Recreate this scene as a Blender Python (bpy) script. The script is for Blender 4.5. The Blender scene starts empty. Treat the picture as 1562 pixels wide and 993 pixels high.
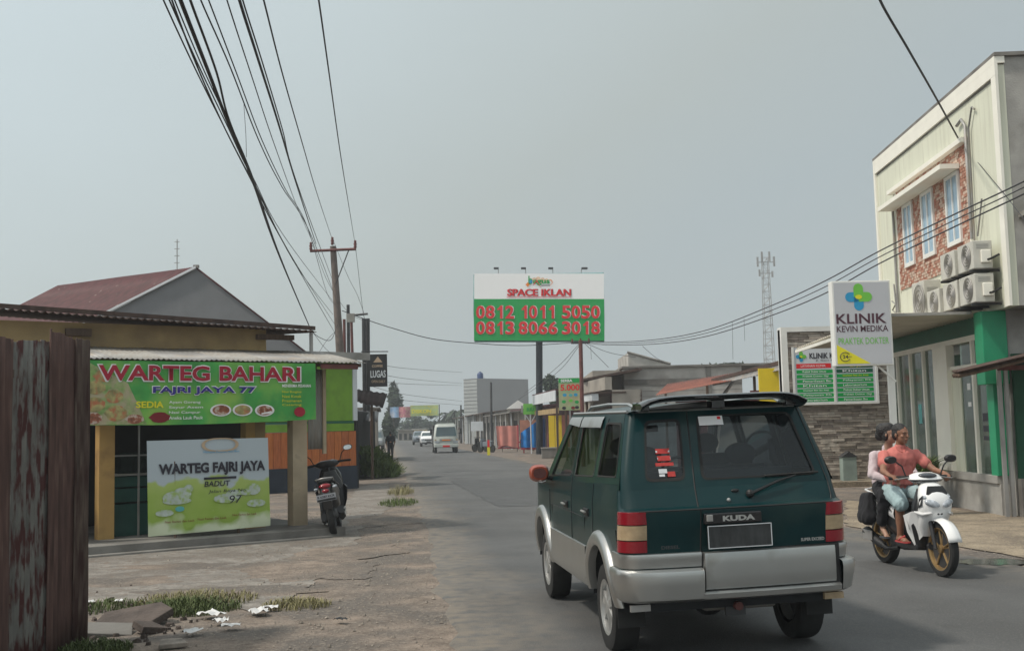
import bpy, bmesh, math, random
from math import sin, cos, pi, radians, sqrt, atan2
from mathutils import Vector, Matrix, noise
S = bpy.context.scene
COL = S.collection
R = random.Random(11)
# ------------------------------------------------------------------ camera
CH, CP, CR, CF = 1.65, .091, .024, 1720.0
cam_d = bpy.data.cameras.new("camera"); cam = bpy.data.objects.new("camera", cam_d); COL.objects.link(cam)
cam_d.sensor_width = 36; cam_d.lens = CF / 1562 * 36; cam_d.clip_start = .05; cam_d.clip_end = 4000
cam.matrix_world = Matrix.Translation((0, 0, CH)) @ Matrix.Rotation(pi / 2 + CP, 4, 'X') @ Matrix.Rotation(-CR, 4, 'Z')
S.camera = cam
# ------------------------------------------------------------------ light
SUN_AZ, SUN_EL = radians(-108), radians(56)
sun_dir = Vector((sin(SUN_AZ) * cos(SUN_EL), cos(SUN_AZ) * cos(SUN_EL), sin(SUN_EL)))
sd = bpy.data.lights.new("sun", 'SUN'); sd.energy = 2.7; sd.angle = radians(5); sd.color = (1, .93, .82)
so = bpy.data.objects.new("sun", sd); COL.objects.link(so); so.rotation_euler = (-sun_dir).to_track_quat('-Z', 'Y').to_euler()
W = bpy.data.worlds.new("World"); S.world = W; W.use_nodes = True
wn = W.node_tree; wn.nodes.clear()
bg = wn.nodes.new('ShaderNodeBackground'); wo = wn.nodes.new('ShaderNodeOutputWorld')
sk = wn.nodes.new('ShaderNodeTexSky'); sk.sky_type = 'NISHITA'; sk.sun_disc = False
sk.sun_elevation = SUN_EL; sk.sun_rotation = SUN_AZ; sk.dust_density = 4; sk.air_density = 1.2
mx = wn.nodes.new('ShaderNodeMix'); mx.data_type = 'RGBA'; mx.inputs[0].default_value = .9
# hazy cloud cover: soft low-contrast noise on the sky direction
tc = wn.nodes.new('ShaderNodeTexCoord'); mp = wn.nodes.new('ShaderNodeMapping'); mp.inputs['Scale'].default_value = (1, 1, 2.2)
nz = wn.nodes.new('ShaderNodeTexNoise'); nz.inputs['Scale'].default_value = 2.0; nz.inputs['Detail'].default_value = 4
# haze brightens towards the veiled sun: one smooth law over the whole sky
dp = wn.nodes.new('ShaderNodeVectorMath'); dp.operation = 'DOT_PRODUCT'; dp.inputs[1].default_value = sun_dir; wn.links.new(tc.outputs['Generated'], dp.inputs[0])
ma = wn.nodes.new('ShaderNodeMath'); ma.operation = 'MULTIPLY_ADD'; ma.inputs[1].default_value = .07; wn.links.new(nz.outputs[0], ma.inputs[0])
mb_ = wn.nodes.new('ShaderNodeMath'); mb_.operation = 'MULTIPLY_ADD'; mb_.inputs[1].default_value = .5; mb_.inputs[2].default_value = .465; wn.links.new(dp.outputs['Value'], mb_.inputs[0]); wn.links.new(mb_.outputs[0], ma.inputs[2])
cr = wn.nodes.new('ShaderNodeValToRGB')
ce = cr.color_ramp.elements; ce[0].position = 0; ce[0].color = (4.7, 5.2, 5.3, 1); ce[1].position = 1; ce[1].color = (12, 12, 11.4, 1)
for p_, c_ in ((.44, (4.4, 5.0, 5.12)), (.50, (4.75, 5.25, 5.1)), (.66, (6.2, 7.1, 7.3)), (.84, (8.5, 9.2, 9.2))): q_ = ce.new(p_); q_.color = (*c_, 1)
wn.links.new(tc.outputs['Generated'], mp.inputs[0]); wn.links.new(mp.outputs[0], nz.inputs['Vector']); wn.links.new(ma.outputs[0], cr.inputs[0])
wn.links.new(sk.outputs[0], mx.inputs[6]); wn.links.new(cr.outputs[0], mx.inputs[7])
wn.links.new(mx.outputs[2], bg.inputs[0]); bg.inputs[1].default_value = .104
wn.links.new(bg.outputs[0], wo.inputs[0])
S.view_settings.view_transform = 'Standard'; S.view_settings.look = 'None'
S.view_settings.exposure = 0; S.view_settings.gamma = 1
S.render.resolution_x = 1024; S.render.resolution_y = 650

# ------------------------------------------------------------------ pixel -> place (planning geometry of the photographed place)
def ray(px, py):
    x2 = px - 781.0; y2 = 496.5 - py
    x = x2 * cos(CR) + y2 * sin(CR); y = -x2 * sin(CR) + y2 * cos(CR)
    return Vector((x / CF, cos(CP) - y / CF * sin(CP), sin(CP) + y / CF * cos(CP)))
def gnd(px, py, z=0.0):
    d = ray(px, py); t = (z - CH) / d.z; return Vector((d.x * t, d.y * t, z))
def at(px, py, Y):
    d = ray(px, py); t = Y / d.y; return Vector((d.x * t, Y, CH + d.z * t))

# ------------------------------------------------------------------ materials
MATS = {}
def srgb(r, g, b):
    f = lambda c: (c / 255 / 12.92) if c / 255 <= .04045 else ((c / 255 + .055) / 1.055) ** 2.4
    return (f(r), f(g), f(b))
def mat(name, c, rough=.8, var=.18, sc=3., bump=.0, bsc=40., metal=0., coat=0., spec=.5, c2=None, thr=.5, soft=.12, sc2=4., alpha=1., trans=0., stretch=None, emit=0, speck=None):
    if name in MATS: return MATS[name]
    m = bpy.data.materials.new(name); m.use_nodes = True; nt = m.node_tree; N = nt.nodes; L = nt.links
    b = N['Principled BSDF']; b.inputs['Roughness'].default_value = rough; b.inputs['Metallic'].default_value = metal
    b.inputs['Specular IOR Level'].default_value = spec; b.inputs['Coat Weight'].default_value = coat
    b.inputs['Coat Roughness'].default_value = .06
    b.inputs['Alpha'].default_value = alpha; b.inputs['Transmission Weight'].default_value = trans
    tcn = N.new('ShaderNodeTexCoord'); mpn = N.new('ShaderNodeMapping'); L.new(tcn.outputs['Object'], mpn.inputs[0])
    if stretch: mpn.inputs['Scale'].default_value = stretch
    def noise_(scale, det=5):
        n = N.new('ShaderNodeTexNoise'); n.inputs['Scale'].default_value = scale; n.inputs['Detail'].default_value = det
        L.new(mpn.outputs[0], n.inputs['Vector']); return n
    n1 = noise_(sc); ra = N.new('ShaderNodeValToRGB'); L.new(n1.outputs[0], ra.inputs[0])
    lo = [max(0, x * (1 - var)) for x in c]; hi = [min(1, x * (1 + var)) for x in c]
    ra.color_ramp.elements[0].position = .3; ra.color_ramp.elements[0].color = (*lo, 1)
    ra.color_ramp.elements[1].position = .7; ra.color_ramp.elements[1].color = (*hi, 1)
    out = ra.outputs[0]
    if c2:
        n2 = noise_(sc2, 6); r2 = N.new('ShaderNodeValToRGB'); L.new(n2.outputs[0], r2.inputs[0])
        r2.color_ramp.elements[0].position = max(0, thr - soft); r2.color_ramp.elements[0].color = (0, 0, 0, 1)
        r2.color_ramp.elements[1].position = min(1, thr + soft); r2.color_ramp.elements[1].color = (1, 1, 1, 1)
        mm = N.new('ShaderNodeMix'); mm.data_type = 'RGBA'; L.new(r2.outputs[0], mm.inputs[0]); L.new(out, mm.inputs[6]); mm.inputs[7].default_value = (*c2, 1)
        out = mm.outputs[2]
    if speck:
        for sc_, c_, t0, am in speck:
            ns = noise_(sc_, 3); rs = N.new('ShaderNodeValToRGB'); L.new(ns.outputs[0], rs.inputs[0]); rs.color_ramp.elements[0].position = t0; rs.color_ramp.elements[0].color = (0, 0, 0, 1); rs.color_ramp.elements[1].position = t0 + .07; rs.color_ramp.elements[1].color = (am, am, am, 1)
            ms = N.new('ShaderNodeMix'); ms.data_type = 'RGBA'; L.new(rs.outputs[0], ms.inputs[0]); L.new(out, ms.inputs[6]); ms.inputs[7].default_value = (*c_, 1); out = ms.outputs[2]
    L.new(out, b.inputs['Base Color'])
    if bump:
        n3 = noise_(bsc, 4); bp = N.new('ShaderNodeBump'); bp.inputs['Strength'].default_value = bump; bp.inputs['Distance'].default_value = .02
        L.new(n3.outputs[0], bp.inputs['Height']); L.new(bp.outputs[0], b.inputs['Normal'])
    if emit: b.inputs['Emission Color'].default_value = (*c, 1); b.inputs['Emission Strength'].default_value = emit
    MATS[name] = m; return m
def flat(name, c, rough=.55, **k): return mat(name, c, rough, var=k.pop('var', .05), **k)
def glass_mat(name, tint, alpha, rough=.05, ior=1.5, painted_light=(.16, .20, .22), spec=1.0):
    m = bpy.data.materials.new(name); m.use_nodes = True; nt = m.node_tree; N = nt.nodes; L = nt.links; N.clear()
    o = N.new('ShaderNodeOutputMaterial'); g = N.new('ShaderNodeBsdfGlossy'); g.inputs['Roughness'].default_value = rough
    t = N.new('ShaderNodeBsdfTransparent'); t.inputs[0].default_value = (*tint, 1)
    d = N.new('ShaderNodeBsdfDiffuse'); d.inputs[0].default_value = (*painted_light, 1)  # diffuse tint paints a veil of reflected sky onto the glass
    n = N.new('ShaderNodeTexNoise'); n.inputs['Scale'].default_value = 3
    mr = N.new('ShaderNodeMath'); mr.operation = 'MULTIPLY'; L.new(n.outputs[0], mr.inputs[0]); mr.inputs[1].default_value = 2 * (1 - alpha)
    m1 = N.new('ShaderNodeMixShader'); L.new(mr.outputs[0], m1.inputs[0]); L.new(t.outputs[0], m1.inputs[1]); L.new(d.outputs[0], m1.inputs[2])
    lw = N.new('ShaderNodeFresnel'); lw.inputs[0].default_value = ior
    m2 = N.new('ShaderNodeMixShader'); L.new(lw.outputs[0], m2.inputs[0]); L.new(m1.outputs[0], m2.inputs[1]); L.new(g.outputs[0], m2.inputs[2])
    L.new(m2.outputs[0], o.inputs[0]); MATS[name] = m; return m

# ------------------------------------------------------------------ mesh builder
class MB:
    def __init__(s): s.v = []; s.f = []
    def add(s, vs, fs, M=None):
        o = len(s.v); s.v += [tuple(M @ Vector(p)) if M else tuple(p) for p in vs]; s.f += [tuple(i + o for i in f) for f in fs]; return s
    def box(s, x0, x1, y0, y1, z0, z1, M=None):
        v = [(x, y, z) for z in (z0, z1) for y in (y0, y1) for x in (x0, x1)]
        return s.add(v, [(0, 2, 3, 1), (4, 5, 7, 6), (0, 1, 5, 4), (2, 6, 7, 3), (0, 4, 6, 2), (1, 3, 7, 5)], M)
    def hexa(s, b, t):  # bottom 4 pts, top 4 pts (ccw from above)
        return s.add(list(b) + list(t), [(3, 2, 1, 0), (4, 5, 6, 7), (0, 1, 5, 4), (1, 2, 6, 5), (2, 3, 7, 6), (3, 0, 4, 7)])
    def tube(s, pts, r, n=8, cap=True, M=None):
        pts = [Vector(p) for p in pts]; rs = r if isinstance(r, (list, tuple)) else [r] * len(pts)
        v = []; f = []
        d0 = (pts[1] - pts[0]).normalized(); up = Vector((0, 0, 1)) if abs(d0.z) < .9 else Vector((1, 0, 0))
        a = d0.cross(up).normalized()
        for i, p in enumerate(pts):
            d = (pts[min(i + 1, len(pts) - 1)] - pts[max(i - 1, 0)]).normalized()
            a = (a - d * a.dot(d)).normalized(); b = d.cross(a)
            for k in range(n):
                t = 2 * pi * k / n; v.append(p + (a * cos(t) + b * sin(t)) * rs[i])
        for i in range(len(pts) - 1):
            for k in range(n):
                k2 = (k + 1) % n; f.append((i * n + k, i * n + k2, (i + 1) * n + k2, (i + 1) * n + k))
        if cap: f.append(tuple(range(n - 1, -1, -1))); f.append(tuple((len(pts) - 1) * n + k for k in range(n)))
        return s.add(v, f, M)
    def lathe(s, prof, n=20, M=None, close=False):  # profile (r, z) round the z axis
        v = []; f = []
        for (r, z) in prof:
            for k in range(n): t = 2 * pi * k / n; v.append((r * cos(t), r * sin(t), z))
        m = len(prof)
        for i in range(m if close else m - 1):
            j = (i + 1) % m
            for k in range(n):
                k2 = (k + 1) % n; f.append((i * n + k, i * n + k2, j * n + k2, j * n + k))
        return s.add(v, f, M)
    def ell(s, c, r, nu=14, nv=8, M=None):
        v = [(c[0], c[1], c[2] + r[2])]; f = []
        for j in range(1, nv):
            ph = pi * j / nv
            for k in range(nu): t = 2 * pi * k / nu; v.append((c[0] + r[0] * sin(ph) * cos(t), c[1] + r[1] * sin(ph) * sin(t), c[2] + r[2] * cos(ph)))
        v.append((c[0], c[1], c[2] - r[2]))
        for k in range(nu): f.append((0, 1 + k, 1 + (k + 1) % nu))
        for j in range(nv - 2):
            for k in range(nu): k2 = (k + 1) % nu; a = 1 + j * nu; f.append((a + k, a + nu + k, a + nu + k2, a + k2))
        a = 1 + (nv - 2) * nu
        for k in range(nu): f.append((a + k, len(v) - 1, a + (k + 1) % nu))
        return s.add(v, f, M)
    def grid(s, rows, close=False, M=None):
        n = len(rows[0]); v = [p for r in rows for p in r]; f = []
        for i in range(len(rows) - 1):
            for k in range(n - (0 if close else 1)):
                k2 = (k + 1) % n; f.append((i * n + k, i * n + k2, (i + 1) * n + k2, (i + 1) * n + k))
        return s.add(v, f, M)
    def prism(s, poly, a0, a1, axis='y', M=None):  # polygon in the other two axes, extruded
        n = len(poly)
        def P(p, a): return (p[0], a, p[1]) if axis == 'y' else ((a, p[0], p[1]) if axis == 'x' else (p[0], p[1], a))
        v = [P(p, a0) for p in poly] + [P(p, a1) for p in poly]
        return s.add(v, [tuple(range(n)), tuple(range(2 * n - 1, n - 1, -1))] + [(i, i + n, (i + 1) % n + n, (i + 1) % n) for i in range(n)], M)
    def loft(s, secs, n=16, p=2.4, cap=True, axis='z', M=None):
        # secs: (a, cu, cv, ru, rv) superellipse rings stacked along axis
        v = []
        for (a, cu, cv, ru, rv) in secs:
            for k in range(n):
                t = 2 * pi * k / n; cx = abs(cos(t)) ** (2 / p) * (1 if cos(t) >= 0 else -1); sy = abs(sin(t)) ** (2 / p) * (1 if sin(t) >= 0 else -1)
                u, w = cu + ru * cx, cv + rv * sy
                v.append((u, w, a) if axis == 'z' else ((u, a, w) if axis == 'y' else (a, u, w)))
        f = []
        for i in range(len(secs) - 1):
            for k in range(n): k2 = (k + 1) % n; f.append((i * n + k, i * n + k2, (i + 1) * n + k2, (i + 1) * n + k))
        if cap: f.append(tuple(range(n - 1, -1, -1))); f.append(tuple((len(secs) - 1) * n + k for k in range(n)))
        return s.add(v, f, M)
    def build(s, name, m, parent=None, smooth=None, bevel=0, label=None, kind=None):
        me = bpy.data.meshes.new(name); me.from_pydata(s.v, [], s.f); me.update()
        bm = bmesh.new(); bm.from_mesh(me); bmesh.ops.recalc_face_normals(bm, faces=bm.faces); bm.to_mesh(me); bm.free()
        if smooth is not None:
            me.polygons.foreach_set('use_smooth', [True] * len(me.polygons)); me.set_sharp_from_angle(angle=radians(smooth))
        me.materials.append(MATS[m] if isinstance(m, str) else m)
        o = bpy.data.objects.new(name, me); COL.objects.link(o)
        if parent: o.parent = parent
        if bevel:
            b = o.modifiers.new('bevel', 'BEVEL'); b.width = bevel; b.segments = 2; b.limit_method = 'ANGLE'; b.angle_limit = radians(40)
        if label: o['label'] = label
        if kind: o['kind'] = kind
        return o
def tag(o, label=None, cat=None, group=None, kind=None):
    if label: o['label'] = label
    if cat: o['category'] = cat
    if group: o['group'] = group
    if kind: o['kind'] = kind
    return o
def thing(name, loc, rz, label, cat, group=None):
    o = bpy.data.objects.new(name, None); COL.objects.link(o); o.location = loc; o.rotation_euler = (0, 0, rz); o.empty_display_size = .2
    return tag(o, label, cat, group)
def B(name, m, parent, *boxes, bevel=0, M=None, label=None):
    os_ = [MB().box(*q, M=M).build(name, m, parent, bevel=bevel, label=label) for q in boxes]
    return os_[0]
def copy_tree(o, parent=None):
    c = o.copy(); COL.objects.link(c)
    if parent: c.parent = parent
    for ch in list(o.children): copy_tree(ch, c)
    return c
def frameM(p, ang): return Matrix.Translation(Vector(p)) @ Matrix.Rotation(ang, 4, 'Z')
# flat print on a sign: text laid in the local XZ plane, read from -Y
def text(parent, s, x, z, w, h, m, y=-.006, bold=.0, th=.002, name='lettering', M=None, skew=0):
    cu = bpy.data.curves.new('t', 'FONT'); cu.body = s; cu.size = 1; cu.offset = bold; cu.resolution_u = 3
    cu.align_x = 'LEFT'
    o = bpy.data.objects.new('t', cu); COL.objects.link(o); dg = bpy.context.evaluated_depsgraph_get()
    me = bpy.data.meshes.new_from_object(o.evaluated_get(dg)); bpy.data.objects.remove(o); bpy.data.curves.remove(cu)
    xs = [v.co.x for v in me.vertices]; ys = [v.co.y for v in me.vertices]
    x0, x1, y0, y1 = min(xs), max(xs), min(ys), max(ys)
    sx = w / (x1 - x0); sz = h / (y1 - y0)
    for v in me.vertices:
        a = (v.co.x - x0) * sx; b = (v.co.y - y0) * sz
        p = Vector((x + a + skew * b, y, z + b)); v.co = M @ p if M else p
    me.name = name; me.materials.clear(); me.materials.append(MATS[m] if isinstance(m, str) else m)
    o = bpy.data.objects.new(name, me); COL.objects.link(o); o.parent = parent; return o
def disc(parent, x, z, rx, rz, m, y=-.004, name='printed_picture', n=20, a=0):
    b = MB(); b.add([(x + rx * cos(2 * pi * k / n) * cos(a) - rz * sin(2 * pi * k / n) * sin(a), y, z + rx * cos(2 * pi * k / n) * sin(a) + rz * sin(2 * pi * k / n) * cos(a)) for k in range(n)], [tuple(range(n))])
    return b.build(name, m, parent)
def rect(parent, x0, x1, z0, z1, m, y=-.004, name='printed_band', poly=None):
    p = poly or [(x0, z0), (x1, z0), (x1, z1), (x0, z1)]
    return MB().add([(a, y, c) for a, c in p], [tuple(range(len(p)))]).build(name, m, parent)
# corrugated sheet between four corner points; ribs run from edge 0-1 to edge 3-2
def corr(name, m, parent, p0, p1, p2, p3, pitch=.08, amp=.012, sub=6, rag=0, label=None, smooth=50):
    p0, p1, p2, p3 = map(Vector, (p0, p1, p2, p3)); Lw = (p1 - p0).length; n = max(4, int(Lw / pitch)) * 4
    nrm = (p1 - p0).cross(p3 - p0).normalized(); rows = []
    for j in range(sub + 1):
        t = j / sub; row = []
        for i in range(n + 1):
            s = i / n; a = p0.lerp(p1, s); b = p3.lerp(p2, s)
            if rag: b = b + (b - a).normalized() * rag * noise.noise(Vector((s * 9, rag * 31, Lw)))
            q = a.lerp(b, t) + nrm * (amp * sin(i / 4 * 2 * pi) + .012 * noise.noise(Vector((s * 3, t * 3, Lw * 7))))
            row.append(tuple(q))
        rows.append(row)
    o = MB().grid(rows).build(name, m, parent, smooth=smooth, label=label)
    md = o.modifiers.new('s', 'SOLIDIFY'); md.thickness = .002
    return o

MT = mat
MT('asphalt', (.088, .089, .090), .82, var=.16, sc=1.3, bump=.35, bsc=90, c2=(.068, .069, .070), thr=.56, soft=.08, sc2=.35)
def road_mat():
    m = MATS['asphalt']; nt = m.node_tree; N, L = nt.nodes, nt.links; b = N['Principled BSDF']; base = b.inputs['Base Color'].links[0].from_socket
    tcn = N.new('ShaderNodeTexCoord'); dt = N.new('ShaderNodeVectorMath'); dt.operation = 'DOT_PRODUCT'; dt.inputs[1].default_value = (cos(.112), sin(.112), 0); L.new(tcn.outputs['Object'], dt.inputs[0])
    rot = N.new('ShaderNodeMapping'); rot.vector_type = 'POINT'; rot.inputs['Rotation'].default_value = (0, 0, -.112); L.new(tcn.outputs['Object'], rot.inputs[0])
    def M_(op, a, b_=None, c=None):
        n = N.new('ShaderNodeMath'); n.operation = op
        for i, v in enumerate((a, b_, c)):
            if v is None: continue
            if isinstance(v, (int, float)): n.inputs[i].default_value = v
            else: L.new(v, n.inputs[i])
        return n.outputs[0]
    def nz_(sc, scale=(1, 1, 1), det=6):
        mp_ = N.new('ShaderNodeMapping'); mp_.inputs['Scale'].default_value = scale; L.new(rot.outputs[0], mp_.inputs[0]); n = N.new('ShaderNodeTexNoise'); n.inputs['Scale'].default_value = sc; n.inputs['Detail'].default_value = det; L.new(mp_.outputs[0], n.inputs['Vector']); return n.outputs[0]
    def ramp(v, a, b_): return M_('MINIMUM', M_('MAXIMUM', M_('DIVIDE', M_('SUBTRACT', v, a), b_ - a), 0), 1)
    def mixc(f, c0, c1):
        n = N.new('ShaderNodeMix'); n.data_type = 'RGBA'; L.new(f, n.inputs[0]); (L.new(c0, n.inputs[6])); n.inputs[7].default_value = (*c1, 1); return n.outputs[2]
    d = M_('ABSOLUTE', M_('SUBTRACT', dt.outputs['Value'], 3.86))
    edge = M_('MULTIPLY', ramp(M_('ADD', d, M_('MULTIPLY', nz_(.9), 2.2)), 3.3, 4.3), ramp(nz_(6), .3, .6))
    c = mixc(M_('MULTIPLY', edge, .92), base, (.175, .15, .122))
    c = mixc(M_('MULTIPLY', ramp(nz_(1.1, (1, .06, 1)), .5, .68), .35), c, (.065, .064, .062))
    c = mixc(M_('MULTIPLY', ramp(nz_(.8, (1, .10, 1)), .52, .7), .30), c, (.125, .124, .120))
    c = mixc(M_('MULTIPLY', ramp(nz_(3.5, (1, .5, 1), 8), .62, .70), .35), c, (.045, .045, .044))
    c = mixc(M_('MULTIPLY', ramp(nz_(60, (1, 1, 1), 2), .52, .7), .35), c, (.19, .18, .165))
    L.new(c, b.inputs['Base Color'])
road_mat()
MT('asphalt_patch', (.072, .073, .074), .8, var=.15, sc=2, bump=.35, bsc=90)
MT('dirt', (.195, .155, .125), .95, var=.38, sc=3.5, bump=.9, bsc=22, c2=(.115, .10, .088), thr=.5, soft=.08, sc2=.9, speck=((26, (.26, .22, .18), .56, .6), (55, (.06, .05, .045), .58, .7), (9, (.10, .075, .06), .60, .6)))
MT('apron', (.205, .186, .166), .95, var=.32, sc=4.5, bump=.7, bsc=18, c2=(.15, .13, .112), thr=.53, soft=.08, sc2=1.1, speck=((7, (.15, .115, .09), .56, .75), (30, (.30, .29, .27), .58, .5), (50, (.08, .07, .06), .58, .7), (2.2, (.12, .11, .10), .60, .5)))
MT('sand', (.27, .22, .16), .95, var=.25, sc=3, bump=.6, bsc=26, c2=(.16, .13, .10), thr=.56, soft=.08, sc2=1.1, speck=((22, (.40, .34, .24), .57, .6), (40, (.09, .07, .05), .57, .7), (6, (.13, .10, .07), .58, .6)))
MT('pebble', (.23, .20, .17), .9, var=.5, sc=9)
MT('concrete', (.33, .32, .30), .88, var=.18, sc=2.5, bump=.25, bsc=30, c2=(.2, .19, .17), thr=.62, soft=.12, sc2=1.5)
MT('concrete_dark', (.2, .19, .175), .9, var=.25, sc=2, bump=.3, bsc=25, c2=(.12, .11, .1), thr=.55, soft=.12, sc2=1.3)
MT('mustard', (.42, .26, .09), .8, var=.12, sc=2, c2=(.26, .15, .06), thr=.66, soft=.1, sc2=2.2)
MT('tan_wall', (.38, .27, .13), .85, var=.15, sc=2, c2=(.24, .17, .09), thr=.6, soft=.12, sc2=1.4)
MT('pale_post', (.45, .36, .25), .85, var=.15, sc=3, c2=(.2, .16, .12), thr=.68, soft=.06, sc2=3)
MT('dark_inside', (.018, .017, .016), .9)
MT('green_counter', (.02, .085, .07), .5, var=.2)
MT('green_wall', (.17, .33, .03), .75, var=.08, sc=2, c2=(.13, .25, .03), thr=.6, sc2=3)
MT('orange_wood', (.45, .13, .04), .7, var=.18, sc=6, stretch=(6, 6, .6))
MT('navy', (.02, .028, .045), .7, var=.2)
MT('zinc', (.27, .265, .26), .5, var=.2, sc=3, metal=.35, c2=(.3, .25, .2), thr=.62, soft=.12, sc2=2.5)
MT('zinc_white', (.30, .29, .27), .6, var=.15, sc=3, c2=(.28, .24, .2), thr=.6, soft=.15, sc2=2.5, stretch=(3, 3, .6))
MT('rust_grey', (.16, .155, .14), .8, var=.35, sc=6, c2=(.07, .02, .018), thr=.52, soft=.07, sc2=8, stretch=(2.2, 2.2, .6))
MT('rust_red', (.105, .058, .048), .85, var=.4, sc=6, c2=(.15, .10, .08), thr=.66, soft=.1, sc2=6, stretch=(2.5, 2.5, .4))
MT('rust_brown', (.11, .08, .062), .85, var=.4, sc=6, c2=(.05, .022, .018), thr=.5, soft=.12, sc2=5, stretch=(2.5, 2.5, .5))
MT('roof_brown', (.10, .062, .048), .8, var=.35, sc=5, c2=(.05, .03, .025), thr=.5, sc2=5)
MT('roof_maroon', (.078, .02, .024), .7, var=.3, sc=3, c2=(.3, .24, .22), thr=.7, soft=.03, sc2=2.2)
MT('gable_grey', (.165, .17, .18), .85, var=.06, sc=2)
MT('white_paint', (.75, .75, .72), .6, var=.06, sc=3)
MT('cream', (.66, .67, .55), .7, var=.05, sc=2, c2=(.50, .49, .40), thr=.66, soft=.14, sc2=3, stretch=(2.2, 2.2, .18))
MT('cream_trim', (.82, .80, .72), .6, var=.04)
MT('clinic_green', (.015, .27, .13), .45, var=.1, sc=2)
MT('deep_and_shaded_green', (.008, .10, .055), .5, var=.2, sc=2)
MT('stall_green', (.006, .06, .03), .8, var=.2)
MT('steel_post', (.34, .33, .32), .45, metal=.5, var=.15)
MT('dark_metal', (.045, .045, .048), .5, var=.25, metal=.2)
MT('black', (.012, .012, .013), .5, var=.2)
MT('black_gloss', (.01, .01, .012), .2, var=.1, coat=.6)
MT('rubber', (.018, .018, .018), .85, var=.25, sc=12)
MT('wood_dark', (.10, .065, .045), .85, var=.3, sc=5, stretch=(4, 4, .6))
MT('pole_concrete', (.16, .13, .115), .9, var=.25, sc=3, bump=.2)
MT('pole_rust', (.14, .05, .045), .8, var=.3, sc=4)
MT('cable', (.045, .045, .05), .7)
MT('red_print', srgb(222, 33, 40), .5, var=.02); MT('dark_red_print', srgb(120, 15, 25), .5, var=.02)
MT('crimson_print', (.36, .006, .03), .5, var=.05)
MT('white_print', (.82, .82, .82), .5, var=.02); MT('green_print', srgb(0, 158, 72), .5, var=.02)
MT('pale_print', (.6, .63, .66), .6, var=.08, sc=2)
MT('black_print', (.02, .018, .03), .5, var=.02); MT('navy_print', (.03, .02, .25), .5, var=.05)
MT('yellow_print', (.75, .68, .02), .5, var=.05); MT('blue_print', (.02, .3, .55), .5, var=.05); MT('lime_print', (.16, .52, .06), .5, var=.05)
MT('orange_print', (.85, .25, .03), .5, var=.05); MT('teal', (.1, .42, .42), .5); MT('peach_print', (.85, .6, .42), .5)
MT('leaf', (.075, .10, .03), .8, var=.35, sc=3); MT('leaf_dry', (.22, .20, .10), .85, var=.3, sc=3); MT('leaf_far', (.035, .055, .03), .85, var=.4, sc=.6)
MT('leaf_light', (.09, .13, .03), .8, var=.35, sc=3); MT('bark', (.09, .07, .05), .9)
MT('litter', (.62, .62, .62), .7, var=.15)
MT('skin', (.24, .115, .07), .55, var=.1, sc=12); MT('skin_light', (.34, .2, .14), .55, var=.1)
MT('hair', (.012, .010, .010), .55, var=.3, sc=30, bump=.6, bsc=60)
glass_mat('car_glass', (.50, .57, .60), .95); glass_mat('shop_glass', (.72, .85, .78), .93); glass_mat('clinic_glass', (.72, .85, .78), .70, painted_light=(.30, .40, .33)); glass_mat('side_glass', (.30, .33, .34), .99, ior=1.08)  # clinic panes painted milky pale in place of light inside
# ================================================================== THE GROUND
RA = .112                                             # road heading, left of straight ahead
def rd(s, t, z=0.0): return Vector((-sin(RA) * s + cos(RA) * t, cos(RA) * s + sin(RA) * t, z))   # s along, t to the right
def road_t(x, y): return x * cos(RA) + y * sin(RA)
def road_s(x, y): return -x * sin(RA) + y * cos(RA)
def gz(x, y):
    t = road_t(x, y); d = max(.7 - t, t - 7.0, 0)
    k = min(1, d / .8)
    return -.016 + k * (.006 * noise.noise(Vector((x * .9, y * .9, 0))) + .004 * noise.noise(Vector((x * 4, y * 4, 3))))
xs = [-600, -300, -120, -50, -25] + [-16 + .4 * i for i in range(81)] + [24, 50, 120, 300, 600]
ys = [-60, -15, -4] + [.4 * i for i in range(120)] + [50, 56, 64, 75, 90, 120, 170, 250, 400, 900]
g = MB().grid([[(x, y, gz(x, y) if (-16 <= x <= 16 and 0 <= y < 48) else -.02) for x in xs] for y in ys]).build('ground', 'dirt', smooth=60)
tag(g, 'packed brown dirt verge either side of the road', kind='structure')
ss = [-20, -8, 0] + [2 + .5 * i for i in range(110)] + [60, 70, 85, 100, 130, 170, 240, 400]
rows = []
for s in ss:
    def wob(q): return .22 * noise.noise(Vector((s * .35, q, 0))) + .14 * noise.noise(Vector((s * 1.3, q, 5)))
    tl, tr = .68 + wob(1) + (.55 * max(0, 1 - abs(s - 11) / 9) * -.25), 7.02 + wob(9) - max(0, s - 30) * .012
    if s > 130: tl -= (s - 130) * .0
    rows.append([tuple(rd(s, tl - .06, -.03)), tuple(rd(s, tl, 0)), tuple(rd(s, tl + .6, .002)), tuple(rd(s, 3.8, .006)), tuple(rd(s, tr - .6, .002)), tuple(rd(s, tr, 0)), tuple(rd(s, tr + .06, -.03))])
tag(MB().grid(rows).build('road', 'asphalt', smooth=60), 'worn grey asphalt road running away to the left', kind='structure')
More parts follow.
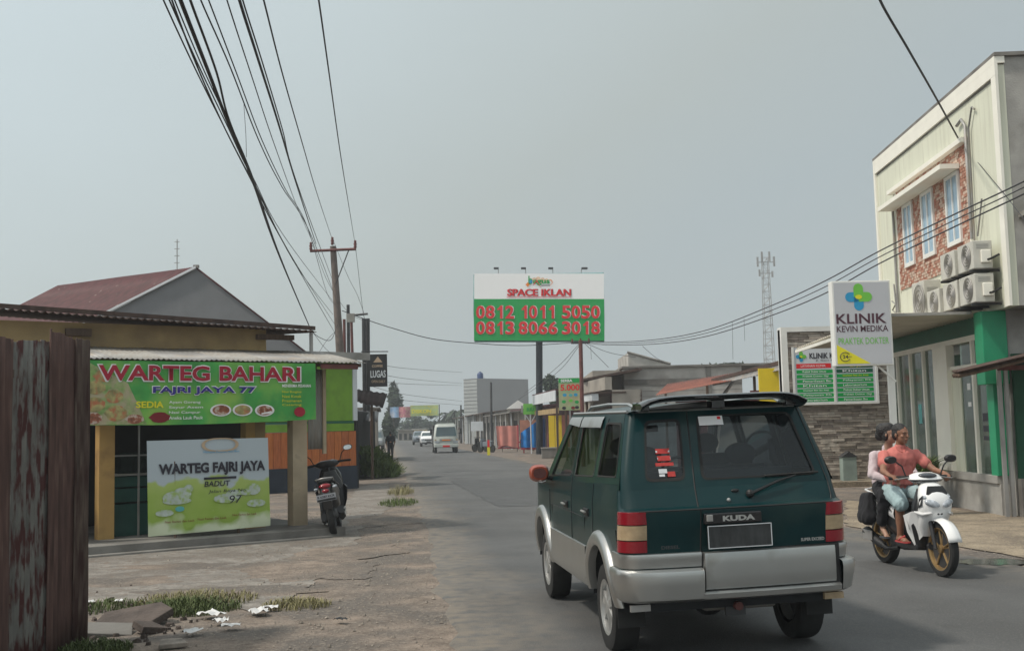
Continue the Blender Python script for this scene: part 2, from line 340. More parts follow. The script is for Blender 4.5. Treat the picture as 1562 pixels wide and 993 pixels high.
def patch(name, m, pts, z, label, rag=.1, kind='structure'):
    out = []
    for i, p in enumerate(pts):
        q = pts[(i + 1) % len(pts)]; L = (Vector(q) - Vector(p)).length; n = max(1, int(L / .25))
        for k in range(n):
            a = Vector(p).lerp(Vector(q), k / n); w = rag * noise.noise(Vector((a.x * 2.3, a.y * 2.3, z * 50 + 1))) ; w2 = rag * noise.noise(Vector((a.x * 2.3, a.y * 2.3, 77)))
            out.append((a.x + w, a.y + w2, z))
    bm = bmesh.new(); vs = [bm.verts.new(p) for p in out]; f = bm.faces.new(vs); bmesh.ops.triangulate(bm, faces=[f])
    me = bpy.data.meshes.new(name); bm.to_mesh(me); bm.free(); me.materials.append(MATS[m] if isinstance(m, str) else m); o = bpy.data.objects.new(name, me); COL.objects.link(o)
    return tag(o, label, kind=kind)
patch('road_patch', 'asphalt_patch', [rd(24, 2.3)[:2], rd(24, 6.4)[:2], rd(39, 6.3)[:2], rd(37, 2.0)[:2]], .0095, 'darker repaired asphalt across the far lane')
patch('concrete_apron', 'apron', [gnd(*p)[:2] for p in [(125, 838), (480, 812), (548, 742), (592, 735), (605, 762), (560, 800), (520, 850), (462, 898), (405, 930), (250, 915), (120, 918)]], -.009, 'cracked light concrete apron in front of the food stall', .16)
for i, (px_, py_, rx_, ry_) in enumerate([(492, 868, .85, .9), (350, 900, .9, .45), (190, 885, .7, .5), (585, 792, .7, 1.6), (420, 862, .6, .5), (270, 862, .8, .35), (525, 842, .8, 1.0)]):
    c_ = gnd(px_, py_); n_ = 40; b = MB(); ring = []
    for k in range(n_):
        a = 2 * pi * k / n_; q_ = 1 + .45 * noise.noise(Vector((cos(a) * 1.6 + i * 7, sin(a) * 1.6, 0))) + .22 * noise.noise(Vector((cos(a) * 6, sin(a) * 6 + i * 5, 2))); ring.append((c_.x + rx_ * q_ * cos(a), c_.y + ry_ * q_ * sin(a), -.0088 + i * .0002))
    b.add([(c_.x, c_.y, -.0068 + i * .0002)] + ring, [(0, 1 + k, 1 + (k + 1) % n_) for k in range(n_)])
    tag(b.build('dirt_patch', 'dirt', smooth=60), 'brown soil spread over the broken concrete apron', kind='structure')
patch('sandy_verge', 'sand', [gnd(*p)[:2] for p in [(1290, 762), (1525, 782), (1700, 800), (1900, 930), (1560, 850), (1470, 833), (1290, 800)]], -.003, 'pale sandy verge in front of the clinic wall', .12)
w = patch('puddle', mat('wet', (.09, .085, .075), .16, var=.2, sc=4), [(gnd(1515, 857).x + .42 * cos(k * pi / 14) * (1 + .12 * sin(k * 1.9)), gnd(1515, 857).y + .30 * sin(k * pi / 14) * (1 + .15 * sin(k * 2.3))) for k in range(28)], .005, 'shallow muddy puddle at the road edge by the clinic', .03)
# pebbles and dry litter, nobody could count them
b = MB()
for i in range(9000):
    if i < 7000:
        s = R.uniform(6, 26) ** 1.0; t = R.gauss(-.2, 1.5)
        if t > .8 + R.uniform(-.25, .15): continue
    else: s = R.uniform(12, 26); t = 7.2 + abs(R.gauss(0, .8))
    p = rd(s, t); r = R.choice([.005, .007, .009, .012, .022 if R.random() < .2 else .008])
    if p.x < -3.2 and p.y < 9.6 and i % 3: continue
    c = (p.x, p.y, gz(p.x, p.y) + r * .3 + .006)
    a = R.uniform(0, 6); q = [(c[0] + r * cos(a + k * 1.57) * R.uniform(.6, 1.3), c[1] + r * sin(a + k * 1.57) * R.uniform(.6, 1.3), c[2] - r * .3) for k in range(4)]
    b.add(q + [(c[0] + r * .2, c[1], c[2] + r * .6)], [(0, 1, 4), (1, 2, 4), (2, 3, 4), (3, 0, 4)])
tag(b.build('pebbles', 'pebble'), 'loose pebbles and grit along both road verges', kind='stuff')
def grass(px, py, rx, ry, n, hgt, label, m='leaf', name='grass', spread=1.3, kind='stuff', cat=None):
    c = gnd(px, py); b = MB()
    for i in range(n):
        a = R.uniform(0, 2 * pi); q = sqrt(R.random()); x = c.x + rx * q * cos(a); y = c.y + ry * q * sin(a)
        hh = hgt * R.uniform(.35, 1.1) * (1.15 - q * .7); d = R.uniform(0, 2 * pi); l = hh * R.uniform(.2, spread); w = R.uniform(.003, .006) * (1 + hgt)
        ox, oy = -sin(d) * w, cos(d) * w
        b.add([(x - ox, y - oy, -.02), (x + ox, y + oy, -.02), (x + l * .4 * cos(d) + ox * .8, y + l * .4 * sin(d) + oy * .8, hh * .6), (x + l * .4 * cos(d) - ox * .8, y + l * .4 * sin(d) - oy * .8, hh * .6), (x + l * cos(d), y + l * sin(d), hh * (1 - .2 * R.random()))], [(0, 1, 2, 3), (3, 2, 4)])
    return tag(b.build(name, m), label, cat, kind=kind)
grass(288, 928, .50, .42, 1300, .15, 'green grass tuft at the broken edge of the concrete apron', 'leaf')
grass(300, 915, .62, .5, 900, .13, 'dry grass blades mixed into the apron edge tuft', 'leaf_dry')
grass(452, 922, .34, .3, 520, .10, 'dry yellow weeds by the broken concrete corner', 'leaf_dry')
grass(140, 990, .32, .3, 800, .10, 'low green weeds at the foot of the rusty fence', 'leaf')
grass(162, 925, .35, .4, 420, .09, 'sparse weeds behind the broken slab', 'leaf')
grass(608, 768, .45, .9, 380, .22, 'grass tuft at the road edge past the parked scooter', 'leaf_light')
grass(612, 752, .35, 1.0, 300, .3, 'dead grey weeds at the road edge', 'leaf_dry')
# bush by the kiosk
def leafclump(name, m, c, rad, n, size, parent=None, seed=1, flat_=1.0, kind=None):
    r = random.Random(seed); b = MB()
    lobes = [(Vector((r.gauss(0, .45) * rad[0], r.gauss(0, .45) * rad[1], r.gauss(0, .45) * rad[2])), r.uniform(.35, .65)) for _ in range(9)]
    for i in range(n):
        lc, lr = r.choice(lobes); d = Vector((r.gauss(0, 1), r.gauss(0, 1), r.gauss(0, 1))).normalized() * (r.random() ** .4)
        p = Vector(c) + lc + Vector((d.x * rad[0] * lr, d.y * rad[1] * lr, d.z * rad[2] * lr))
        u = Vector((r.gauss(0, 1), r.gauss(0, 1), r.gauss(0, .6))).normalized(); v = u.cross(Vector((r.gauss(0, 1), r.gauss(0, 1), r.gauss(0, 1)))).normalized()
        s = size * r.uniform(.5, 1.3)
        b.add([p - u * s, p + v * s * .45, p + u * s, p - v * s * .45], [(0, 1, 2, 3)])
    return b.build(name, m, parent, kind=kind)
bc = gnd(574, 727)
bu = thing('bush', (bc.x, bc.y, 0), 0, 'overgrown light green bush of long leaves beside the orange kiosk', 'bush')
b = MB()
for i in range(2600):
    a = R.uniform(0, 2 * pi); q = sqrt(R.random()); x = .75 * q * cos(a) + .1; y = 1.4 * q * sin(a); top = 1.15 - .8 * max(0, (x + .1))
    hh = top * R.uniform(.3, 1.05); d = R.uniform(0, 2 * pi); l = .28 * R.random(); w = R.uniform(.012, .028); ox, oy = -sin(d) * w, cos(d) * w; z0 = hh - R.uniform(.15, .35)
    b.add([(x - ox, y - oy, max(0, z0)), (x + ox, y + oy, max(0, z0)), (x + l * cos(d) + ox, y + l * sin(d) + oy, hh * .9), (x + l * 1.3 * cos(d), y + l * 1.3 * sin(d), hh)], [(0, 1, 2, 3)])
b.build('foliage', 'leaf_light', bu); MB().tube([(0, 0, 0), (.1, .1, .6)], [.03, .01], 5).build('stem', 'bark', bu)
# litter and rubble
def scrap(px, py, sz, label, m='litter', seed=0, group=None, up=.02):
    c = gnd(px, py); r = random.Random(seed); n = 5
    rows = [[((i / n - .5) * sz * (1 + .3 * r.random()), (j / n - .5) * sz * .7 * (1 + .3 * r.random()), up + r.uniform(0, sz * .22)) for i in range(n + 1)] for j in range(n + 1)]
    o = MB().grid(rows).build('paper_scrap', m, smooth=30); o.location = c; o.rotation_euler = (0, 0, r.uniform(0, 3)); return tag(o, label, 'litter', group)
for i, (px, py, sz, lb) in enumerate([(322, 941, .2, 'white crumpled paper scrap nearest the grass tuft'), (337, 950, .15, 'white plastic scrap just below the paper by the grass tuft'), (352, 958, .13, 'small white scrap at the lower end of the litter trail'),
        (294, 967, .13, 'lone white scrap below the broken slab'), (394, 936, .2, 'white paper scrap at the broken concrete corner'), (412, 930, .12, 'grey bag scrap next to the paper at the concrete corner'), (181, 920, .1, 'white scrap behind the broken slab'), (136, 921, .1, 'pale scrap against the rusty fence'), (520, 948, .1, 'dark scrap lying alone on the brown dirt')]):
    scrap(px, py, sz, lb, 'litter' if i != 8 else 'black', seed=i, group='litter on the dirt verge')
def slab(px, py, pts, h_, label, m, rot, tilt):
    c = gnd(px, py); o = MB().prism(pts, 0, h_, 'z').build('broken_slab', m, bevel=.008); o.location = (c.x, c.y, .0); o.rotation_euler = (tilt[0], tilt[1], rot); return tag(o, label, 'rubble', 'rubble beside the fence')
slab(195, 950, [(-.34, -.22), (.2, -.28), (.4, .0), (.28, .22), (-.2, .2)], .07, 'large dark broken slab tilted beside the rusty fence', mat('slab_dark', (.075, .058, .05), .9, var=.35, sc=6, bump=.5), .2, (.22, -.12))
slab(160, 965, [(-.22, -.1), (.2, -.14), (.24, .1), (-.2, .12)], .05, 'narrow grey slab piece leaning under the large slab', 'concrete_dark', .5, (.3, .1))
slab(225, 962, [(-.12, -.1), (.14, -.08), (.1, .12), (-.1, .1)], .06, 'small brown rubble lump right of the large slab', 'slab_dark', .9, (.2, .2))
slab(262, 985, [(-.1, -.08), (.12, -.06), (.08, .08), (-.08, .1)], .04, 'small stone in the gravel at the photo bottom', 'pebble', .3, (.1, .0))

b = MB()
for i in range(110):
    px, py = R.gauss(190, 45), R.gauss(945, 20)
    if px < 128 or py > 992: continue
    c = gnd(px, py); r = R.choice([.008, .012, .02, .03, .04]); a = R.uniform(0, 6)
    q = [(c.x + r * cos(a + k * 1.26) * R.uniform(.6, 1.4), c.y + r * sin(a + k * 1.26) * R.uniform(.6, 1.4), -.015) for k in range(5)]; t = [(c.x + (p[0] - c.x) * R.uniform(.6, .95), c.y + (p[1] - c.y) * R.uniform(.6, .95), r * R.uniform(.1, .6)) for p in q]
    b.add(q + t, [(0, 1, 6, 5), (1, 2, 7, 6), (2, 3, 8, 7), (3, 4, 9, 8), (4, 0, 5, 9), (5, 6, 7, 8, 9)])
tag(b.build('rubble', 'slab_dark'), 'small broken brick and concrete bits around the slab', kind='stuff')
# ================================================================== RUSTY SHEET FENCE (near left)
fe = thing('sheet_fence', (-3.58, 9.5, 0), 0, 'tall fence of rusty corrugated metal sheets at the left edge', 'fence')
def fs(y0, y1, zt0, zt1, m, off, seed): corr('sheet', m, fe, (off, y1, -.03), (off, y0, -.03), (off, y0, zt0), (off, y1, zt1), .076, .011, 8, rag=.02)
fs(-.32, .0, 2.47, 2.47, 'rust_brown', .015, 1); fs(-.80, -.24, 2.5, 2.46, 'rust_red', 0, 2); fs(-1.50, -.72, 2.36, 2.42, 'rust_grey', -.02, 3); fs(-2.7, -1.44, 2.38, 2.38, 'rust_red', .0, 4); fs(-3.6, -2.62, 2.4, 2.4, 'rust_grey', -.02, 5)
B('rail', 'wood_dark', fe, (-.07, -.03, -3.6, -.02, 2.1, 2.16), (-.07, -.03, -3.6, -.02, .5, .56))
for y in (-.06, -1.3, -2.6): B('post', 'wood_dark', fe, (-.13, -.07, y, y + .06, 0, 2.35))

# ================================================================== FOOD STALL (left), frame: x along its front, y into it
SHP, SHA = (-4.9, 18.2, 0), radians(36)
sh = thing('food_stall', SHP, SHA, 'open fronted food stall with yellow posts under a corrugated canopy', 'shop')
B('floor', 'concrete_dark', sh, (-3.6, 1.9, -1.0, 3.0, -.03, .13), bevel=.01)
for (a, b_, v, m) in [(-1.73, -1.5, 0, 'mustard'), (.62, .78, .02, 'mustard'), (.8, .98, .06, 'tan_wall'), (1.4, 1.66, -.1, 'pale_post'), (-3.2, -2.95, 0, 'mustard')]:
    B('post', m, sh, (a, b_, v, v + .22, .13, 2.9))
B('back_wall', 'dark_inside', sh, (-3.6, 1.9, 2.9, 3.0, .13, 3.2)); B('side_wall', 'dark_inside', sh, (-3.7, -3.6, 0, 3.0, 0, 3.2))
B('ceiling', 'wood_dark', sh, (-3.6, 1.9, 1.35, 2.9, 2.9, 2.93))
B('counter', 'green_counter', sh, (-1.5, .6, .35, .8, .13, .62), (-1.5, .6, .37, .8, .65, .86), (-1.5, .6, .35, .8, .885, 1.05), bevel=.01)
B('counter_top', 'concrete', sh, (-1.52, .62, .3, .85, 1.06, 1.09))
B('glass_case', 'shop_glass', sh, (-1.3, .5, .4, .75, 1.1, 1.42)); B('rail', 'steel_post', sh, (-1.5, .6, .3, .33, 1.36, 1.385), (-1.11, -1.085, .1, .13, .13, 2.0))
B('partition', 'dark_inside', sh, (.98, 1.4, .1, .14, .13, 2.7)) if False else None
for k in range(4): B('plate_stack', 'pale_print', sh, (-.2 + k * .17, -.08 + k * .17, .5, .62, 1.43, 1.50 + .02 * (k % 2)))
B('beam', 'wood_dark', sh, (-3.6, 1.9, .0, .1, 2.72, 2.8))
# upper wall and its roof
B('upper_wall', 'tan_wall', sh, (-3.9, 1.5, 1.2, 1.35, 2.92, 3.52)); B('beam_end', 'wood_dark', sh, (1.3, 2.0, 1.1, 1.2, 3.33, 3.42), (-1.95, -1.55, 1.12, 1.19, 3.30, 3.42))
corr('upper_roof', 'roof_brown', sh, (-4.3, .8, 3.69), (2.3, .8, 3.47), (2.3, 3.6, 3.62), (-4.3, 3.6, 3.92), .12, .018, 3)
B('fascia', 'roof_brown', sh, (-4.3, 2.3, .86, .9, 0, .07), M=Matrix.Translation((0, 0, 3.575)) @ Matrix.Rotation(.033, 4, 'Y'))
B('roof_strut', 'steel_post', sh, (2.22, 2.27, .9, .95, 2.95, 3.45))
# canopy sheets, one by one
for k in range(6):
    x0 = -2.5 + k * .84; corr('canopy_sheet', 'zinc_white' if k % 2 else 'zinc', sh, (x0, -.5, 2.83 + .002 * (k % 2)), (x0 + .88, -.5, 2.83), (x0 + .88, 1.18, 3.13), (x0, 1.18, 3.13), .076, .012, 2)
B('canopy_beam', 'wood_dark', sh, (-2.5, 2.6, -.3, -.24, 2.77, 2.83)); B('canopy_fascia', 'pole_rust', sh, (1.75, 2.45, -.46, -.43, 2.72, 2.80))
corr('side_sheet', 'zinc_white', sh, (1.72, .0, 1.38), (2.0, .02, 1.38), (2.0, .02, 2.74), (1.72, 0, 2.74), .076, .012, 4); B('side_post', 'pale_post', sh, (2.0, 2.06, -.02, .03, 1.3, 2.74))
B('steps', 'concrete_dark', sh, (-2.9, 1.6, -1.15, -1.0, -.03, .02), bevel=.01)
# ---- the big vinyl banner hung along the canopy
bn = thing('shop_banner', (0, 0, 0), 0, 'long green vinyl banner reading WARTEG BAHARI above the food stall', 'banner')
bn.matrix_world = frameM(SHP, SHA) @ Matrix.Translation((-2.1, -.55, 1.845))
def bw(x, z): return .018 * sin(x * 5) + .006 * sin(x * 11 + 1)
X1, Z1 = 3.70, .955
rows = [[(X1 * i / 50, bw(X1 * i / 50, j), Z1 * j / 8 - .03 * sin(pi * i / 50) * (1 - j / 8) + .035 * (i / 50) * (1 - j / 8)) for i in range(51)] for j in range(9)]
m = mat('banner_green', (.06, .36, .07), .45, var=.35, sc=1.6, c2=(.26, .48, .08), thr=.56, soft=.12, sc2=1.5)
MB().grid(rows).build('vinyl_sheet', m, bn, smooth=60)
mat('food_mix', (.34, .30, .12), .5, var=.5, sc=9, c2=(.45, .16, .07), thr=.56, soft=.06, sc2=8)
mat('food_salad', (.22, .36, .10), .5, var=.4, sc=9, c2=(.4, .35, .22), thr=.5, soft=.1, sc2=6)
mat('food_meat', (.30, .10, .05), .5, var=.5, sc=14, c2=(.5, .42, .35), thr=.56, soft=.06, sc2=14)
def wrapy(o):
    for v in o.data.vertices: v.co.y += bw(v.co.x, 4) - .010
    return o
def sub_rect(parent, poly, m, name='printed_band', nx=14):
    # quad given as bl, br, tr, tl subdivided along x so that it follows the cloth
    bl, br, tr, tl = [Vector((p[0], 0, p[1])) for p in poly]
    return MB().grid([[tuple(bl.lerp(br, i / nx).lerp(tl.lerp(tr, i / nx), j)) for i in range(nx + 1)] for j in (0, 1)]).build(name, m, parent)
wrapy(sub_rect(bn, [(.0, .0), (.9, .0), (.62, .62), (.0, .95)], 'food_salad', 'food_picture'))
for (x, z, rx, rz, mm_) in [(.15, .55, .14, .1, 'food_mix'), (.42, .42, .13, .1, 'food_mix'), (.14, .3, .15, .11, 'food_mix'), (.45, .17, .16, .12, 'food_mix'), (.12, .1, .13, .09, 'food_meat'), (.25, .72, .13, .09, 'food_mix'), (.68, .28, .12, .09, 'food_salad'), (.72, .08, .13, .07, 'food_meat'), (1.1, .1, .16, .08, 'dark_red_print')]:
    b = MB(); b.add([(x + rx * cos(k * pi / 9) * (1 + .12 * sin(k * 2.3)), -.004, z + rz * sin(k * pi / 9)) for k in range(18)], [tuple(range(18))]); wrapy(b.build('food_picture', mm_, bn))
def T(parent, *a, **k): return wrapy(text(parent, *a, **k))
T(bn, 'WARTEG BAHARI', .165, .635, 3.27, .27, 'white_print', y=-.008, bold=.05); T(bn, 'WARTEG BAHARI', .19, .655, 3.22, .235, 'crimson_print', y=-.016, bold=.028)
T(bn, 'FAJRI JAYA 77', .97, .43, 1.70, .15, 'white_print', y=-.008, bold=.05); T(bn, 'FAJRI JAYA 77', .985, .442, 1.66, .125, 'navy_print', y=-.014, bold=.03)
T(bn, 'SEDIA', .735, .245, .42, .10, 'yellow_print', y=-.012, bold=.03)
for k in range(4): T(bn, ['Ayam Goreng', 'Sayur Asem', 'Nasi Campur', 'Aneka Lauk Pauk'][k], 1.24, .30 - k * .078, .5 + .04 * (k % 2), .05, 'white_print', y=-.012, bold=.01)
for (x, z) in [(2.06, .2), (2.42, .2), (2.8, .19)]:
    for (r, mm_, y) in ((1, 'white_print', -.008), (.8, 'food_meat' if x != 2.42 else 'food_mix', -.012)):
        b = MB(); b.add([(x + .17 * r * cos(k * pi / 12), y, z + .095 * r * sin(k * pi / 12)) for k in range(24)], [tuple(range(24))]); wrapy(b.build('food_picture', mm_, bn))
T(bn, 'MENERIMA PESANAN', 3.1, .56, .5, .05, 'white_print', y=-.012, bold=.02)
for k in range(4): T(bn, ['Nasi Bungkus', 'Nasi Kotak', 'Prasmanan', 'Catering'][k], 3.1, .46 - k * .07, .33, .045, 'yellow_print', y=-.012)
b = MB(); b.add([(3.4 + .1 * cos(k * pi / 8), -.01, .16 + .08 * sin(k * pi / 8)) for k in range(16)], [tuple(range(16))]); wrapy(b.build('food_picture', 'crimson_print', bn))
# ---- the lower banner on two wooden legs
lb = thing('standing_banner', (0, 0, 0), 0, 'pale green and white banner reading WARTEG FAJRI JAYA before the stall counter', 'banner')
lb.matrix_world = frameM(SHP, SHA) @ Matrix.Translation((-1.20, -.68, .18)) @ Matrix.Rotation(-.06, 4, 'X')
def lw(x, z): return .018 * sin(x * 3 + 1) + (.03 * noise.noise(Vector((x * 5, z * 5, 0))) * (.30 - z) / .3 if z < .3 else 0)
mb = mat('banner_white', (.42, .47, .52), .5, var=.06, sc=1.2)
nt = mb.node_tree; bs = nt.nodes['Principled BSDF']
tcn = nt.nodes.new('ShaderNodeTexCoord'); sp = nt.nodes.new('ShaderNodeSeparateXYZ'); nt.links.new(tcn.outputs['Object'], sp.inputs[0])
nn = nt.nodes.new('ShaderNodeTexNoise'); nn.inputs['Scale'].default_value = 2.6; nt.links.new(tcn.outputs['Object'], nn.inputs['Vector'])
ad = nt.nodes.new('ShaderNodeMath'); ad.operation = 'MULTIPLY_ADD'; nt.links.new(nn.outputs[0], ad.inputs[0]); ad.inputs[1].default_value = .9; nt.links.new(sp.outputs[2], ad.inputs[2])
rr = nt.nodes.new('ShaderNodeValToRGB'); nt.links.new(ad.outputs[0], rr.inputs[0]); e = rr.color_ramp.elements
e[0].position = .42; e[0].color = (.55, .6, .42, 1); e[1].position = .55; e[1].color = (.25, .38, .05, 1)
for p_, c_ in ((.95, (.36, .46, .12, 1)), (1.0, (.42, .48, .52, 1))): q = e.new(p_ if p_ < 1 else .999); q.color = c_
# scale z into the ramp range
mu = nt.nodes.new('ShaderNodeMath'); mu.operation = 'MULTIPLY'; nt.links.new(ad.outputs[0], mu.inputs[0]); mu.inputs[1].default_value = .78; nt.links.new(mu.outputs[0], rr.inputs[0])
nt.links.new(rr.outputs[0], bs.inputs['Base Color'])
LX, LZ = 1.94, 1.42
MB().grid([[(LX * i / 40, lw(LX * i / 40, LZ * j / 30), LZ * j / 30 + .03 * (1 - j / 30) * (i / 40)) for i in range(41)] for j in range(31)]).build('vinyl_sheet', mb, lb, smooth=60)
def wl(o):
    for v in o.data.vertices: v.co.y += lw(v.co.x, v.co.z) - .012
    return o
wl(text(lb, 'WARTEG FAJRI JAYA', .17, .86, 1.70, .205, 'black_print', bold=.045))
wl(sub_rect(lb, [(.86, .80), (1.38, .80), (1.38, .835), (.86, .835)], 'black_print')); wl(text(lb, 'BADUT', .86, .69, .4, .085, 'black_print', bold=.02, skew=.2))
wl(text(lb, 'Jalan Raya No.', .92, .58, .62, .06, 'black_print', skew=.3)); wl(text(lb, '97', 1.24, .42, .2, .12, 'black_print', skew=.2)); wl(text(lb, 'Melayani Pesanan Nasi Box', .86, 1.20, .58, .035, 'blue_print'))
for (x0, w0, z0) in ((.25, .45, .18), (.75, .45, .19), (1.3, .4, .22)): wl(text(lb, 'Nasi Rames dan Lauk', x0, z0, w0, .035, 'dark_red_print'))
b = MB(); n = 28
for k in range(n):
    for r_ in (1, .82):
        t = 2 * pi * k / n; cx = abs(cos(t)) ** .7 * (1 if cos(t) > 0 else -1); b.v.append((1.13 + .30 * r_ * cx, -.005, 1.33 + .105 * r_ * sin(t)))
b.f = [(2 * k, (2 * k + 2) % (2 * n), (2 * k + 3) % (2 * n), 2 * k + 1) for k in range(n)]; wl(b.build('printed_ring', mat('ring_tan', (.45, .33, .22), .6), lb))
mat('cloud_print', (.42, .48, .44), .6, var=.12, sc=9, c2=(.30, .42, .12), thr=.55, soft=.1, sc2=14)
for (x, z, rx, rz, mm_) in [(.40, .55, .18, .10, 'cloud_print'), (.52, .60, .14, .10, 'cloud_print'), (.62, .68, .07, .06, 'cloud_print'), (.44, .50, .22, .05, 'cloud_print'), (1.66, .62, .12, .09, 'cloud_print'), (1.55, .58, .12, .05, 'cloud_print'), (1.2, .50, .2, .07, 'cloud_print'), (1.33, .55, .14, .08, 'cloud_print'), (1.7, .4, .16, .06, 'cloud_print'), (.25, .33, .14, .05, 'cloud_print'), (.48, .38, .07, .04, 'teal')]:
    wl(disc(lb, x, z, rx, rz, mm_, n=14, name='printed_picture'))
for x in (.42, 1.42): MB().tube([(x, .03, 1.1), (x, .05, -.19)], .022, 6).build('leg', 'wood_dark', lb); B('foot', 'wood_dark', lb, (x - .04, x + .04, -.12, .2, -.17, -.12))

# ================================================================== KIOSK behind (green and orange)
kp, kq = gnd(410, 752), gnd(545, 744); ka = atan2(kq.y - kp.y, kq.x - kp.x); kl = (kq - kp).length
ki = thing('kiosk', kp, ka, 'green and orange panelled kiosk with a dark blue base behind the parked scooter', 'shop')
B('wall', 'green_wall', ki, (-.6, kl - .12, .02, 3.2, 2.0, 3.95)); B('wall', 'navy', ki, (-.6, kl, -.02, 3.2, -.02, .66)); B('band', 'deep_and_shaded_green', ki, (-.6, kl - .1, -.02, .03, 1.93, 1.99)); B('green_board', 'green_wall', ki, (-.6, kl - .1, -.02, .03, 1.70, 1.92))
n = 14
for k in range(n):
    x0 = -.6 + (kl + .58) * k / n; B('plank', mat('orange_wood%d' % (k % 3), (.40 + .03 * (k % 3), .115 + .012 * (k % 3), .035), .7, var=.2, sc=6, stretch=(6, 6, .6)), ki, (x0, x0 + (kl + .58) / n - .012, -.01, .06, .67, 1.69))
B('corner_post', 'pale_print', ki, (kl - .12, kl + .02, -.03, .1, 2.0, 3.95)); B('corner_post', 'black', ki, (kl - .02, kl + .06, -.0, .1, 0, 2.0))
B('roof_fascia', 'concrete', ki, (-1.0, kl + .35, -.25, -.18, 3.8, 4.02)); B('roof', 'roof_brown', ki, (-1.0, kl + .35, -.18, 3.4, 3.88, 3.95))
B('side_board', 'dark_metal', ki, (kl + .06, kl + .1, .1, 3.2, 0, 2.4))
# ================================================================== HOUSE with red roof behind
HY = 42; A_, Lp, Rp = at(300, 410, HY), at(165, 478, HY), at(480, 548, HY)
ho = thing('house', (A_.x, HY, 0), 0, 'house with grey gable wall and faded red metal roof behind the stall', 'house')
sl = Vector((Lp.x - A_.x, 0, Lp.z - A_.z)); l3 = sl * 2.3; sr = Vector((Rp.x - A_.x, 0, Rp.z - A_.z)) * 1.12
ap = Vector((0, 0, A_.z)); rdg = Vector((-5.2, 7.4, .45))
gl, gr = ap + l3, ap + sr
B_ = MB().prism([(gl.x, 0), (gr.x, 0), (gr.x, gr.z), (0, ap.z), (gl.x, gl.z)], 0, .15, 'y'); B_.build('gable_wall', 'gable_grey', ho)
corr('roof_sheet', 'roof_maroon', ho, gl + Vector((0, -.1, .05)), gl + rdg + Vector((-3, 0, .0)), ap + rdg + Vector((-3, 0, .05)), ap + Vector((0, -.1, .05)), .16, .02, 6)
corr('roof_sheet', 'roof_maroon', ho, gr + rdg + Vector((0, 0, .05)), gr + Vector((0, -.1, .05)), ap + Vector((0, -.1, .06)), ap + rdg + Vector((-1, 0, .06)), .16, .02, 4)
d_ = (ap - gl).normalized(); nn_ = Vector((-d_.z, 0, d_.x))
MB().add([gl + Vector((0, -.14, 0)), ap + Vector((0, -.14, 0)), ap + Vector((0, -.14, .09)), gl + Vector((0, -.14, .09)), gl + Vector((0, -.02, 0)), ap + Vector((0, -.02, 0)), ap + Vector((0, -.02, .09)), gl + Vector((0, -.02, .09))], [(0, 1, 2, 3), (4, 7, 6, 5), (3, 2, 6, 7), (0, 4, 5, 1), (1, 5, 6, 2), (0, 3, 7, 4)]).build('barge_board', 'pale_print', ho)
B('ridge_cap', 'concrete_dark', ho, (-.1, .1, -.12, .0, ap.z + .02, ap.z + .13))
for k, (s_, t_, w_) in enumerate([(.28, .22, .9), (.62, .04, 3.6), (.85, .12, 2.4)]):
    p = ap + (rdg + Vector((-2.6, 0, .02))) * s_ + l3 * t_; MB().add([p + Vector((0, 0, .11)), p + rdg * .04 * w_ * 2 + Vector((0, 0, .11)), p + rdg * .04 * w_ * 2 + l3 * .05 + Vector((0, 0, .11)), p + l3 * .05 + Vector((0, 0, .11))], [(0, 1, 2, 3)]).build('roof_repair_strip', 'white_paint', ho)
p = at(270, 410, 60)
an = thing('aerial_mast', (p.x, 60, 0), 0, 'thin aerial mast rising behind the red roofed house', 'aerial')
MB().tube([(0, 0, 0), (0, 0, p.z + 1.6)], .03, 5).build('mast', 'steel_post', an)
for k in range(4): B('crossbar', 'steel_post', an, (-.14, .14, -.02, .02, p.z + .3 + k * .38, p.z + .33 + k * .38))
# ================================================================== CLINIC (right). frame: x runs away along the street front, +y towards the street
CP0, CA = (8.2, 19.0, 0), atan2(7.4, .35)
cl = thing('clinic_building', CP0, CA, 'two storey cream clinic with a brick tile panel and green ground floor trim', 'building')
B('upper_block', 'concrete', cl, (-.66, 6.72, -9, -.12, 3.45, 7.62)); B('lower_block', 'stall_green', cl, (.12, 6.6, -9, -3.0, 0, 3.45)); B('end_wall', 'concrete', cl, (.08, .2, -9, -.17, 0, 3.45))
B('facade', 'cream', cl, (-.68, 6.75, -.12, 0, 3.45, 7.48))
B('trim', 'cream_trim', cl, (-.72, 6.79, .0, .05, 7.3, 7.5), (-.72, -.52, .003, .048, 3.45, 7.3), (6.66, 6.79, .003, .048, 3.45, 7.3)); B('shadow_strip', 'concrete_dark', cl, (-.5, 6.64, .0, .012, 7.262, 7.298))  # raised dark strip paints the shadow line under the top trim
B('parapet_cap', 'concrete_dark', cl, (-.74, 6.8, -9, .05, 7.62, 7.68)); B('parapet', 'cream_trim', cl, (-.72, 6.79, -.12, .05, 7.502, 7.618))
B('end_plaster', 'concrete', cl, (-.675, -.66, -.6, -.12, 3.45, 7.6)); B('window_ledge', 'concrete', cl, (-.95, -.67, -.9, -.2, 4.9, 4.98))
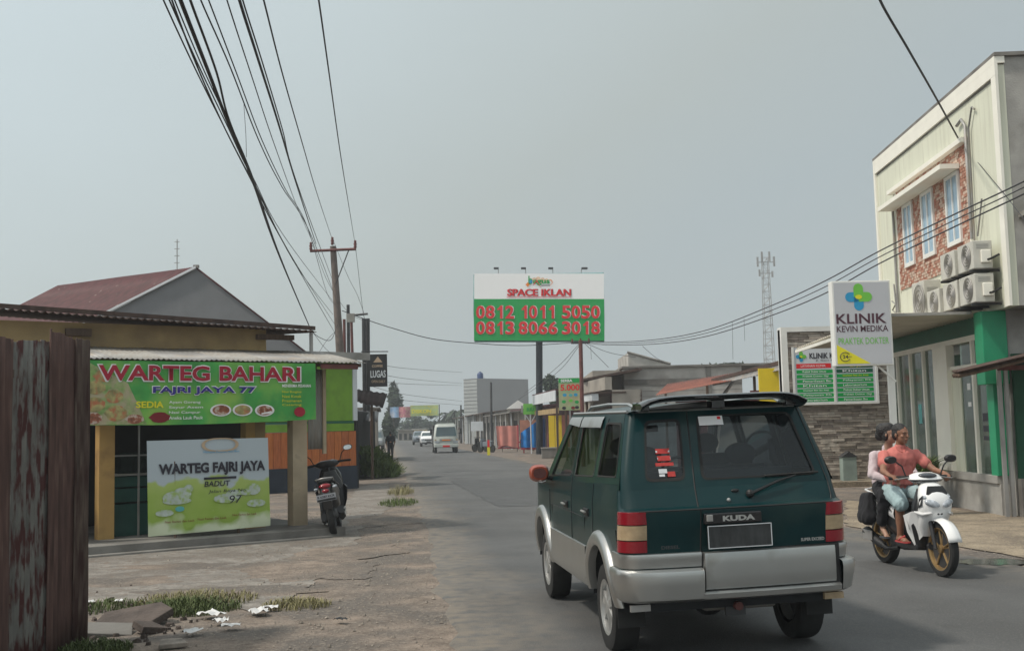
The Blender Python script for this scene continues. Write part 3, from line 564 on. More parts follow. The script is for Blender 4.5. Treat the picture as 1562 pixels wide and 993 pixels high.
# brick tiles in three colours, laid as a mosaic
mat('tile_red', (.40, .20, .14), .8, var=.2, sc=8); mat('tile_pale', (.52, .39, .31), .8, var=.15, sc=8); mat('tile_brown', (.33, .13, .085), .8, var=.2, sc=8)
B('tile_bed', 'tile_brown', cl, (.9, 5.25, .0, .008, 4.42, 6.56)); B('tile_ledge', 'cream_trim', cl, (.82, 5.5, .0, .14, 6.56, 6.65)); B('window_hood', 'cream_trim', cl, (1.25, 5.4, .03, .38, 6.18, 6.27)); B('panel_trim', 'cream_trim', cl, (.84, .898, .0, .04, 4.40, 6.56), (5.252, 5.3, .0, .03, 4.40, 6.56))
wins = [(1.40, 2.0), (2.88, 3.47), (4.20, 4.72)]
tb = {k: MB() for k in ('tile_red', 'tile_pale', 'tile_brown')}
nz_ = 36; tz = (6.56 - 4.42) / nz_
for j in range(nz_):
    x = .9 + (.05 if j % 2 else 0)
    while x < 5.2:
        w_ = min(.11, 5.25 - x); z = 4.42 + j * tz
        if not any(a - .07 < x + w_ and x < b + .07 and 4.83 < z + tz and z < 6.2 for a, b in wins):
            k = (int(x / .115) + j) % 4; mm_ = R.choice(['tile_pale', 'tile_pale', 'tile_red']) if k in (0, 1) else R.choice(['tile_red', 'tile_red', 'tile_brown', 'tile_pale'])
            tb[mm_].box(x, x + w_ - .008, .008, .016 + .012 * R.random(), z, z + tz - .008)
        x += .115
for k, q in tb.items(): q.build('tiles', k, cl, kind='stuff')
mat('window_blue', (.28, .42, .55), .12, var=.25, sc=2, coat=.3)
for (a, b_) in wins:
    f = B('window_frame', 'white_paint', cl, (a - .07, a, .0, .05, 4.84, 6.17), (b_, b_ + .07, .0, .05, 4.84, 6.17), (a, b_, .0, .05, 4.84, 4.92), (a, b_, .0, .05, 6.1, 6.17), ((a + b_) / 2 - .02, (a + b_) / 2 + .02, .01, .045, 4.92, 6.1))
    B('pane', 'window_blue', f, (a, (a + b_) / 2 - .02, .015, .025, 4.92, 6.1)); B('pane', 'window_blue', f, ((a + b_) / 2 + .02, b_, .015, .025, 4.92, 6.1))
for pts, r_ in (([(.78, .05, 4.8), (.78, .05, 6.85), (.95, .05, 7.0), (1.2, .05, 6.95)], .03), ([(.66, .05, 4.75), (.62, .05, 6.75), (.4, .05, 7.08), (.28, .05, 7.0)], .018), ([(.5, .05, 4.8), (.2, .05, 5.4)], .016), ([(5.42, .05, 3.6), (5.40, .05, 5.9), (5.42, .05, 6.4)], .03), ([(5.62, .06, 3.5), (5.5, .06, 4.1), (5.6, .06, 4.6)], .02), ([(5.8, .06, 3.9), (5.55, .06, 3.95), (5.8, .06, 4.05), (5.55, .06, 4.15), (5.8, .06, 4.25)], .018)):
    MB().tube(pts, r_, 6).build('pipe', 'zinc', cl, smooth=60)
# shopfront
B('plinth', 'concrete', cl, (.2, 6.6, -.35, .03, -.03, .52)); B('sill', 'concrete', cl, (.25, 6.6, -.3, .07, .52, .66), bevel=.01)
B('header', 'deep_and_shaded_green', cl, (.3, 6.7, -.25, .04, 3.12, 3.45)); B('transom', 'cream_trim', cl, (.5, 6.6, -.06, .03, 3.02, 3.12)); B('transom', 'cream_trim', cl, (.5, 2.42, -.05, .02, 2.55, 2.61))  # header is the clinic green with its shade painted in
for a, b_ in ((.5, .56), (1.18, 1.26), (2.42, 3.22), (3.98, 4.06), (4.86, 4.94), (5.8, 5.88), (6.5, 6.6)): B('mullion', 'cream_trim', cl, (a, b_, -.07, .035 if b_ - a < .5 else .08, .66, 3.02))
B('mullion', 'cream', cl, (1.95, 2.42, -.06, .0, .66, 2.55))
for a, b_ in ((.56, 1.18), (1.26, 1.95), (3.22, 3.98), (4.06, 4.86), (4.94, 5.8), (5.88, 6.5)): B('pane', 'clinic_glass', cl, (a, b_, -.03, -.022, .66, 3.02))
mat('curtain', (.62, .74, .66), .9, var=.1, sc=2, stretch=(8, 8, .3)); corr('curtain', 'curtain', cl, (.5, -.5, .7), (6.5, -.5, .7), (6.5, -.5, 2.9), (.5, -.5, 2.9), .16, .035, 2)
B('inner_floor', 'pale_print', cl, (.5, 6.6, -3, -.35, .5, .6)); B('inner_ceiling', 'white_paint', cl, (.3, 6.6, -3, -.25, 3.05, 3.1))
B('notice', 'white_print', cl, (1.5, 1.66, -.02, -.017, 2.15, 2.27), (1.5, 1.66, -.02, -.017, 1.85, 1.93)); B('notice', 'black_print', cl, (.72, .98, -.02, -.017, 1.25, 1.32), (.72, .98, -.02, -.017, 1.4, 1.5), (.72, .98, -.02, -.017, 1.58, 1.72)); B('notice', 'teal', cl, (4.4, 4.6, -.02, -.017, 1.55, 1.95))
B('door_closer', 'white_paint', cl, (1.3, 1.92, -.2, -.1, 2.62, 2.9))
B('corner_box', 'clinic_green', cl, (.04, .42, -.17, .24, 2.2, 3.44), bevel=.01); B('corner_strip', 'clinic_green', cl, (.2, .5, -.16, .06, .66, 2.2))
corr('awning_sheet', mat('awning_beige', (.50, .46, .38), .6, var=.12, sc=2), cl, (.35, .04, 3.43), (8.1, .04, 3.43), (8.1, 1.74, 3.40), (.35, 1.74, 3.47), .19, .02, 3)
B('awning_rail', 'cream_trim', cl, (.35, 8.1, 1.72, 1.77, 3.30, 3.37), M=None); B('awning_edge', 'concrete', cl, (.33, .37, .3, 1.77, 3.42, 3.47))
B('awning_post', 'white_paint', cl, (.32, .42, 1.66, 1.76, 0, 3.42));
mat('ac_white', (.52, .51, .46), .55, var=.1, sc=4)
# air conditioner units on brackets
def ac(x, z, hh, label, wdt=.74):
    a = thing('air_conditioner', CP0, CA, label, 'air conditioner', 'air conditioners on the clinic front')
    a.matrix_world = frameM(CP0, CA) @ Matrix.Translation((x, .14, z))
    B('casing', 'ac_white', a, (0, wdt, 0, .32, 0, hh), bevel=.012)
    b = MB(); n = 22; rr_ = hh * .42; cx, cz = wdt * .4, hh * .5
    for r_ in (1, .72, .45, .2):
        b.tube([(cx + rr_ * r_ * cos(k * 2 * pi / n), .335, cz + rr_ * r_ * sin(k * 2 * pi / n)) for k in range(n + 1)], .008, 4, cap=False)
    b.build('fan_grille', 'steel_post', a)
    MB().add([(cx + rr_ * cos(k * 2 * pi / n), .324, cz + rr_ * sin(k * 2 * pi / n)) for k in range(n)], [tuple(range(n))]).build('fan', mat('fan_dark', (.30, .29, .26), .8), a)
    B('side_cover', 'cream_trim', a, (-.05, 0, .04, .2, hh * .2, hh * .65), bevel=.01); B('slot', 'steel_post', a, *[(-.004, .001, .06, .26, hh * .72 + .03 * i, hh * .72 + .012 + .03 * i) for i in range(3)])
    MB().tube([(-.03, .1, hh * .3), (-.12, .08, hh * .3), (-.14, -.06, hh * .45)], .018, 6).build('hose', 'rubber', a)
    B('bracket', 'dark_metal', a, (.08, .11, -.13, .36, -.05, -.01), (wdt - .11, wdt - .08, -.13, .36, -.05, -.01)); B('bracket_tray', 'concrete_dark', a, (-.02, wdt, -.1, .3, -.012, -.003))
ac(-.36, 4.12, .47, 'air conditioner at the near end of the upper row, under the tile panel'); ac(.55, 4.12, .46, 'air conditioner second from the near end in the upper row')
ac(-.36, 3.56, .48, 'air conditioner at the near end of the lower row above the green box'); ac(.5, 3.56, .48, 'second air conditioner from the near end in the lower row'); ac(1.45, 3.52, .5, 'third air conditioner in the lower row, with a narrow casing', .7); ac(2.3, 3.5, .78, 'tallest air conditioner, at the far end of the lower row')
# ---- lit box sign on the awning post
sg = thing('clinic_sign', (5.47, 19.12, 2.57), .02, 'white lightbox sign reading KLINIK KEVIN MEDIKA with a green and blue cross', 'sign')
sw, sh_ = .98, 1.45
B('casing', 'white_paint', sg, (0, sw + .02, 0, .2, 0, sh_), bevel=.008); mat('sign_face', (.50, .51, .54), .35, var=.02); B('face', 'sign_face', sg, (.03, sw - .01, -.006, 0, .03, sh_ - .03))
def cross(parent, cx, cz, r_, y):
    w_ = r_ * .36
    for (dx, dz, m_) in ((0, 1, 'lime_print'), (1, 0, 'lime_print'), (-1, 0, 'blue_print'), (0, -1, 'blue_print')):
        pts = []; L = r_ - w_
        for k in range(13):
            t = -pi / 2 + pi * k / 12; a, b_ = L + w_ * cos(t), w_ * sin(t); pts.append((a, b_))
        pts = [(0.0, -w_)] + pts + [(0.0, w_)]
        P = [(cx + (p[0] * dx - p[1] * dz), y - (.001 if dz > 0 else 0) - (.0015 if dx > 0 else 0), cz + (p[0] * dz + p[1] * dx)) for p in pts]
        MB().add(P, [tuple(range(len(P)))]).build('cross_arm', m_, parent)
    disc(parent, cx, cz, w_ * .7, w_ * .45, 'yellow_print', y=y - .004, name='cross_centre')
cross(sg, .45, 1.17, .23, -.010)
text(sg, 'KLINIK', .05, .715, .86, .17, mat('plum_print', (.07, .02, .035), .5), y=-.010, bold=.02); text(sg, 'KEVIN MEDIKA', .05, .575, .88, .105, 'plum_print', y=-.010, bold=.012)
text(sg, 'PRAKTEK DOKTER', .07, .365, .86, .11, 'lime_print', y=-.010, bold=.0)
rect(sg, 0, 0, 0, 0, 'yellow_print', y=-.009, name='corner_triangle', poly=[(.035, .035), (.6, .035), (.035, .36)])
b = MB(); b.tube([(.17 + .085 * cos(k * pi / 12 + .6), -.012, .155 + .075 * sin(k * pi / 12 + .6)) for k in range(21)], .006, 4); b.build('clock_ring', 'black_print', sg)
text(sg, '24', .13, .125, .09, .06, 'black_print', y=-.012, bold=.02); text(sg, 'JAM', .22, .13, .06, .035, 'black_print', y=-.012)
MB().tube([(.75, .1, 0), (1.05, .1, -.28)], .018, 6).build('brace', 'white_paint', sg)
# ---- stone faced wall with the service board
st = thing('stone_wall', (7.15, 30, 0), 0, 'white framed wall faced with grey brown ledge stone left of the clinic', 'wall')
B('core', 'concrete_dark', st, (.0, 3.6, .06, .3, 0, 4.1)); B('frame', 'white_paint', st, (.0, .16, -.08, .35, 0, 4.16)); B('frame', 'white_paint', st, (.16, 3.6, -.08, .35, 4.03, 4.16)); 
for nm, c in (('stone_a', (.36, .31, .26)), ('stone_b', (.25, .21, .18)), ('stone_c', (.47, .42, .36))): mat(nm, c, .9, var=.25, sc=6)
sb_ = {k: MB() for k in ('stone_a', 'stone_b', 'stone_c')}; z = .02
while z < 4.0:
    hh = R.uniform(.05, .085); x = .16 - R.uniform(0, .2)
    while x < 3.6:
        w_ = R.uniform(.18, .48); d_ = R.uniform(0, .055); sb_[R.choice(['stone_a', 'stone_a', 'stone_b', 'stone_c'])].box(max(x, .16), min(x + w_ - .008, 3.6), -.0 - d_, .07, z, min(z + hh - .008, 4.03)); x += w_
    z += hh
for k, q in sb_.items(): q.build('stones', k, st, kind='stuff')
B('step', 'sand', st, (-.2, 3.4, -1.4, -.1, -.03, .12), bevel=.01); 
bd = thing('service_board', (7.42, 29.86, 2.12), 0, 'white service board with green rows headed KLINIK KEVIN on the stone wall', 'sign')
B('panel', 'pale_print', bd, (0, 2.2, .0, .06, 0, 1.48)); B('frame', 'white_paint', bd, (-.03, 2.23, -.02, .0, -.04, .02), (-.03, .03, -.02, 0, .02, 1.5), (1.04, 1.10, -.02, 0, .02, 1.06), (2.17, 2.23, -.02, 0, .02, 1.5))
cross(bd, .22, 1.24, .14, -.008); text(bd, 'KLINIK KEVIN MEDIKA', .44, 1.18, 1.6, .15, 'black_print', bold=.03); text(bd, 'Jl. Raya Kesehatan', .6, 1.1, .9, .05, 'black_print')
rect(bd, .08, 1.0, .93, 1.05, 'red_print'); text(bd, 'LAYANAN KLINIK', .2, .96, .66, .06, 'white_print', y=-.009)
rows_ = ['Praktek Dokter Umum', 'Praktek Dokter Gigi', 'Pemeriksaan Ibu', 'Khitan', 'Imunisasi Bayi dan Anak', 'Pelayanan Kb', 'Laboratorium']
for k in range(7):
    z = .79 - k * .125
    for a in (.08, 1.14):
        if a > 1 or k < 7: rect(bd, a, a + .96, z, z + .095, 'green_print' if (a < 1 or k) else 'deep_and_shaded_green'); text(bd, rows_[(k + (3 if a > 1 else 0)) % 7], a + .16, z + .02, .62 + .06 * (k % 3), .055, 'white_print' if not (a > 1 and k == 1) else 'yellow_print', y=-.009, bold=.01)
rect(bd, 1.14, 2.1, .915, 1.01, 'deep_and_shaded_green'); text(bd, 'BPJS', 1.5, .93, .3, .05, 'yellow_print', y=-.009, bold=.02)
bi = thing('bin', (8.55, 29.2, 0), 0, 'pale green bin with a dark pitched lid against the stone wall', 'bin')
B('body', mat('bin_green', (.25, .31, .28), .6), bi, (-.18, .18, -.15, .15, .0, .72), bevel=.01); MB().prism([(-.21, .72), (.21, .72), (0, .86)], -.17, .17, 'y').build('lid', 'dark_metal', bi)
pl_ = thing('potted_plant', (7.75, 21.6, 0), 0, 'leafy green plant with dry tips in front of the clinic glass', 'plant')
MB().loft([(0, 0, 0, .16, .16), (.3, 0, 0, .22, .22), (.34, 0, 0, .24, .24)], 12, 2).build('pot', 'pole_rust', pl_, smooth=40)
b = MB()
for i in range(420):
    a = R.uniform(0, 2 * pi); l = R.uniform(.2, .62); hh = R.uniform(.2, .85); w = .015
    p0 = Vector((.05 * cos(a), .05 * sin(a), .34)); p2 = Vector((l * cos(a), l * 1.3 * sin(a), .34 + hh * .75)); p1 = (p0 + p2) / 2 + Vector((0, 0, .2)); o_ = Vector((-sin(a) * w, cos(a) * w, 0)); b.add([p0 - o_ * .3, p0 + o_ * .3, p1 + o_, p1 - o_, p2], [(0, 1, 2, 3), (3, 2, 4)])
b.build('leaves', 'leaf_light', pl_)
# ---- dark roofed stall at the right edge
rs = thing('roadside_stall', (8.1, 18.2, 0), 0, 'dark green stall with a low rusty brown roof at the right edge', 'stall')
o0 = Vector((8.1, 18.2, 0)); q = [Vector(p) - o0 for p in ((6.98, 17.7, 2.37), (11.5, 17.3, 3.35), (11.5, 18.9, 3.30), (7.35, 18.9, 2.42))]
corr('roof_sheet', 'roof_brown', rs, q[0], q[3], q[2], q[1], .12, .02, 4); 
for k in range(3):
    a, b_ = q[0].lerp(q[3], .1 + .4 * k), q[1].lerp(q[2], .1 + .4 * k); MB().tube([a - Vector((0, 0, .07)), b_ - Vector((0, 0, .07))], .035, 4).build('purlin', 'wood_dark', rs)
for (x, y) in ((.02, .72), (.14, .74)): B('post', 'steel_post', rs, (x, x + .06, y, y + .06, -.02, 2.55))
B('side_wall', 'stall_green', rs, (.28, 3.4, .7, .78, .62, 2.7)); B('base_wall', 'concrete_dark', rs, (.26, 3.4, .62, .78, -.02, .62))
B('beam', 'pole_rust', rs, (.0, 3.4, .62, .68, 2.42, 2.5))
# ================================================================== ROW OF SHOPS on the right, further on
def sfor(px, t):
    k = (px - 781) / 1720; return t * (.9937 - .1118 * k) / (.1118 + .9937 * k)
def rowthing(name, px0, px1, t, label, cat, group=None):   # px0 far end, px1 near end; local +y along the road, +x away from it; origin at the near end
    s1 = sfor(px1, t); s0 = min(sfor(px0, t), 400); p = rd(s1, t); o = thing(name, p, RA, label, cat, group); return o, s0 - s1, s1
def zof(py, Y, px=820): return CH + (653.5 - .0235 * (px - 781) - py) / 1720 * Y
mat('blockwork', (.40, .385, .36), .9, var=.15, sc=1.5, c2=(.26, .24, .22), thr=.6, sc2=1)
mat('plaster', (.34, .31, .27), .9, var=.12, sc=1.2, c2=(.22, .2, .18), thr=.62, sc2=.8)
mat('maroon', (.10, .018, .018), .8, var=.3); mat('yellow_door', (.78, .58, .02), .5, var=.05); mat('door_brown', (.35, .13, .09), .7, var=.2)
# grey concrete workshop
Yg = 55; c0 = at(905, 600, Yg); c1 = at(968, 600, Yg); c2_ = at(1125, 600, Yg)
gw = thing('workshop_building', (c0.x, Yg, 0), 0, 'grey concrete workshop with a flat roof and dark eave beyond the car', 'building')
x1, x2 = c1.x - c0.x, c2_.x - c0.x
B('wall', 'plaster', gw, (0, x1, 0, 8, 0, zof(566, Yg, 900))); B('wall', 'blockwork', gw, (x1 - .6, x2, -1.2, 9, 0, zof(563, Yg, 1000)))
B('lintel', 'concrete_dark', gw, (x1 - .62, x2, -1.23, -1.2, zof(585, Yg, 1000) - .12, zof(585, Yg, 1000) + .16)); B('column', 'concrete_dark', gw, (x1 + 3.3, x1 + 3.55, -1.25, -1.2, 2, zof(563, Yg, 1000)))
for zz in [2 + .25 * i for i in range(7)]: B('block_joint', 'concrete_dark', gw, (x1 - .6, x2, -1.206, -1.2, zz, zz + .02))
e0, e1 = at(890, 578, 52.5), at(968, 561, 52.5)
MB().hexa([(e0.x - c0.x, -2.6, e0.z - .08), (x1 + .1, -2.6, e1.z - .12), (x1 + .1, 8, e1.z - .1), (e0.x - c0.x, 8, e0.z - .08)], [(e0.x - c0.x, -2.6, e0.z + .02), (x1 + .1, -2.6, e1.z), (x1 + .1, 8, e1.z + .02), (e0.x - c0.x, 8, e0.z + .02)]).build('eave', 'roof_brown', gw)
B('roof_slab', 'concrete_dark', gw, (x1 - .7, x2 + 1.5, -1.35, 9, zof(563, Yg, 1000), zof(563, Yg, 1000) + .09))
pa, pb_ = at(958, 538, 60), at(1020, 556, 60)
gb = thing('parapet_house', (pa.x, 60, 0), 0, 'pale gable parapet rising behind the grey workshop roof', 'building')
MB().prism([(0, 0), (5, 0), (5, 4.2), (pb_.x - pa.x, pb_.z), (0, pa.z)], 0, 6, 'y').build('wall', 'blockwork', gb); MB().tube([(-.05, -.05, pa.z + .03), (pb_.x - pa.x + .1, -.05, pb_.z + .03)], .06, 4).build('coping', 'concrete_dark', gb)
# red lean-to, dark roof and yellow wall in front of it
r0, r1 = at(1000, 603, 42), at(1160, 572, 36)
lt = thing('lean_to_stall', (r0.x, 42, 0), 0, 'stall under a sloping red rusty sheet roof seen above the car', 'stall')
d1 = r1 - r0; mat('roof_red', (.22, .075, .05), .75, var=.3, sc=3)
corr('roof_sheet', 'roof_red', lt, (0, 0, r0.z), (d1.x, d1.y, r1.z), (d1.x + .8, d1.y + 2.5, r1.z + .35), (.8, 2.5, r0.z + .5), .15, .02, 3)
B('wall', 'maroon', lt, (.8, 4.2, .4, .5, 0, 2.6)); B('roof_beam', 'roof_red', lt, (.0, .06, -.06, .0, 2.5, 2.58)) 
for k in range(3): p = Vector((0, 0, r0.z)).lerp(Vector((d1.x, d1.y, r1.z)), .1 + .42 * k); B('post', 'wood_dark', lt, (p.x, p.x + .08, p.y, p.y + .08, 0, p.z))
dr0, dr1 = at(1085, 578, 40), at(1192, 549, 33)
dk = thing('roofed_stall', (dr1.x, 33, 0), 0, 'yellow walled stall under a dark sloping roof beside the white frame', 'stall')
dd = dr0 - dr1
MB().hexa([(dd.x, dd.y, dr0.z - .1), (0, 0, dr1.z - .12), (.6, 3, dr1.z - .1), (dd.x + .6, dd.y + 3, dr0.z)], [(dd.x, dd.y, dr0.z), (0, 0, dr1.z), (.6, 3, dr1.z + .1), (dd.x + .6, dd.y + 3, dr0.z + .1)]).build('roof', 'roof_brown', dk)
corr('roof_sheet', 'zinc', dk, (dd.x, dd.y - .3, dr0.z - .25), (-.1, -.35, dr1.z - .3), (0, .1, dr1.z - .14), (dd.x, dd.y, dr0.z - .12), .15, .02, 2)
yl, yr_ = at(1157, 562, 33.4), at(1190, 600, 33.4); B('wall', 'yellow_door', dk, (yl.x - dr1.x, yr_.x - dr1.x + .4, .4, .5, 0, yl.z)); B('wall', 'maroon', dk, (dd.x, yl.x - dr1.x, .45, .55, 0, 2.6))
MB().tube([(dd.x + .4, dd.y + .2, 2.6), (dd.x + 1.0, dd.y + .5, 3.3), (dd.x + 1.5, dd.y + .5, 3.35)], .06, 6).build('drain_pipe', 'zinc', dk)
# stall with pale fascia and maroon inside
o, L, s1 = rowthing('fascia_stall', 882, 931, 9.6, 'open stall with pale painted fascia boards and a maroon interior', 'stall')
o, L, s1 = o, abs(L), s1
B('fascia', 'plaster', o, (-.3, .0, .0, 9, 3.2, 3.75)); B('fascia', 'pale_print', o, (-.9, -.6, .0, 9, 2.75, 3.05)); B('canopy', 'roof_brown', o, (-.95, .6, -.05, 9, 3.06, 3.12)); B('wall', 'maroon', o, (1.2, 1.3, .0, 13, 0, 3.2)); B('end_wall', 'plaster', o, (.0, 1.3, .0, .12, 0, 3.2)); 
for y in (2, 5, 8, 11): B('post', 'wood_dark', o, (-.8, -.7, y, y + .1, 0, 2.75))
# yellow door shop
o, L, s1 = rowthing('yellow_door_shop', 833, 862, 10.2, 'shop with tall bright yellow shutters between brown posts', 'shop')
B('wall', 'maroon', o, (.9, 4, 0, 10, 0, 3.6)); B('fascia', 'tan_wall', o, (-.6, -.5, -.1, 10, 2.45, 2.75)); B('roof', 'roof_maroon', o, (-.7, 4, -.2, 10, 3.75, 3.82)); B('upper_fascia', 'pale_print', o, (-.72, -.66, -.2, 10, 3.15, 3.75))
x0 = 0
for i, (pa_, pb2, m_) in enumerate(((837, 846, 'yellow_door'), (846.6, 852, 'yellow_door'), (852.6, 857, 'yellow_door'), (857.5, 862, 'door_brown'), (866, 871, 'door_brown'))):
    Yd = 66 - i * .3; a, b_ = at(pa_, 650, Yd), at(pb2, 650, Yd); M_ = o.matrix_world.inverted() if False else None
    dr = MB().box(a.x, b_.x, Yd, Yd + .06, .05, 2.35); q = dr.build('shutter', m_, o); q.matrix_parent_inverse = Matrix.Identity(4)
    q.data.transform((Matrix.Translation(o.location) @ Matrix.Rotation(RA, 4, 'Z')).inverted())
lw_ = thing('low_wall', (*at(826, 690, 62).xy, 0), 0, 'low mossy stone wall behind the car mirror', 'wall'); B('wall', 'concrete_dark', lw_, (0, 4.2, 0, .3, 0, .52), bevel=.03); B('coping', 'concrete', lw_, (-.03, 4.23, -.03, .33, .52, .58))
# price sign 5.000
p = at(853, 626, 48.5); ps = thing('price_sign', (p.x, 48.5, p.z), -.02, 'square market sign with green head and red 5.000 price', 'sign'); sgn_w, sgn_h = 1.0, 1.38
mat('sign_mix', (.42, .38, .22), .5, var=.25, sc=4, c2=(.30, .42, .22), thr=.5, sc2=3)
B('panel', 'sign_mix', ps, (0, sgn_w, 0, .06, 0, sgn_h)); rect(ps, .01, sgn_w - .01, sgn_h - .2, sgn_h - .01, 'green_print'); text(ps, '5.000', .08, .84, .82, .27, 'red_print', bold=.03); text(ps, 'SERBA', .1, sgn_h - .17, .5, .12, 'white_print', y=-.012, bold=.03)
for k, (x, z, m_) in enumerate([(.3, .8, 'blue_print'), (.6, .78, 'teal'), (.85, .8, 'blue_print'), (.25, .45, 'green_print'), (.6, .5, 'lime_print'), (.9, .42, 'green_print'), (.25, .12, 'black_print'), (.7, .12, 'dark_red_print'), (.9, .14, 'black_print')]): disc(ps, x * .85, z * .82, .09, .07, m_, n=9)
B('post', 'steel_post', ps, (.42, .50, .06, .14, -p.z, sgn_h * .9))
p = at(889.5, 690, 47.5); rp = thing('red_post', (p.x, 47.5, 0), 0, 'thin dark red iron post standing before the price sign', 'pole'); t_ = at(885.5, 519, 47.5)
MB().tube([(0, 0, 0), (t_.x - p.x, 0, t_.z)], .085, 8).build('pole', 'pole_rust', rp, smooth=60); B('crossbar', 'dark_metal', rp, (t_.x - p.x - .4, t_.x - p.x + .4, -.03, .03, t_.z - .15, t_.z - .08))
for x in (-.35, 0, .35): MB().tube([(t_.x - p.x + x, 0, t_.z - .1), (t_.x - p.x + x, 0, t_.z + .08)], .04, 6).build('insulator', 'pole_rust', rp)
# blue tarpaulin stall, pink sheet, cart, green sign, cloths
def flatbox(name, px0, py0, px1, py1, Y, dep, m, parent, bevel=0):
    a, b_ = at(px0, py1, Y), at(px1, py0, Y); o = parent.location; return B(name, m, parent, (a.x - o.x, b_.x - o.x, Y - o.y, Y - o.y + dep, max(0, a.z), b_.z), bevel=bevel)
mat('tarp_blue', (.005, .20, .60), .45, var=.2, sc=3); mat('tarp_navy', (.005, .05, .20), .5, var=.2, sc=3); mat('sheet_pink', (.62, .24, .20), .7, var=.1, sc=2); mat('cart_red', (.38, .03, .05), .6, var=.2); mat('board_orange', (.5, .22, .15), .7, var=.15)
p = at(812, 690, 76); bt = thing('tarpaulin_stall', (p.x, 76, 0), 0, 'small stall wrapped in blue tarpaulin on a red base', 'stall')
a, b_ = at(795, 688, 76), at(831, 640, 76)
rows = [[(a.x - p.x + (b_.x - a.x) * i / 16, .08 * sin(i * 1.3) + .04 * sin(j * 2 + i), .35 + (1.0 + .0 * i + .07 * i * (1 if i < 12 else .9)) * j / 6) for i in range(17)] for j in range(7)]
MB().grid([r[:12] for r in rows]).build('tarpaulin', 'tarp_blue', bt, smooth=60); MB().grid([r[11:] for r in rows]).build('tarpaulin', 'tarp_navy', bt, smooth=60); B('base', 'cart_red', bt, (a.x - p.x, b_.x - p.x, .05, 1.2, .22, .36)); B('board', 'board_orange', bt, (a.x - p.x - .05, b_.x - p.x - .4, .3, .36, .9, 2.2)); B('body', 'tarp_navy', bt, (a.x - p.x + .05, b_.x - p.x - .05, .4, 1.3, .36, 1.8))
for x in (-.6, -.1, .5): B('leg', 'cart_red', bt, (x, x + .08, .1, .18, 0, .25))
gp = at(811, 692, 74); gs_ = thing('green_sign', (gp.x, 74, 0), 0, 'small green sign on a white forked post by the blue tarpaulin', 'sign'); z0, z1 = zof(632, 74, 811), zof(616, 74, 811)
MB().tube([(0, 0, 0), (-.02, 0, z0)], .05, 6).build('post', 'pale_print', gs_)
for sx in (-1, 1): MB().tube([(0, 0, z0 - .55), (sx * .35, 0, z0)], .03, 5).build('fork', 'pale_print', gs_)
B('panel', 'lime_print', gs_, (-.48, .48, -.04, .04, z0, z1)); B('frame', 'steel_post', gs_, (-.62, -.5, -.05, .05, z0 + .1, z1 - .1), (.5, .62, -.05, .05, z0 + .1, z1 - .1)); text(gs_, 'BUKA', -.25, z0 + .2, .5, .25, 'green_print', y=-.05, bold=.03)
p = at(772, 690, 80); pk = thing('market_cart', (p.x, 80, 0), 0, 'red framed food cart with a big pink sheet hung on it', 'cart')
a, b_ = at(757, 682, 80), at(790, 649, 80); w_ = b_.x - a.x
MB().grid([[(a.x - p.x + w_ * (i / 14) + (.12 * (1 - j / 6) if i < 3 else 0), .06 * sin(i * 1.1), .38 + (b_.z - .38) * j / 6 + .08 * (1 - j / 6) * sin(i / 3)) for i in range(15)] for j in range(7)]).build('sheet', 'sheet_pink', pk, smooth=60)
for x in (a.x - p.x + .4, b_.x - p.x - .1):
    MB().tube([(x, .3, .28 + .26 * sin(0)), (x + .04, .3, .28)], .26, 12).build('wheel', 'dark_metal', pk)
MB().tube([(a.x - p.x + .2, .1, .35), (b_.x - p.x + .4, .1, .75)], .05, 5).build('shaft', 'cart_red', pk); B('frame', 'cart_red', pk, (b_.x - p.x - .05, b_.x - p.x + .05, .0, .1, .2, 1.9), (a.x - p.x + .1, b_.x - p.x + .4, .1, .2, .25, .33)); B('body', 'pale_print', pk, (a.x - p.x + .5, b_.x - p.x - .1, .2, .9, .33, .75))
# farther shops
for (px0, px1, t, zt, m_, lb, rf) in ((750, 797, 10.6, 3.1, 'plaster', 'low brown shop with a long sloping grey roof before the grey block', 'concrete_dark'), (733, 751, 10.4, 3.4, 'blockwork', 'pale little shop under a brown awning far down the road', 'roof_brown'), (700, 733, 10.2, 3.4, 'plaster', 'weathered shop row end far down the right side', 'roof_brown'), (797, 832, 11.5, 3.3, 'maroon', 'maroon shop with a red tin roof behind the blue tarpaulin', 'roof_maroon')):
    o, L, s1 = rowthing('roadside_shop', px0, px1, t, lb, 'shop', 'shops on the far right side'); L = min(L, 45)
    B('wall', m_, o, (0, 6, 0, L, 0, zt)); MB().hexa([(-1.2, -.3, zt - .25), (6, -.3, zt + .5), (6, L, zt + .5), (-1.2, L, zt - .25)], [(-1.2, -.3, zt - .15), (6, -.3, zt + .6), (6, L, zt + .6), (-1.2, L, zt - .15)]).build('roof', rf, o)
    n = max(2, int(L / 4))
    for k in range(n): y = L * (k + .2) / n; B('doorway', 'dark_inside', o, (-.03, 0, y, y + L / n * .6, .1, 2.3)); B('post', R.choice(['dark_metal', 'pale_print', 'wood_dark', 'white_paint']), o, (-1.0, -.92, y, y + .1, 0, zt - .2))
p = at(800, 612, 90); gh = thing('gable_hut', (p.x, 95, 0), 0, 'tiny white gable roof peeping over the long grey shop roof', 'hut'); B('wall', 'plaster', gh, (-1.4, .8, 0, 3, 0, 3.3)); MB().prism([(-1.5, 3.3), (-.5, 4.0), (.6, 3.3)], -.1, 3, 'y').build('gable', 'white_paint', gh)
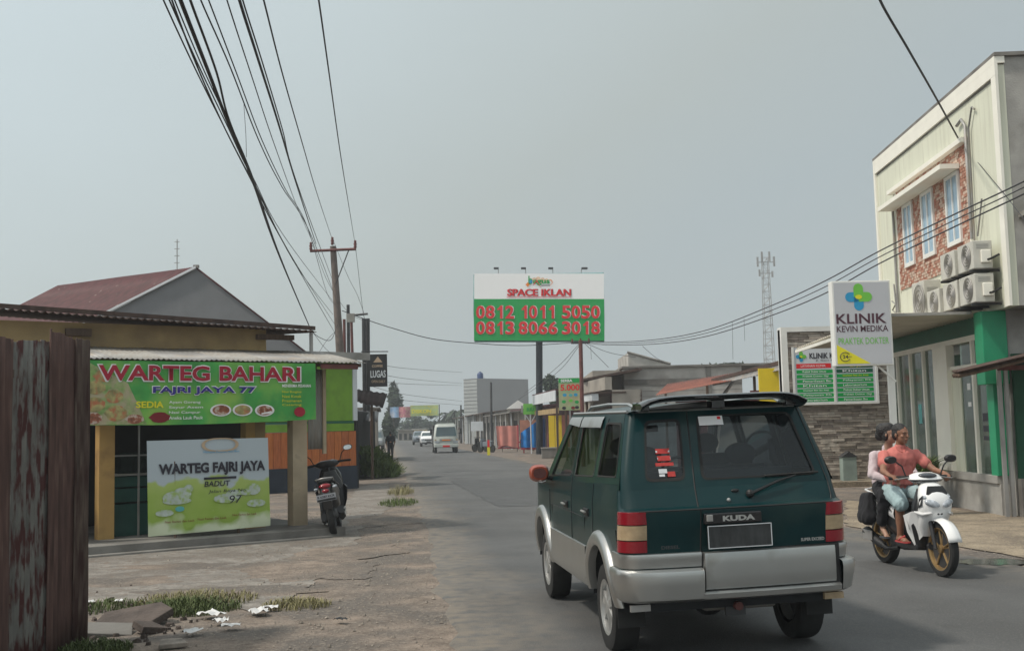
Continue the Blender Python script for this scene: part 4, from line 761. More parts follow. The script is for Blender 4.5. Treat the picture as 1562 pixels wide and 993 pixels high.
p = at(727, 660, 100); ct = thing('white_cloth', (p.x, 100, 0), 0, 'white cloth awning hanging at the far stalls', 'awning'); q = at(718, 643, 100); r_ = at(737, 657, 100); B('cloth', 'pale_print', ct, (q.x - p.x, r_.x - p.x, 0, .05, r_.z, q.z)); B('post', 'steel_post', ct, (q.x - p.x, q.x - p.x + .08, .05, .13, 0, q.z)); B('post', 'steel_post', ct, (r_.x - p.x - .08, r_.x - p.x, .05, .13, 0, q.z))
# grey two storey block with water tank
c = at(728, 600, 130); gy = thing('grey_block', (c.x, 130, 0), 0, 'tall plain grey two storey block with a blue rooftop tank', 'building'); w_ = at(806, 600, 130).x - c.x; zt = zof(577, 130, 740)
mat('block_grey', (.21, .22, .23), .9, var=.05, sc=.5); mat('block_light', (.33, .35, .35), .8, var=.1, sc=.5)
MB().hexa([(0, 0, 0), (w_, 0, 0), (w_, 12, 0), (0, 12, 0)], [(0, 0, zt), (w_, 0, zt - .25), (w_, 12, zt - .25), (0, 12, zt)]).build('wall', 'block_grey', gy)
MB().hexa([(-1.62, 1.5, 0), (-.01, 0, 0), (-.01, 12, 0), (-1.62, 12, 0)], [(-1.62, 1.5, zt), (-.01, 0, zt), (-.01, 12, zt), (-1.62, 12, zt)]).build('louvred_front', 'block_light', gy)
for k in range(13): z = 2.4 + k * .42; MB().add([(-1.64, 1.46, z), (-.02, -.04, z), (-.02, -.04, z + .06), (-1.64, 1.46, z + .06)], [(0, 1, 2, 3)]).build('louvre', 'block_grey', gy)
wt = thing('water_tank', (c.x + .35, 131, zt), 0, 'round dark blue water tank on the grey block roof', 'water tank'); MB().lathe([(0, 0), (.35, 0), (.36, .5), (.28, .65), (.12, .74), (.12, .8), (0, .8)], 14).build('tank', mat('tank_blue', (.02, .05, .15), .4), wt, smooth=40); MB().tube([(.36, 0, .1), (.5, 0, .1), (.5, 0, -.3)], .02, 5).build('pipe', 'steel_post', wt)
# ================================================================== LEFT side, further on
def pole(name, pb, pt, Y, r0_, r1_, m_, label, cat='pole', group=None, arm=None):
    b_, t_ = at(pb[0], pb[1], Y), at(pt[0], pt[1], Y); dx = (t_.x - b_.x) / (t_.z - b_.z); x0 = b_.x - dx * b_.z
    o = thing(name, (x0, Y, 0), 0, label, cat, group); MB().tube([(0, 0, -.1), ((t_.x - x0) * .5, 0, t_.z * .5), (t_.x - x0, 0, t_.z)], [r0_, (r0_ + r1_) / 2, r1_], 10).build('shaft', m_, o, smooth=60); return o, Vector((t_.x - x0, 0, t_.z))
up, tp = pole('utility_pole', (519, 541), (508, 376), 40, .19, .11, 'pole_concrete', 'tall leaning concrete utility pole with a crossarm carrying the wires')
a, b_ = at(474, 384, 40), at(544, 381, 40); ax, bx = a.x - up.location.x, b_.x - up.location.x
MB().tube([(ax, -.14, a.z), (bx, -.14, b_.z)], .05, 4).build('crossarm', 'pole_rust', up)
for x, z in ((ax + .03, a.z), (tp.x, tp.z), (bx - .03, b_.z)): MB().lathe([(0, 0), (.04, 0), (.06, .05), (.04, .1), (.065, .15), (.04, .2), (.05, .26), (0, .3)], 8, Matrix.Translation((x, -.14, z + .03))).build('insulator', 'pole_rust', up, smooth=50)
MB().tube([(tp.x + .05, -.1, tp.z - 1.5), (bx - .25, -.14, b_.z)], .02, 4).build('brace', 'dark_metal', up); 
z5 = zof(486, 40, 516); B('cable_box', 'concrete', up, (.02, .3, -.25, -.1, z5 - .15, z5 + .15)); MB().tube([(.1, 0, z5 + .1), (.75, 0, z5 + .15)], .04, 5).build('bracket', 'dark_metal', up)
pole('thin_pole', (526, 560), (525, 487), 46, .07, .06, 'pole_rust', 'short thin rusty pole just right of the concrete pole', group='thin poles behind the kiosk'); pole('thin_pole', (532, 560), (531, 465), 48, .09, .07, 'dark_metal', 'tallest thin dark pole behind the kiosk', group='thin poles behind the kiosk')
pole('thin_pole', (538, 560), (536, 489), 50, .08, .06, 'pole_rust', 'thin maroon pole at the right of the cluster behind the kiosk', group='thin poles behind the kiosk')
pole('twin_pole', (557, 700), (555, 486), 44, .08, .08, 'dark_metal', 'left pole of the dark pair holding the black hanging sign', group='pair of dark poles'); pole('twin_pole', (562, 700), (561, 486), 44.3, .08, .08, 'dark_metal', 'right pole of the dark pair holding the black hanging sign', group='pair of dark poles')
a, b_ = at(563, 590, 43.6), at(590, 540, 43.6); bs_ = thing('hanging_sign', (a.x, 43.6, a.z), 0, 'black hanging shop sign with pale lettering and a gold roof emblem', 'sign'); w_, h_ = b_.x - a.x, b_.z - a.z
B('panel', 'black', bs_, (-.02, w_, 0, .1, 0, h_)); text(bs_, 'LUGAS', .06, h_ * .28, w_ * .84, h_ * .22, 'pale_print', bold=.02); text(bs_, 'COFFEE', .12, h_ * .6, w_ * .6, h_ * .07, 'ring_tan', bold=.02); text(bs_, 'OPEN DAILY', .1, h_ * .12, w_ * .75, h_ * .08, 'ring_tan')
rect(bs_, 0, 0, 0, 0, 'ring_tan', name='roof_emblem', poly=[(w_ * .25, h_ * .75), (w_ * .75, h_ * .75), (w_ * .5, h_ * .93)]); MB().tube([(-.3, .05, h_ + .12), (w_ + .05, .05, h_ + .1)], .02, 4).build('hanger', 'dark_metal', bs_)
# dark awnings and the things under them
mat('awning_dark', (.014, .010, .010), .95, var=.3, spec=.1)
a = at(545, 598, 38); av = thing('awning_stall', (a.x, 38, 0), 0, 'roadside stall under two dark sheet awnings left of the road', 'stall')
q0, q1, q2, q3 = [at(*p) - Vector((a.x, 38, 0)) for p in ((545, 613, 38), (584, 622, 38), (591, 600, 40.5), (545, 594, 40.5))]
corr('awning', 'awning_dark', av, q0, q1, q2, q3, .15, .02, 3); q0, q1, q2, q3 = [at(*p) - Vector((a.x, 38, 0)) for p in ((545, 641, 42), (576, 643, 42), (578, 628, 44), (545, 625, 44))]
corr('awning', 'dark_metal', av, q0, q1, q2, q3, .15, .02, 2); B('wall', 'dark_inside', av, (-1.2, -.35, 1.5, 6, 0, 2.4)); B('wall', 'pole_rust', av, (-1.2, -.5, 8, 8.1, 0, 2.2)); B('post', 'dark_metal', av, (.06, .14, 3.5, 3.6, 0, 2.4)); B('post', 'wood_dark', av, (.18, .26, 2.0, 2.1, 0, 2.9))
a = at(545, 620, 62); gs2 = thing('grey_shophouse', (a.x - 3, 62, 0), RA, 'dim grey shophouse with pale upper floor behind the awnings', 'building'); w_ = at(582, 620, 62).x - a.x + 3
B('wall', 'plaster', gs2, (0, w_ - .3, 0, 10, 0, 2.9)); B('band', 'pale_print', gs2, (2.8, w_ - .3, -.05, 0, 2.2, 2.5)); B('doorway', 'dark_inside', gs2, (3, w_ - .5, -.06, -.05, 0, 1.9)); B('roof', 'concrete_dark', gs2, (-.3, w_ - .1, -.3, 10, 2.9, 3.0))
# ================================================================== BILLBOARD
YB = 72; tl_, tr_, br_, bl_ = at(723, 417.5, YB), at(922, 417.5, YB), at(922, 519.5, YB), at(723, 519.5, YB)
bb = thing('billboard', (bl_.x, YB, bl_.z), 0, 'large green and white billboard reading SPACE IKLAN with two phone numbers', 'billboard'); bb.rotation_euler = (0, -atan2(br_.z - bl_.z, br_.x - bl_.x), 0)
BW, BH = (br_ - bl_).length, (tl_ - bl_).length; print('BB', BW, BH, bl_)
mat('bb_white', (.93, .93, .93), .6, var=.01); mat('bb_green', srgb(0, 158, 74), .6, var=.01)
B('panel', 'bb_white', bb, (0, BW, 0, .25, BH * .62, BH)); B('panel', 'bb_green', bb, (0, BW, 0, .25, 0, BH * .62))
MB().prism([(-.06, BH * .45), (-.05, BH - .02), (BW * .6, BH + .05), (BW + .02, BH + .1), (BW + .04, BH * .3), (BW + .02, -.05), (.02, -.06)], .26, .7, 'y').build('back_frame', mat('teal_dull', (.16, .36, .36), .6), bb)
def bt_(s, px0, px1, py0, py1, m_, y=-.02, bold=.02, dx=0, **k):
    return text(bb, s, (px0 - 723) / 199 * BW + dx, (519.5 - py1) / 102 * BH, (px1 - px0) / 199 * BW, (py1 - py0) / 102 * BH, m_, y=y, bold=bold, th=.01, **k)
bt_('SPACE IKLAN', 774.5, 872, 441, 452, 'dark_red_print', bold=.03); bt_('SPACE IKLAN', 773.5, 871, 441, 452, 'red_print', y=-.04, bold=.025); rect(bb, (773 - 723) / 199 * BW, (872 - 723) / 199 * BW, (519.5 - 454) / 102 * BH, (519.5 - 453.2) / 102 * BH, 'red_print', y=-.02, name='underline')
def mono_(s, px0, px1, py0, py1, m_, y, bold):
    # evenly spaced figures like the photographed sign: every glyph in its own cell, joined as one word
    b = MB(); n = len(s); cell = (px1 - px0 + 1.6) / n
    for i, ch in enumerate(s):
        w_ = 7.0 if ch == '1' else cell - 1.4; x0_ = px0 + i * cell + (2.6 if ch == '1' else 0)
        if ch == '1':
            g_ = .0 if m_ == 'red_print' else .5; X_1 = lambda p: (p - 723) / 199 * BW; Z_1 = lambda p: (519.5 - p) / 102 * BH; xc = px0 + i * cell + 6.9
            b.add([(X_1(xc - g_ * .4), y, Z_1(py1)), (X_1(xc + 3.8), y, Z_1(py1)), (X_1(xc + 3.8), y, Z_1(py0)), (X_1(xc + .6), y, Z_1(py0)), (X_1(xc - 2.2), y, Z_1(py0 + 3.6)), (X_1(xc - 4), y, Z_1(py0 + 4.4)), (X_1(xc - 4), y, Z_1(py0 + 7.6)), (X_1(xc), y, Z_1(py0 + 5.8))], [(0, 1, 2, 3, 7), (3, 4, 5, 6, 7)]); continue
        o = bt_(ch, x0_, x0_ + w_, py0, py1, m_, y=y, bold=bold); me = o.data; b.add([tuple(v.co) for v in me.vertices], [tuple(p.vertices) for p in me.polygons]); bpy.data.objects.remove(o); bpy.data.meshes.remove(me)
    return b.build('phone_number', m_, bb)
for ln, (y0, y1) in (('0812 1011 5050', (466, 486)), ('0813 8066 3018', (490, 510))):
    parts_ = ln.split(); X_ = ((726, 784), (793, 847), (857, 915)) if y0 == 466 else ((726, 784), (791, 850), (857, 915))
    for w__, (xa, xb) in zip(parts_, X_): mono_(w__, xa + 1.1, xb + 1.1, y0, y1, 'white_print', -.02, .034); mono_(w__, xa, xb, y0 + .3, y1 + .3, 'red_print', -.04, .026)
    for w__, (xa, xb) in (): bt_(w__, xa + 1.1, xb + 1.1, y0, y1, 'white_print', bold=.03); bt_(w__, xa, xb, y0 + .3, y1 + .3, 'red_print', y=-.04, bold=.022)
# logo
k_ = BW / 199; bx_ = lambda px: (px - 723) * k_; bz_ = lambda py: (519.5 - py) * BH / 102
for (px, py, r_) in ((815, 427, 3.4), (821, 426, 3.8), (828, 427, 3.4), (834, 428, 3), (825, 430, 3)): disc(bb, bx_(px), bz_(py), r_ * k_, r_ * k_, 'peach_print', y=-.012, name='logo_cloud', n=14)
bt_('b', 806, 812.5, 421, 434, 'green_print', y=-.03, bold=.02); bt_('agus', 813, 839, 427, 435.5, 'green_print', y=-.03, bold=.03)
disc(bb, bx_(809.8), bz_(429.8), 2.6 * k_, 2.6 * k_, 'blue_print', y=-.035, name='logo_globe', n=14)
rect(bb, 0, 0, 0, 0, 'orange_print', y=-.03, name='logo_diamond', poly=[(bx_(805), bz_(438)), (bx_(808.4), bz_(434.4)), (bx_(805), bz_(430.8)), (bx_(801.6), bz_(434.4))])
rect(bb, 0, 0, 0, 0, 'red_print', y=-.042, name='logo_stroke', poly=[(bx_(813), bz_(435)), (bx_(819), bz_(427)), (bx_(826), bz_(440)), (bx_(818.6), bz_(429.5)), (bx_(814), bz_(435.4))]); rect(bb, bx_(826), bx_(839), bz_(436.2), bz_(434.9), 'black_print', y=-.03)
for i in range(7): t = -1.2 + i * .42; disc(bb, bx_(838.5 + 4.2 * cos(t)), bz_(431 - 4 * sin(t)), .55 * k_ * (1 + i * .12), .55 * k_ * (1 + i * .12), 'orange_print', y=-.03, name='logo_dot', n=8)
for i, px in enumerate((757, 799, 841, 885)):
    x = bx_(px + 3); MB().tube([(x, .45, BH - .1), (x, .45, BH + .32), (x - .12 if i < 3 else x + .3, .4, BH + (.42 if i < 3 else .45))], .03, 5).build('lamp_arm', 'steel_post', bb); B('lamp_head', 'dark_metal', bb, (x - .3 if i < 3 else x, x + .02 if i < 3 else x + .4, .28, .55, BH + .34, BH + .46), bevel=.02)
pc = at(827, 690, YB + .5); MB().tube([(pc.x - bl_.x, .55, -bl_.z), (pc.x - bl_.x, .55, .3)], .22, 14).build('column', mat('pole_blue', (.012, .016, .024), .5, var=.2), bb, smooth=60)
# ================================================================== LATTICE TOWER far right
p = at(1177, 620, 150); zt = zof(392, 150, 1177); tw = thing('lattice_tower', (p.x, 150, 0), 0, 'slender grey lattice telecom tower with antennas on the horizon', 'tower')
b = MB(); W0, W1 = 1.5, .75
for sx in (-1, 1):
    for sy in (-1, 1): b.tube([(sx * W0 / 2, sy * W0 / 2, 0), (sx * W1 / 2, sy * W1 / 2, zt)], .05, 4)
b.build('legs', 'steel_post', tw); b = MB(); n = 26
for i in range(n):
    z0, z1 = zt * i / n, zt * (i + 1) / n; w0, w1 = W0 + (W1 - W0) * i / n, W0 + (W1 - W0) * (i + 1) / n
    for sy in (-1, 1): s_ = 1 if i % 2 else -1; b.tube([(-s_ * w0 / 2, sy * w0 / 2, z0), (s_ * w1 / 2, sy * w1 / 2, z1)], .03, 3); b.tube([(-w1 / 2, sy * w1 / 2, z1), (w1 / 2, sy * w1 / 2, z1)], .03, 3)
b.build('bracing', 'steel_post', tw, kind='stuff')
for i, (x, z, hh) in enumerate([(-1.1, -.6, 1.3), (-.5, .1, 1.3), (.5, .1, 1.3), (1.1, -.6, 1.3), (-.9, -2.1, .9), (.8, -2.3, .8)]): B('antenna', 'steel_post', tw, (x - .12, x + .12, -.5, -.3, zt + z - hh * .5, zt + z + hh * .5)); 
B('antenna_ring', 'steel_post', tw, (-1.2, 1.2, -.3, -.24, zt - .7, zt - .6), (-.9, .9, -.3, -.24, zt - 2.2, zt - 2.1))
pole('street_pole', (750, 690), (749, 583), 95, .12, .09, 'dark_metal', 'dark pole rising before the grey block', group='poles on the far right side'); pole('street_pole', (704, 680), (703, 618), 140, .14, .10, 'dark_metal', 'farther dark pole left of the grey block', group='poles on the far right side')
p_ = gnd(745.5, 694); mk = thing('road_marker', (p_.x, p_.y, 0), 0, 'small yellow road edge marker by the far stalls', 'bollard'); B('post', 'yellow_print', mk, (-.09, .09, -.09, .09, 0, .5)); B('cap', 'red_print', mk, (-.07, .07, -.07, .07, .5, .95))
# ================================================================== TREES far down the road
def tree(px, pyb, pyt, Y, wpx, label, seed, m_='leaf_far', n=1500, trunk=.45, name='tree', group=None):
    ztp = zof(pyt, Y, px); zb = max(.2, zof(pyb, Y, px)); x = (px - 781) / 1720 * Y; w_ = wpx / 1720 * Y / 2
    o = thing(name, (x, Y, 0), 0, label, 'tree', group); hc = (ztp - zb) / 2; r = random.Random(seed)
    b = MB().tube([(0, 0, 0), (r.uniform(-.2, .2), 0, zb + hc * .6), (r.uniform(-.3, .3), .1, ztp - hc * .4)], [.22, .14, .05], 7)
    for k in range(4): a = r.uniform(0, 6.28); b.tube([(0, 0, zb + hc * .3 * k / 2), (w_ * .6 * cos(a), w_ * .6 * sin(a), zb + hc * (.6 + .3 * k))], [.08, .02], 5)
    b.build('trunk', 'bark', o); leafclump('crown', m_, (0, 0, zb + hc), (w_ * 1.15, w_ * 1.15, hc * 1.15), n, .16 + Y * .0012, o, seed); return o
tree(598, 652, 590, 168, 24, 'tall narrow dark tree standing behind the coloured street banner', 3, n=2600); tree(588, 672, 638, 140, 16, 'lower dark bushy tree at the foot of the tall narrow tree', 4, n=1500)
for i, (px, pyt, wd) in enumerate([(618, 641, 26), (634, 646, 22), (650, 643, 26), (667, 645, 24), (684, 633, 16), (697, 640, 18), (612, 650, 24)]): tree(px, 664, pyt, 230 + i * 7, wd * 1.3, ['rounded far tree left of the hanging banner', 'low far tree beneath the banner middle', 'wide far tree beneath the banner end', 'dark far tree behind the truck', 'taller far tree right of the street banner', 'far tree by the grey block', 'low bushes behind the pedestrian'][i], 20 + i, n=900, group='far trees closing the road')
tree(845, 612, 574, 110, 30, 'dark green tree just right of the billboard column', 9, n=1600)
tree(1095, 566, 556, 90, 60, 'line of shrub tops over the workshop roof', 12, n=500)
def palm(px, pyt, Y, label, seed):
    zt = zof(pyt, Y, px); x = (px - 781) / 1720 * Y; o = thing('palm_tree', (x, Y, 0), 0, label, 'palm', 'palms beyond the truck'); MB().tube([(0, 0, 0), (.3, 0, zt * .6), (.1, 0, zt - 1)], [.2, .14, .1], 7).build('trunk', 'bark', o); r = random.Random(seed); b = MB()
    for k in range(15):
        a = k * 2.4; L_ = r.uniform(2.2, 3.2); up_ = r.uniform(.1, 1.3); pts = [Vector((.1 + L_ * q * cos(a), L_ * q * sin(a), zt - 1 + up_ * q * 2 - 2.6 * q * q)) for q in (0, .3, .6, 1)]
        for i in range(3):
            w0 = Vector((-sin(a), cos(a), -.4)) * .35; b.add([pts[i] - w0, pts[i], pts[i + 1], pts[i + 1] - w0 * .7], [(0, 1, 2, 3)]); w0 = Vector((sin(a), -cos(a), -.4)) * .35; b.add([pts[i] - w0, pts[i], pts[i + 1], pts[i + 1] - w0 * .7], [(0, 1, 2, 3)])
    b.build('fronds', 'leaf_far', o)
palm(693, 622, 210, 'palm rising left of the grey block', 1); palm(679, 627, 220, 'palm just right of the street banner end', 2)
# street banner over the road
a, b_ = at(595, 621, 150), at(669, 634, 150); sb2 = thing('street_banner', (a.x, 150, 0), 0, 'long street banner across the road, blue and red then yellow green', 'banner')
mat('bn_blue', (.2, .35, .55), .5, var=.3, sc=.8, c2=(.6, .6, .65), thr=.55, sc2=.9); mat('bn_red', (.45, .15, .2), .5, var=.3, sc=1.5, c2=(.6, .45, .3), thr=.6); mat('bn_green', (.35, .45, .2), .5, var=.25, sc=.6, c2=(.55, .5, .1), thr=.6)
w_ = b_.x - a.x; zb_, zt_ = zof(637, 150, 600), zof(621, 150, 600)
def seg(f0, f1, m_): MB().grid([[(w_ * (f0 + (f1 - f0) * i / 6), .1 * sin(i + f0 * 9), zb_ + (zt_ - zb_) * j + (.15 if f0 > .3 else 0)) for i in range(7)] for j in (0, 1)]).build('cloth', m_, sb2, smooth=50)
seg(0, .18, 'bn_blue'); seg(.18, .42, 'bn_red'); seg(.42, 1, 'bn_green'); text(sb2, 'DISKON', w_ * .45, zb_ + .5, w_ * .4, .5, 'yellow_print', y=-.2, bold=.03)
for x in (-.1, w_ + .1): MB().tube([(x, .1, 0), (x, .1, zt_ + .2)], .07, 6).build('post', 'dark_metal', sb2)
# little yellow house and far walls closing the view
for (px0, px1, pt, Y, m_, lb, rf) in ((628, 645, 656, 190, 'yellow_door', 'small yellow shop at the far end of the road', 'concrete'), (604, 627, 657, 200, 'plaster', 'low grey stall left of the far yellow shop', 'concrete_dark'), (644, 664, 660, 205, 'maroon', 'far dark stall behind the oncoming cars', 'roof_brown'), (664, 702, 655, 180, 'plaster', 'far shop row behind the truck', 'roof_brown')):
    xa, xb = (px0 - 781) / 1720 * Y, (px1 - 781) / 1720 * Y; zz = zof(pt, Y, px0); o = thing('far_shop', (xa, Y, 0), 0, lb, 'shop', 'far shops closing the road')
    B('wall', m_, o, (0, xb - xa, 0, 5, 0, zz)); B('roof', rf, o, (-.3, xb - xa + .3, -.8, 5.2, zz, zz + .25)); n = 3
    for k in range(n): w_ = (xb - xa) / n; B('doorway', 'dark_inside', o, (w_ * (k + .2), w_ * (k + .75), -.03, 0, .1, zz * .7))
# ================================================================== THE GREEN VAN (mpv). frame: x right, y forward, z up, origin under the rear bumper
mat('car_green', (.001, .024, .027), .30, var=.12, coat=.16, spec=.22, c2=(.016, .04, .038), thr=.62, soft=.12, sc2=2.5); mat('car_silver', (.46, .465, .455), .38, var=.05, metal=.9, coat=.2, c2=(.27, .25, .22), thr=.66, soft=.1, sc2=3)
mat('lamp_red', (.25, .008, .018), .25, var=.05, coat=.5); mat('lamp_amber', (.42, .31, .19), .25, var=.15, sc=20, coat=.5); mat('seat_grey', (.05, .055, .065), .9, var=.15)
mat('alloy', (.45, .45, .44), .35, metal=.6, var=.1); mat('orange_reflection', (.30, .05, .018), .3, coat=.5); mat('interior', (.02, .022, .025), .9)
def tab(t, z):
    if z <= t[0][0]: return t[0][1]
    for (a, b_), (c, d) in zip(t, t[1:]):
        if z <= c: return b_ + (d - b_) * (z - a) / (c - a)
    return t[-1][1]
WT = [(.36, .775), (.45, .80), (.6, .815), (.8, .815), (1.05, .808), (1.2, .79), (1.25, .778), (1.45, .732), (1.70, .67), (1.745, .655)]
YT = [(.36, .12), (.5, .095), (.80, .09), (1.04, .055), (1.058, .058), (1.075, .12), (1.2, .185), (1.25, .205), (1.745, .415)]
Wz = lambda z: tab(WT, z); Yz = lambda z: tab(YT, z); cr_ = lambda z: .13 if z < 1.1 else max(.07, .13 - (z - 1.1) * .3)
def path(s, z, sd, off=0):          # plan outline: from the middle of the tail, round the corner and on along the side
    w, c = Wz(z), cr_(z); fl = w - c; ye = Yz(z) + .03; 
    if s <= fl: x, y, nx, ny = s, Yz(z) + .03 * (s / fl) ** 2, 0, -1
    elif s <= fl + c * pi / 2: t = (s - fl) / c; x, y, nx, ny = fl + c * sin(t), ye + c * (1 - cos(t)), sin(t), -cos(t)
    else: x, y, nx, ny = w, ye + c + (s - fl - c * pi / 2), 1, 0
    return ((x + nx * off) * sd, y + ny * off, z)
def s_at_y(y, z): w, c = Wz(z), cr_(z); return (w - c) + c * pi / 2 + (y - Yz(z) - .03 - c)
def side(y, z, sd, off=0):
    w = Wz(z); k = max(0, (y - 3.55) / .8); w *= 1 - .13 * k * k; return (sd * (w + off), y, z)
def rear(x, z, off=0): w = Wz(z) - cr_(z); return (x, Yz(z) + .03 * min(1, abs(x) / w) ** 2 - off, z)
def belt(y): return 1.235 - .036 * max(0, y - .3)
def ringzone(mbody, outer, inner, r_, mp_, n=4):
    Vs = lambda p: Vector((p[0], p[1])); il, ol = [], []
    for i in range(4):
        for P, L_, rnd_ in ((inner, il, True), (outer, ol, False)):
            p, a, b_ = Vs(P[i]), Vs(P[i - 1]), Vs(P[(i + 1) % 4]); u, v = (a - p).normalized() * r_, (b_ - p).normalized() * r_
            for k in range(n + 1):
                t = k / n
                q = (p + u) * (1 - t) ** 2 + p * 2 * t * (1 - t) + (p + v) * t * t if rnd_ else (p + u * (1 - 2 * t) if t < .5 else p + v * (2 * t - 1)); L_.append(q)
    m_ = len(il); mbody.add([mp_(q.x, q.y, 0) for q in ol] + [mp_(q.x, q.y, 0) for q in il], [(i, (i + 1) % m_, m_ + (i + 1) % m_, m_ + i) for i in range(m_)])
    return il
def pane(parent, il, mp_, name='window', seal=.02, m='car_glass'):
    c = sum(il, Vector((0, 0))) / len(il); n = len(il)
    o = MB().add([mp_(q.x, q.y, -.008) for q in il] + [mp_(c.x, c.y, -.008)], [(i, (i + 1) % n, n) for i in range(n)]).build(name, m, parent, smooth=30)
    if seal: MB().add([mp_(q.x, q.y, .003) for q in il] + [mp_(*(q + (c - q).normalized() * seal), .003) for q in il], [(i, (i + 1) % n, n + (i + 1) % n, n + i) for i in range(n)]).build('seal', 'rubber', o)
    return o
car = thing('van', (1.562, 7.843, .014), 0, 'dark green and silver family van driving away, seen from its rear left', 'van')
car.rotation_euler = (.0095, -.0207, .138)
body = MB(); WR, WH = .335, .325
zs = [.38, .5, .6, .7, .8, .92, 1.04, 1.058, 1.075, 1.14]
for sd in (1, -1):
    # tail corner and lower tail
    zz = [.45, .5, .6, .7, .8, .92, 1.04, 1.058, 1.075, 1.12, 1.2]
    rows = []
    for z in zz:
        fl = Wz(z) - cr_(z); row = [path(fl * k / 4, z, sd) for k in range(5)] + [path(fl + cr_(z) * pi / 2 * k / 5, z, sd) for k in range(1, 6)] + [path(s_at_y(.30, z), z, sd)]
        rows.append(row)
    body.grid(rows)
    # upper corner pillar
    rows = []
    for k in range(9):
        z = 1.2 + .545 * k / 8; fl = Wz(z) - cr_(z); rows.append([path(fl - .06, z, sd, -.012)] + [path(fl + cr_(z) * pi / 2 * j / 5, z, sd) for j in range(6)])
    body.grid(rows)
    for yc in (.87, 3.5):                                   # round the wheel arches
        y0, y1 = yc - .57, yc + .57; n = 20; a0 = math.asin((.38 - WR) / .43); inn, out = [], []
        for k in range(n + 1):
            a = a0 + (pi - 2 * a0) * k / n; cy_, cz_ = cos(a), sin(a); inn.append((yc + .43 * cy_, WR + .43 * cz_))
            t = min(.57 / max(1e-6, abs(cy_)), (.92 - WR) / max(1e-6, cz_)); out.append((min(max(yc + t * cy_, y0), y1), max(.38, WR + t * cz_)))
        out[0] = (y1, .38); out[-1] = (y0, .38)
        body.grid([[side(*p, sd) for p in inn], [side((p[0] + q[0]) / 2, (p[1] + q[1]) / 2, sd) for p, q in zip(inn, out)], [side(*p, sd) for p in out]])
        body.grid([[side(y0 + (y1 - y0) * k / 6, z, sd) for k in range(7)] for z in (.92, 1.04, 1.058, 1.075)] + [[side(y0 + (y1 - y0) * k / 6, belt(y0 + (y1 - y0) * k / 6) if yc < 2 else 1.10 - .1 * max(0, (y0 + (y1 - y0) * k / 6) - 3.3), sd) for k in range(7)]])
    body.grid([[side(1.44 + 1.49 * k / 8, z, sd) for k in range(9)] for z in zs[:-1]] + [[side(1.44 + 1.49 * k / 8, belt(1.44 + 1.49 * k / 8), sd) for k in range(9)]])
    body.grid([[side(4.07 + .32 * k / 4, z, sd) for k in range(5)] for z in (.38, .6, .8, .95, 1.02)])
    body.add([side(2.93, 1.09, sd), side(3.32, 1.075, sd), side(3.32, 1.12, sd), side(2.93, 1.14, sd)], [(0, 1, 2, 3)])
# upper tail with its two windows
zo = [[(-.595, 1.742), (-.225, 1.742), (-.262, 1.2), (-.705, 1.2)], [(-.225, 1.742), (.595, 1.742), (.705, 1.2), (-.262, 1.2)]]
zi = [[(-.545, 1.678), (-.285, 1.682), (-.318, 1.25), (-.605, 1.25)], [(-.165, 1.70), (.55, 1.70), (.655, 1.245), (-.205, 1.245)]]
loops = [ringzone(body, zo[i], zi[i], .05, rear) for i in range(2)]
# side glass zones
sz_o = [[(.28, 1.238), (1.10, 1.206), (1.10, 1.742), (.50, 1.742)], [(1.10, 1.206), (1.98, 1.175), (1.98, 1.742), (1.10, 1.742)], [(1.98, 1.175), (3.30, 1.128), (2.52, 1.742), (1.98, 1.742)]]
sz_i = [[(.40, 1.28), (1.03, 1.258), (1.05, 1.67), (.53, 1.67)], [(1.16, 1.25), (1.92, 1.225), (1.92, 1.665), (1.16, 1.67)], [(2.04, 1.22), (3.02, 1.18), (2.48, 1.66), (2.04, 1.665)]]
sl = {}
for sd in (1, -1):
    for i in range(3): sl[(sd, i)] = ringzone(body, sz_o[i], sz_i[i], .05, lambda y, z, o_, sd=sd: side(y, z, sd, o_))
    body.grid([[path(Wz(z) - cr_(z) + cr_(z) * pi / 2, z, sd), side(.28 + .22 * (z - 1.238) / .504, z, sd)] for z in (1.2, 1.238, 1.4, 1.6, 1.742)])
body.grid([[(.655 * (1 - .12 * max(0, (y - 2.1) / .4)) * i / 6, y, 1.742 + .055 * (1 - (abs(i) / 6) ** 2.2) - (.05 * max(0, (y - 2.2) / .3))) for i in range(-6, 7)] for y in (.415, .5, .8, 1.2, 1.6, 2.0, 2.3, 2.52)])
body.grid([[(side(y, 1.0, 1)[0] * i / 4, y, 1.125 - .11 * max(0, y - 3.3) - .02 * (abs(i) / 4) ** 2) for i in range(-4, 5)] for y in (3.3, 3.6, 3.9, 4.2, 4.38)]); body.grid([[(side(4.38, z, 1)[0] * i / 4, 4.39, z) for i in range(-4, 5)] for z in (.38, .7, 1.0)])
bo = body.build('body', 'car_green', car, smooth=35)
ins = MB()
for sd in (1, -1):
    for i in range(3): ringzone(ins, sz_o[i], sz_i[i], .05, lambda y, z, o_, sd=sd: side(y, z, sd, -.03))
ins.grid([[(.62 * i / 6, y, 1.70 + .055 * (1 - (abs(i) / 6) ** 2.2) - .04 * max(0, (y - 2.2) / .3)) for i in range(-6, 7)] for y in (.47, 1.0, 1.6, 2.2, 2.5)])
ins.build('lining', 'interior', car)
for i in range(2): o = pane(car, loops[i], rear, 'rear_window', .022)
for (sd, i), L_ in sl.items(): pane(car, L_, lambda y, z, o_, sd=sd: side(y, z, sd, o_), 'side_window', .02, 'side_glass')
MB().add([(-.68, 3.30, 1.125), (.68, 3.30, 1.125), (.56, 2.52, 1.70), (-.56, 2.52, 1.70)], [(0, 1, 2, 3)]).build('windscreen', 'car_glass', car)
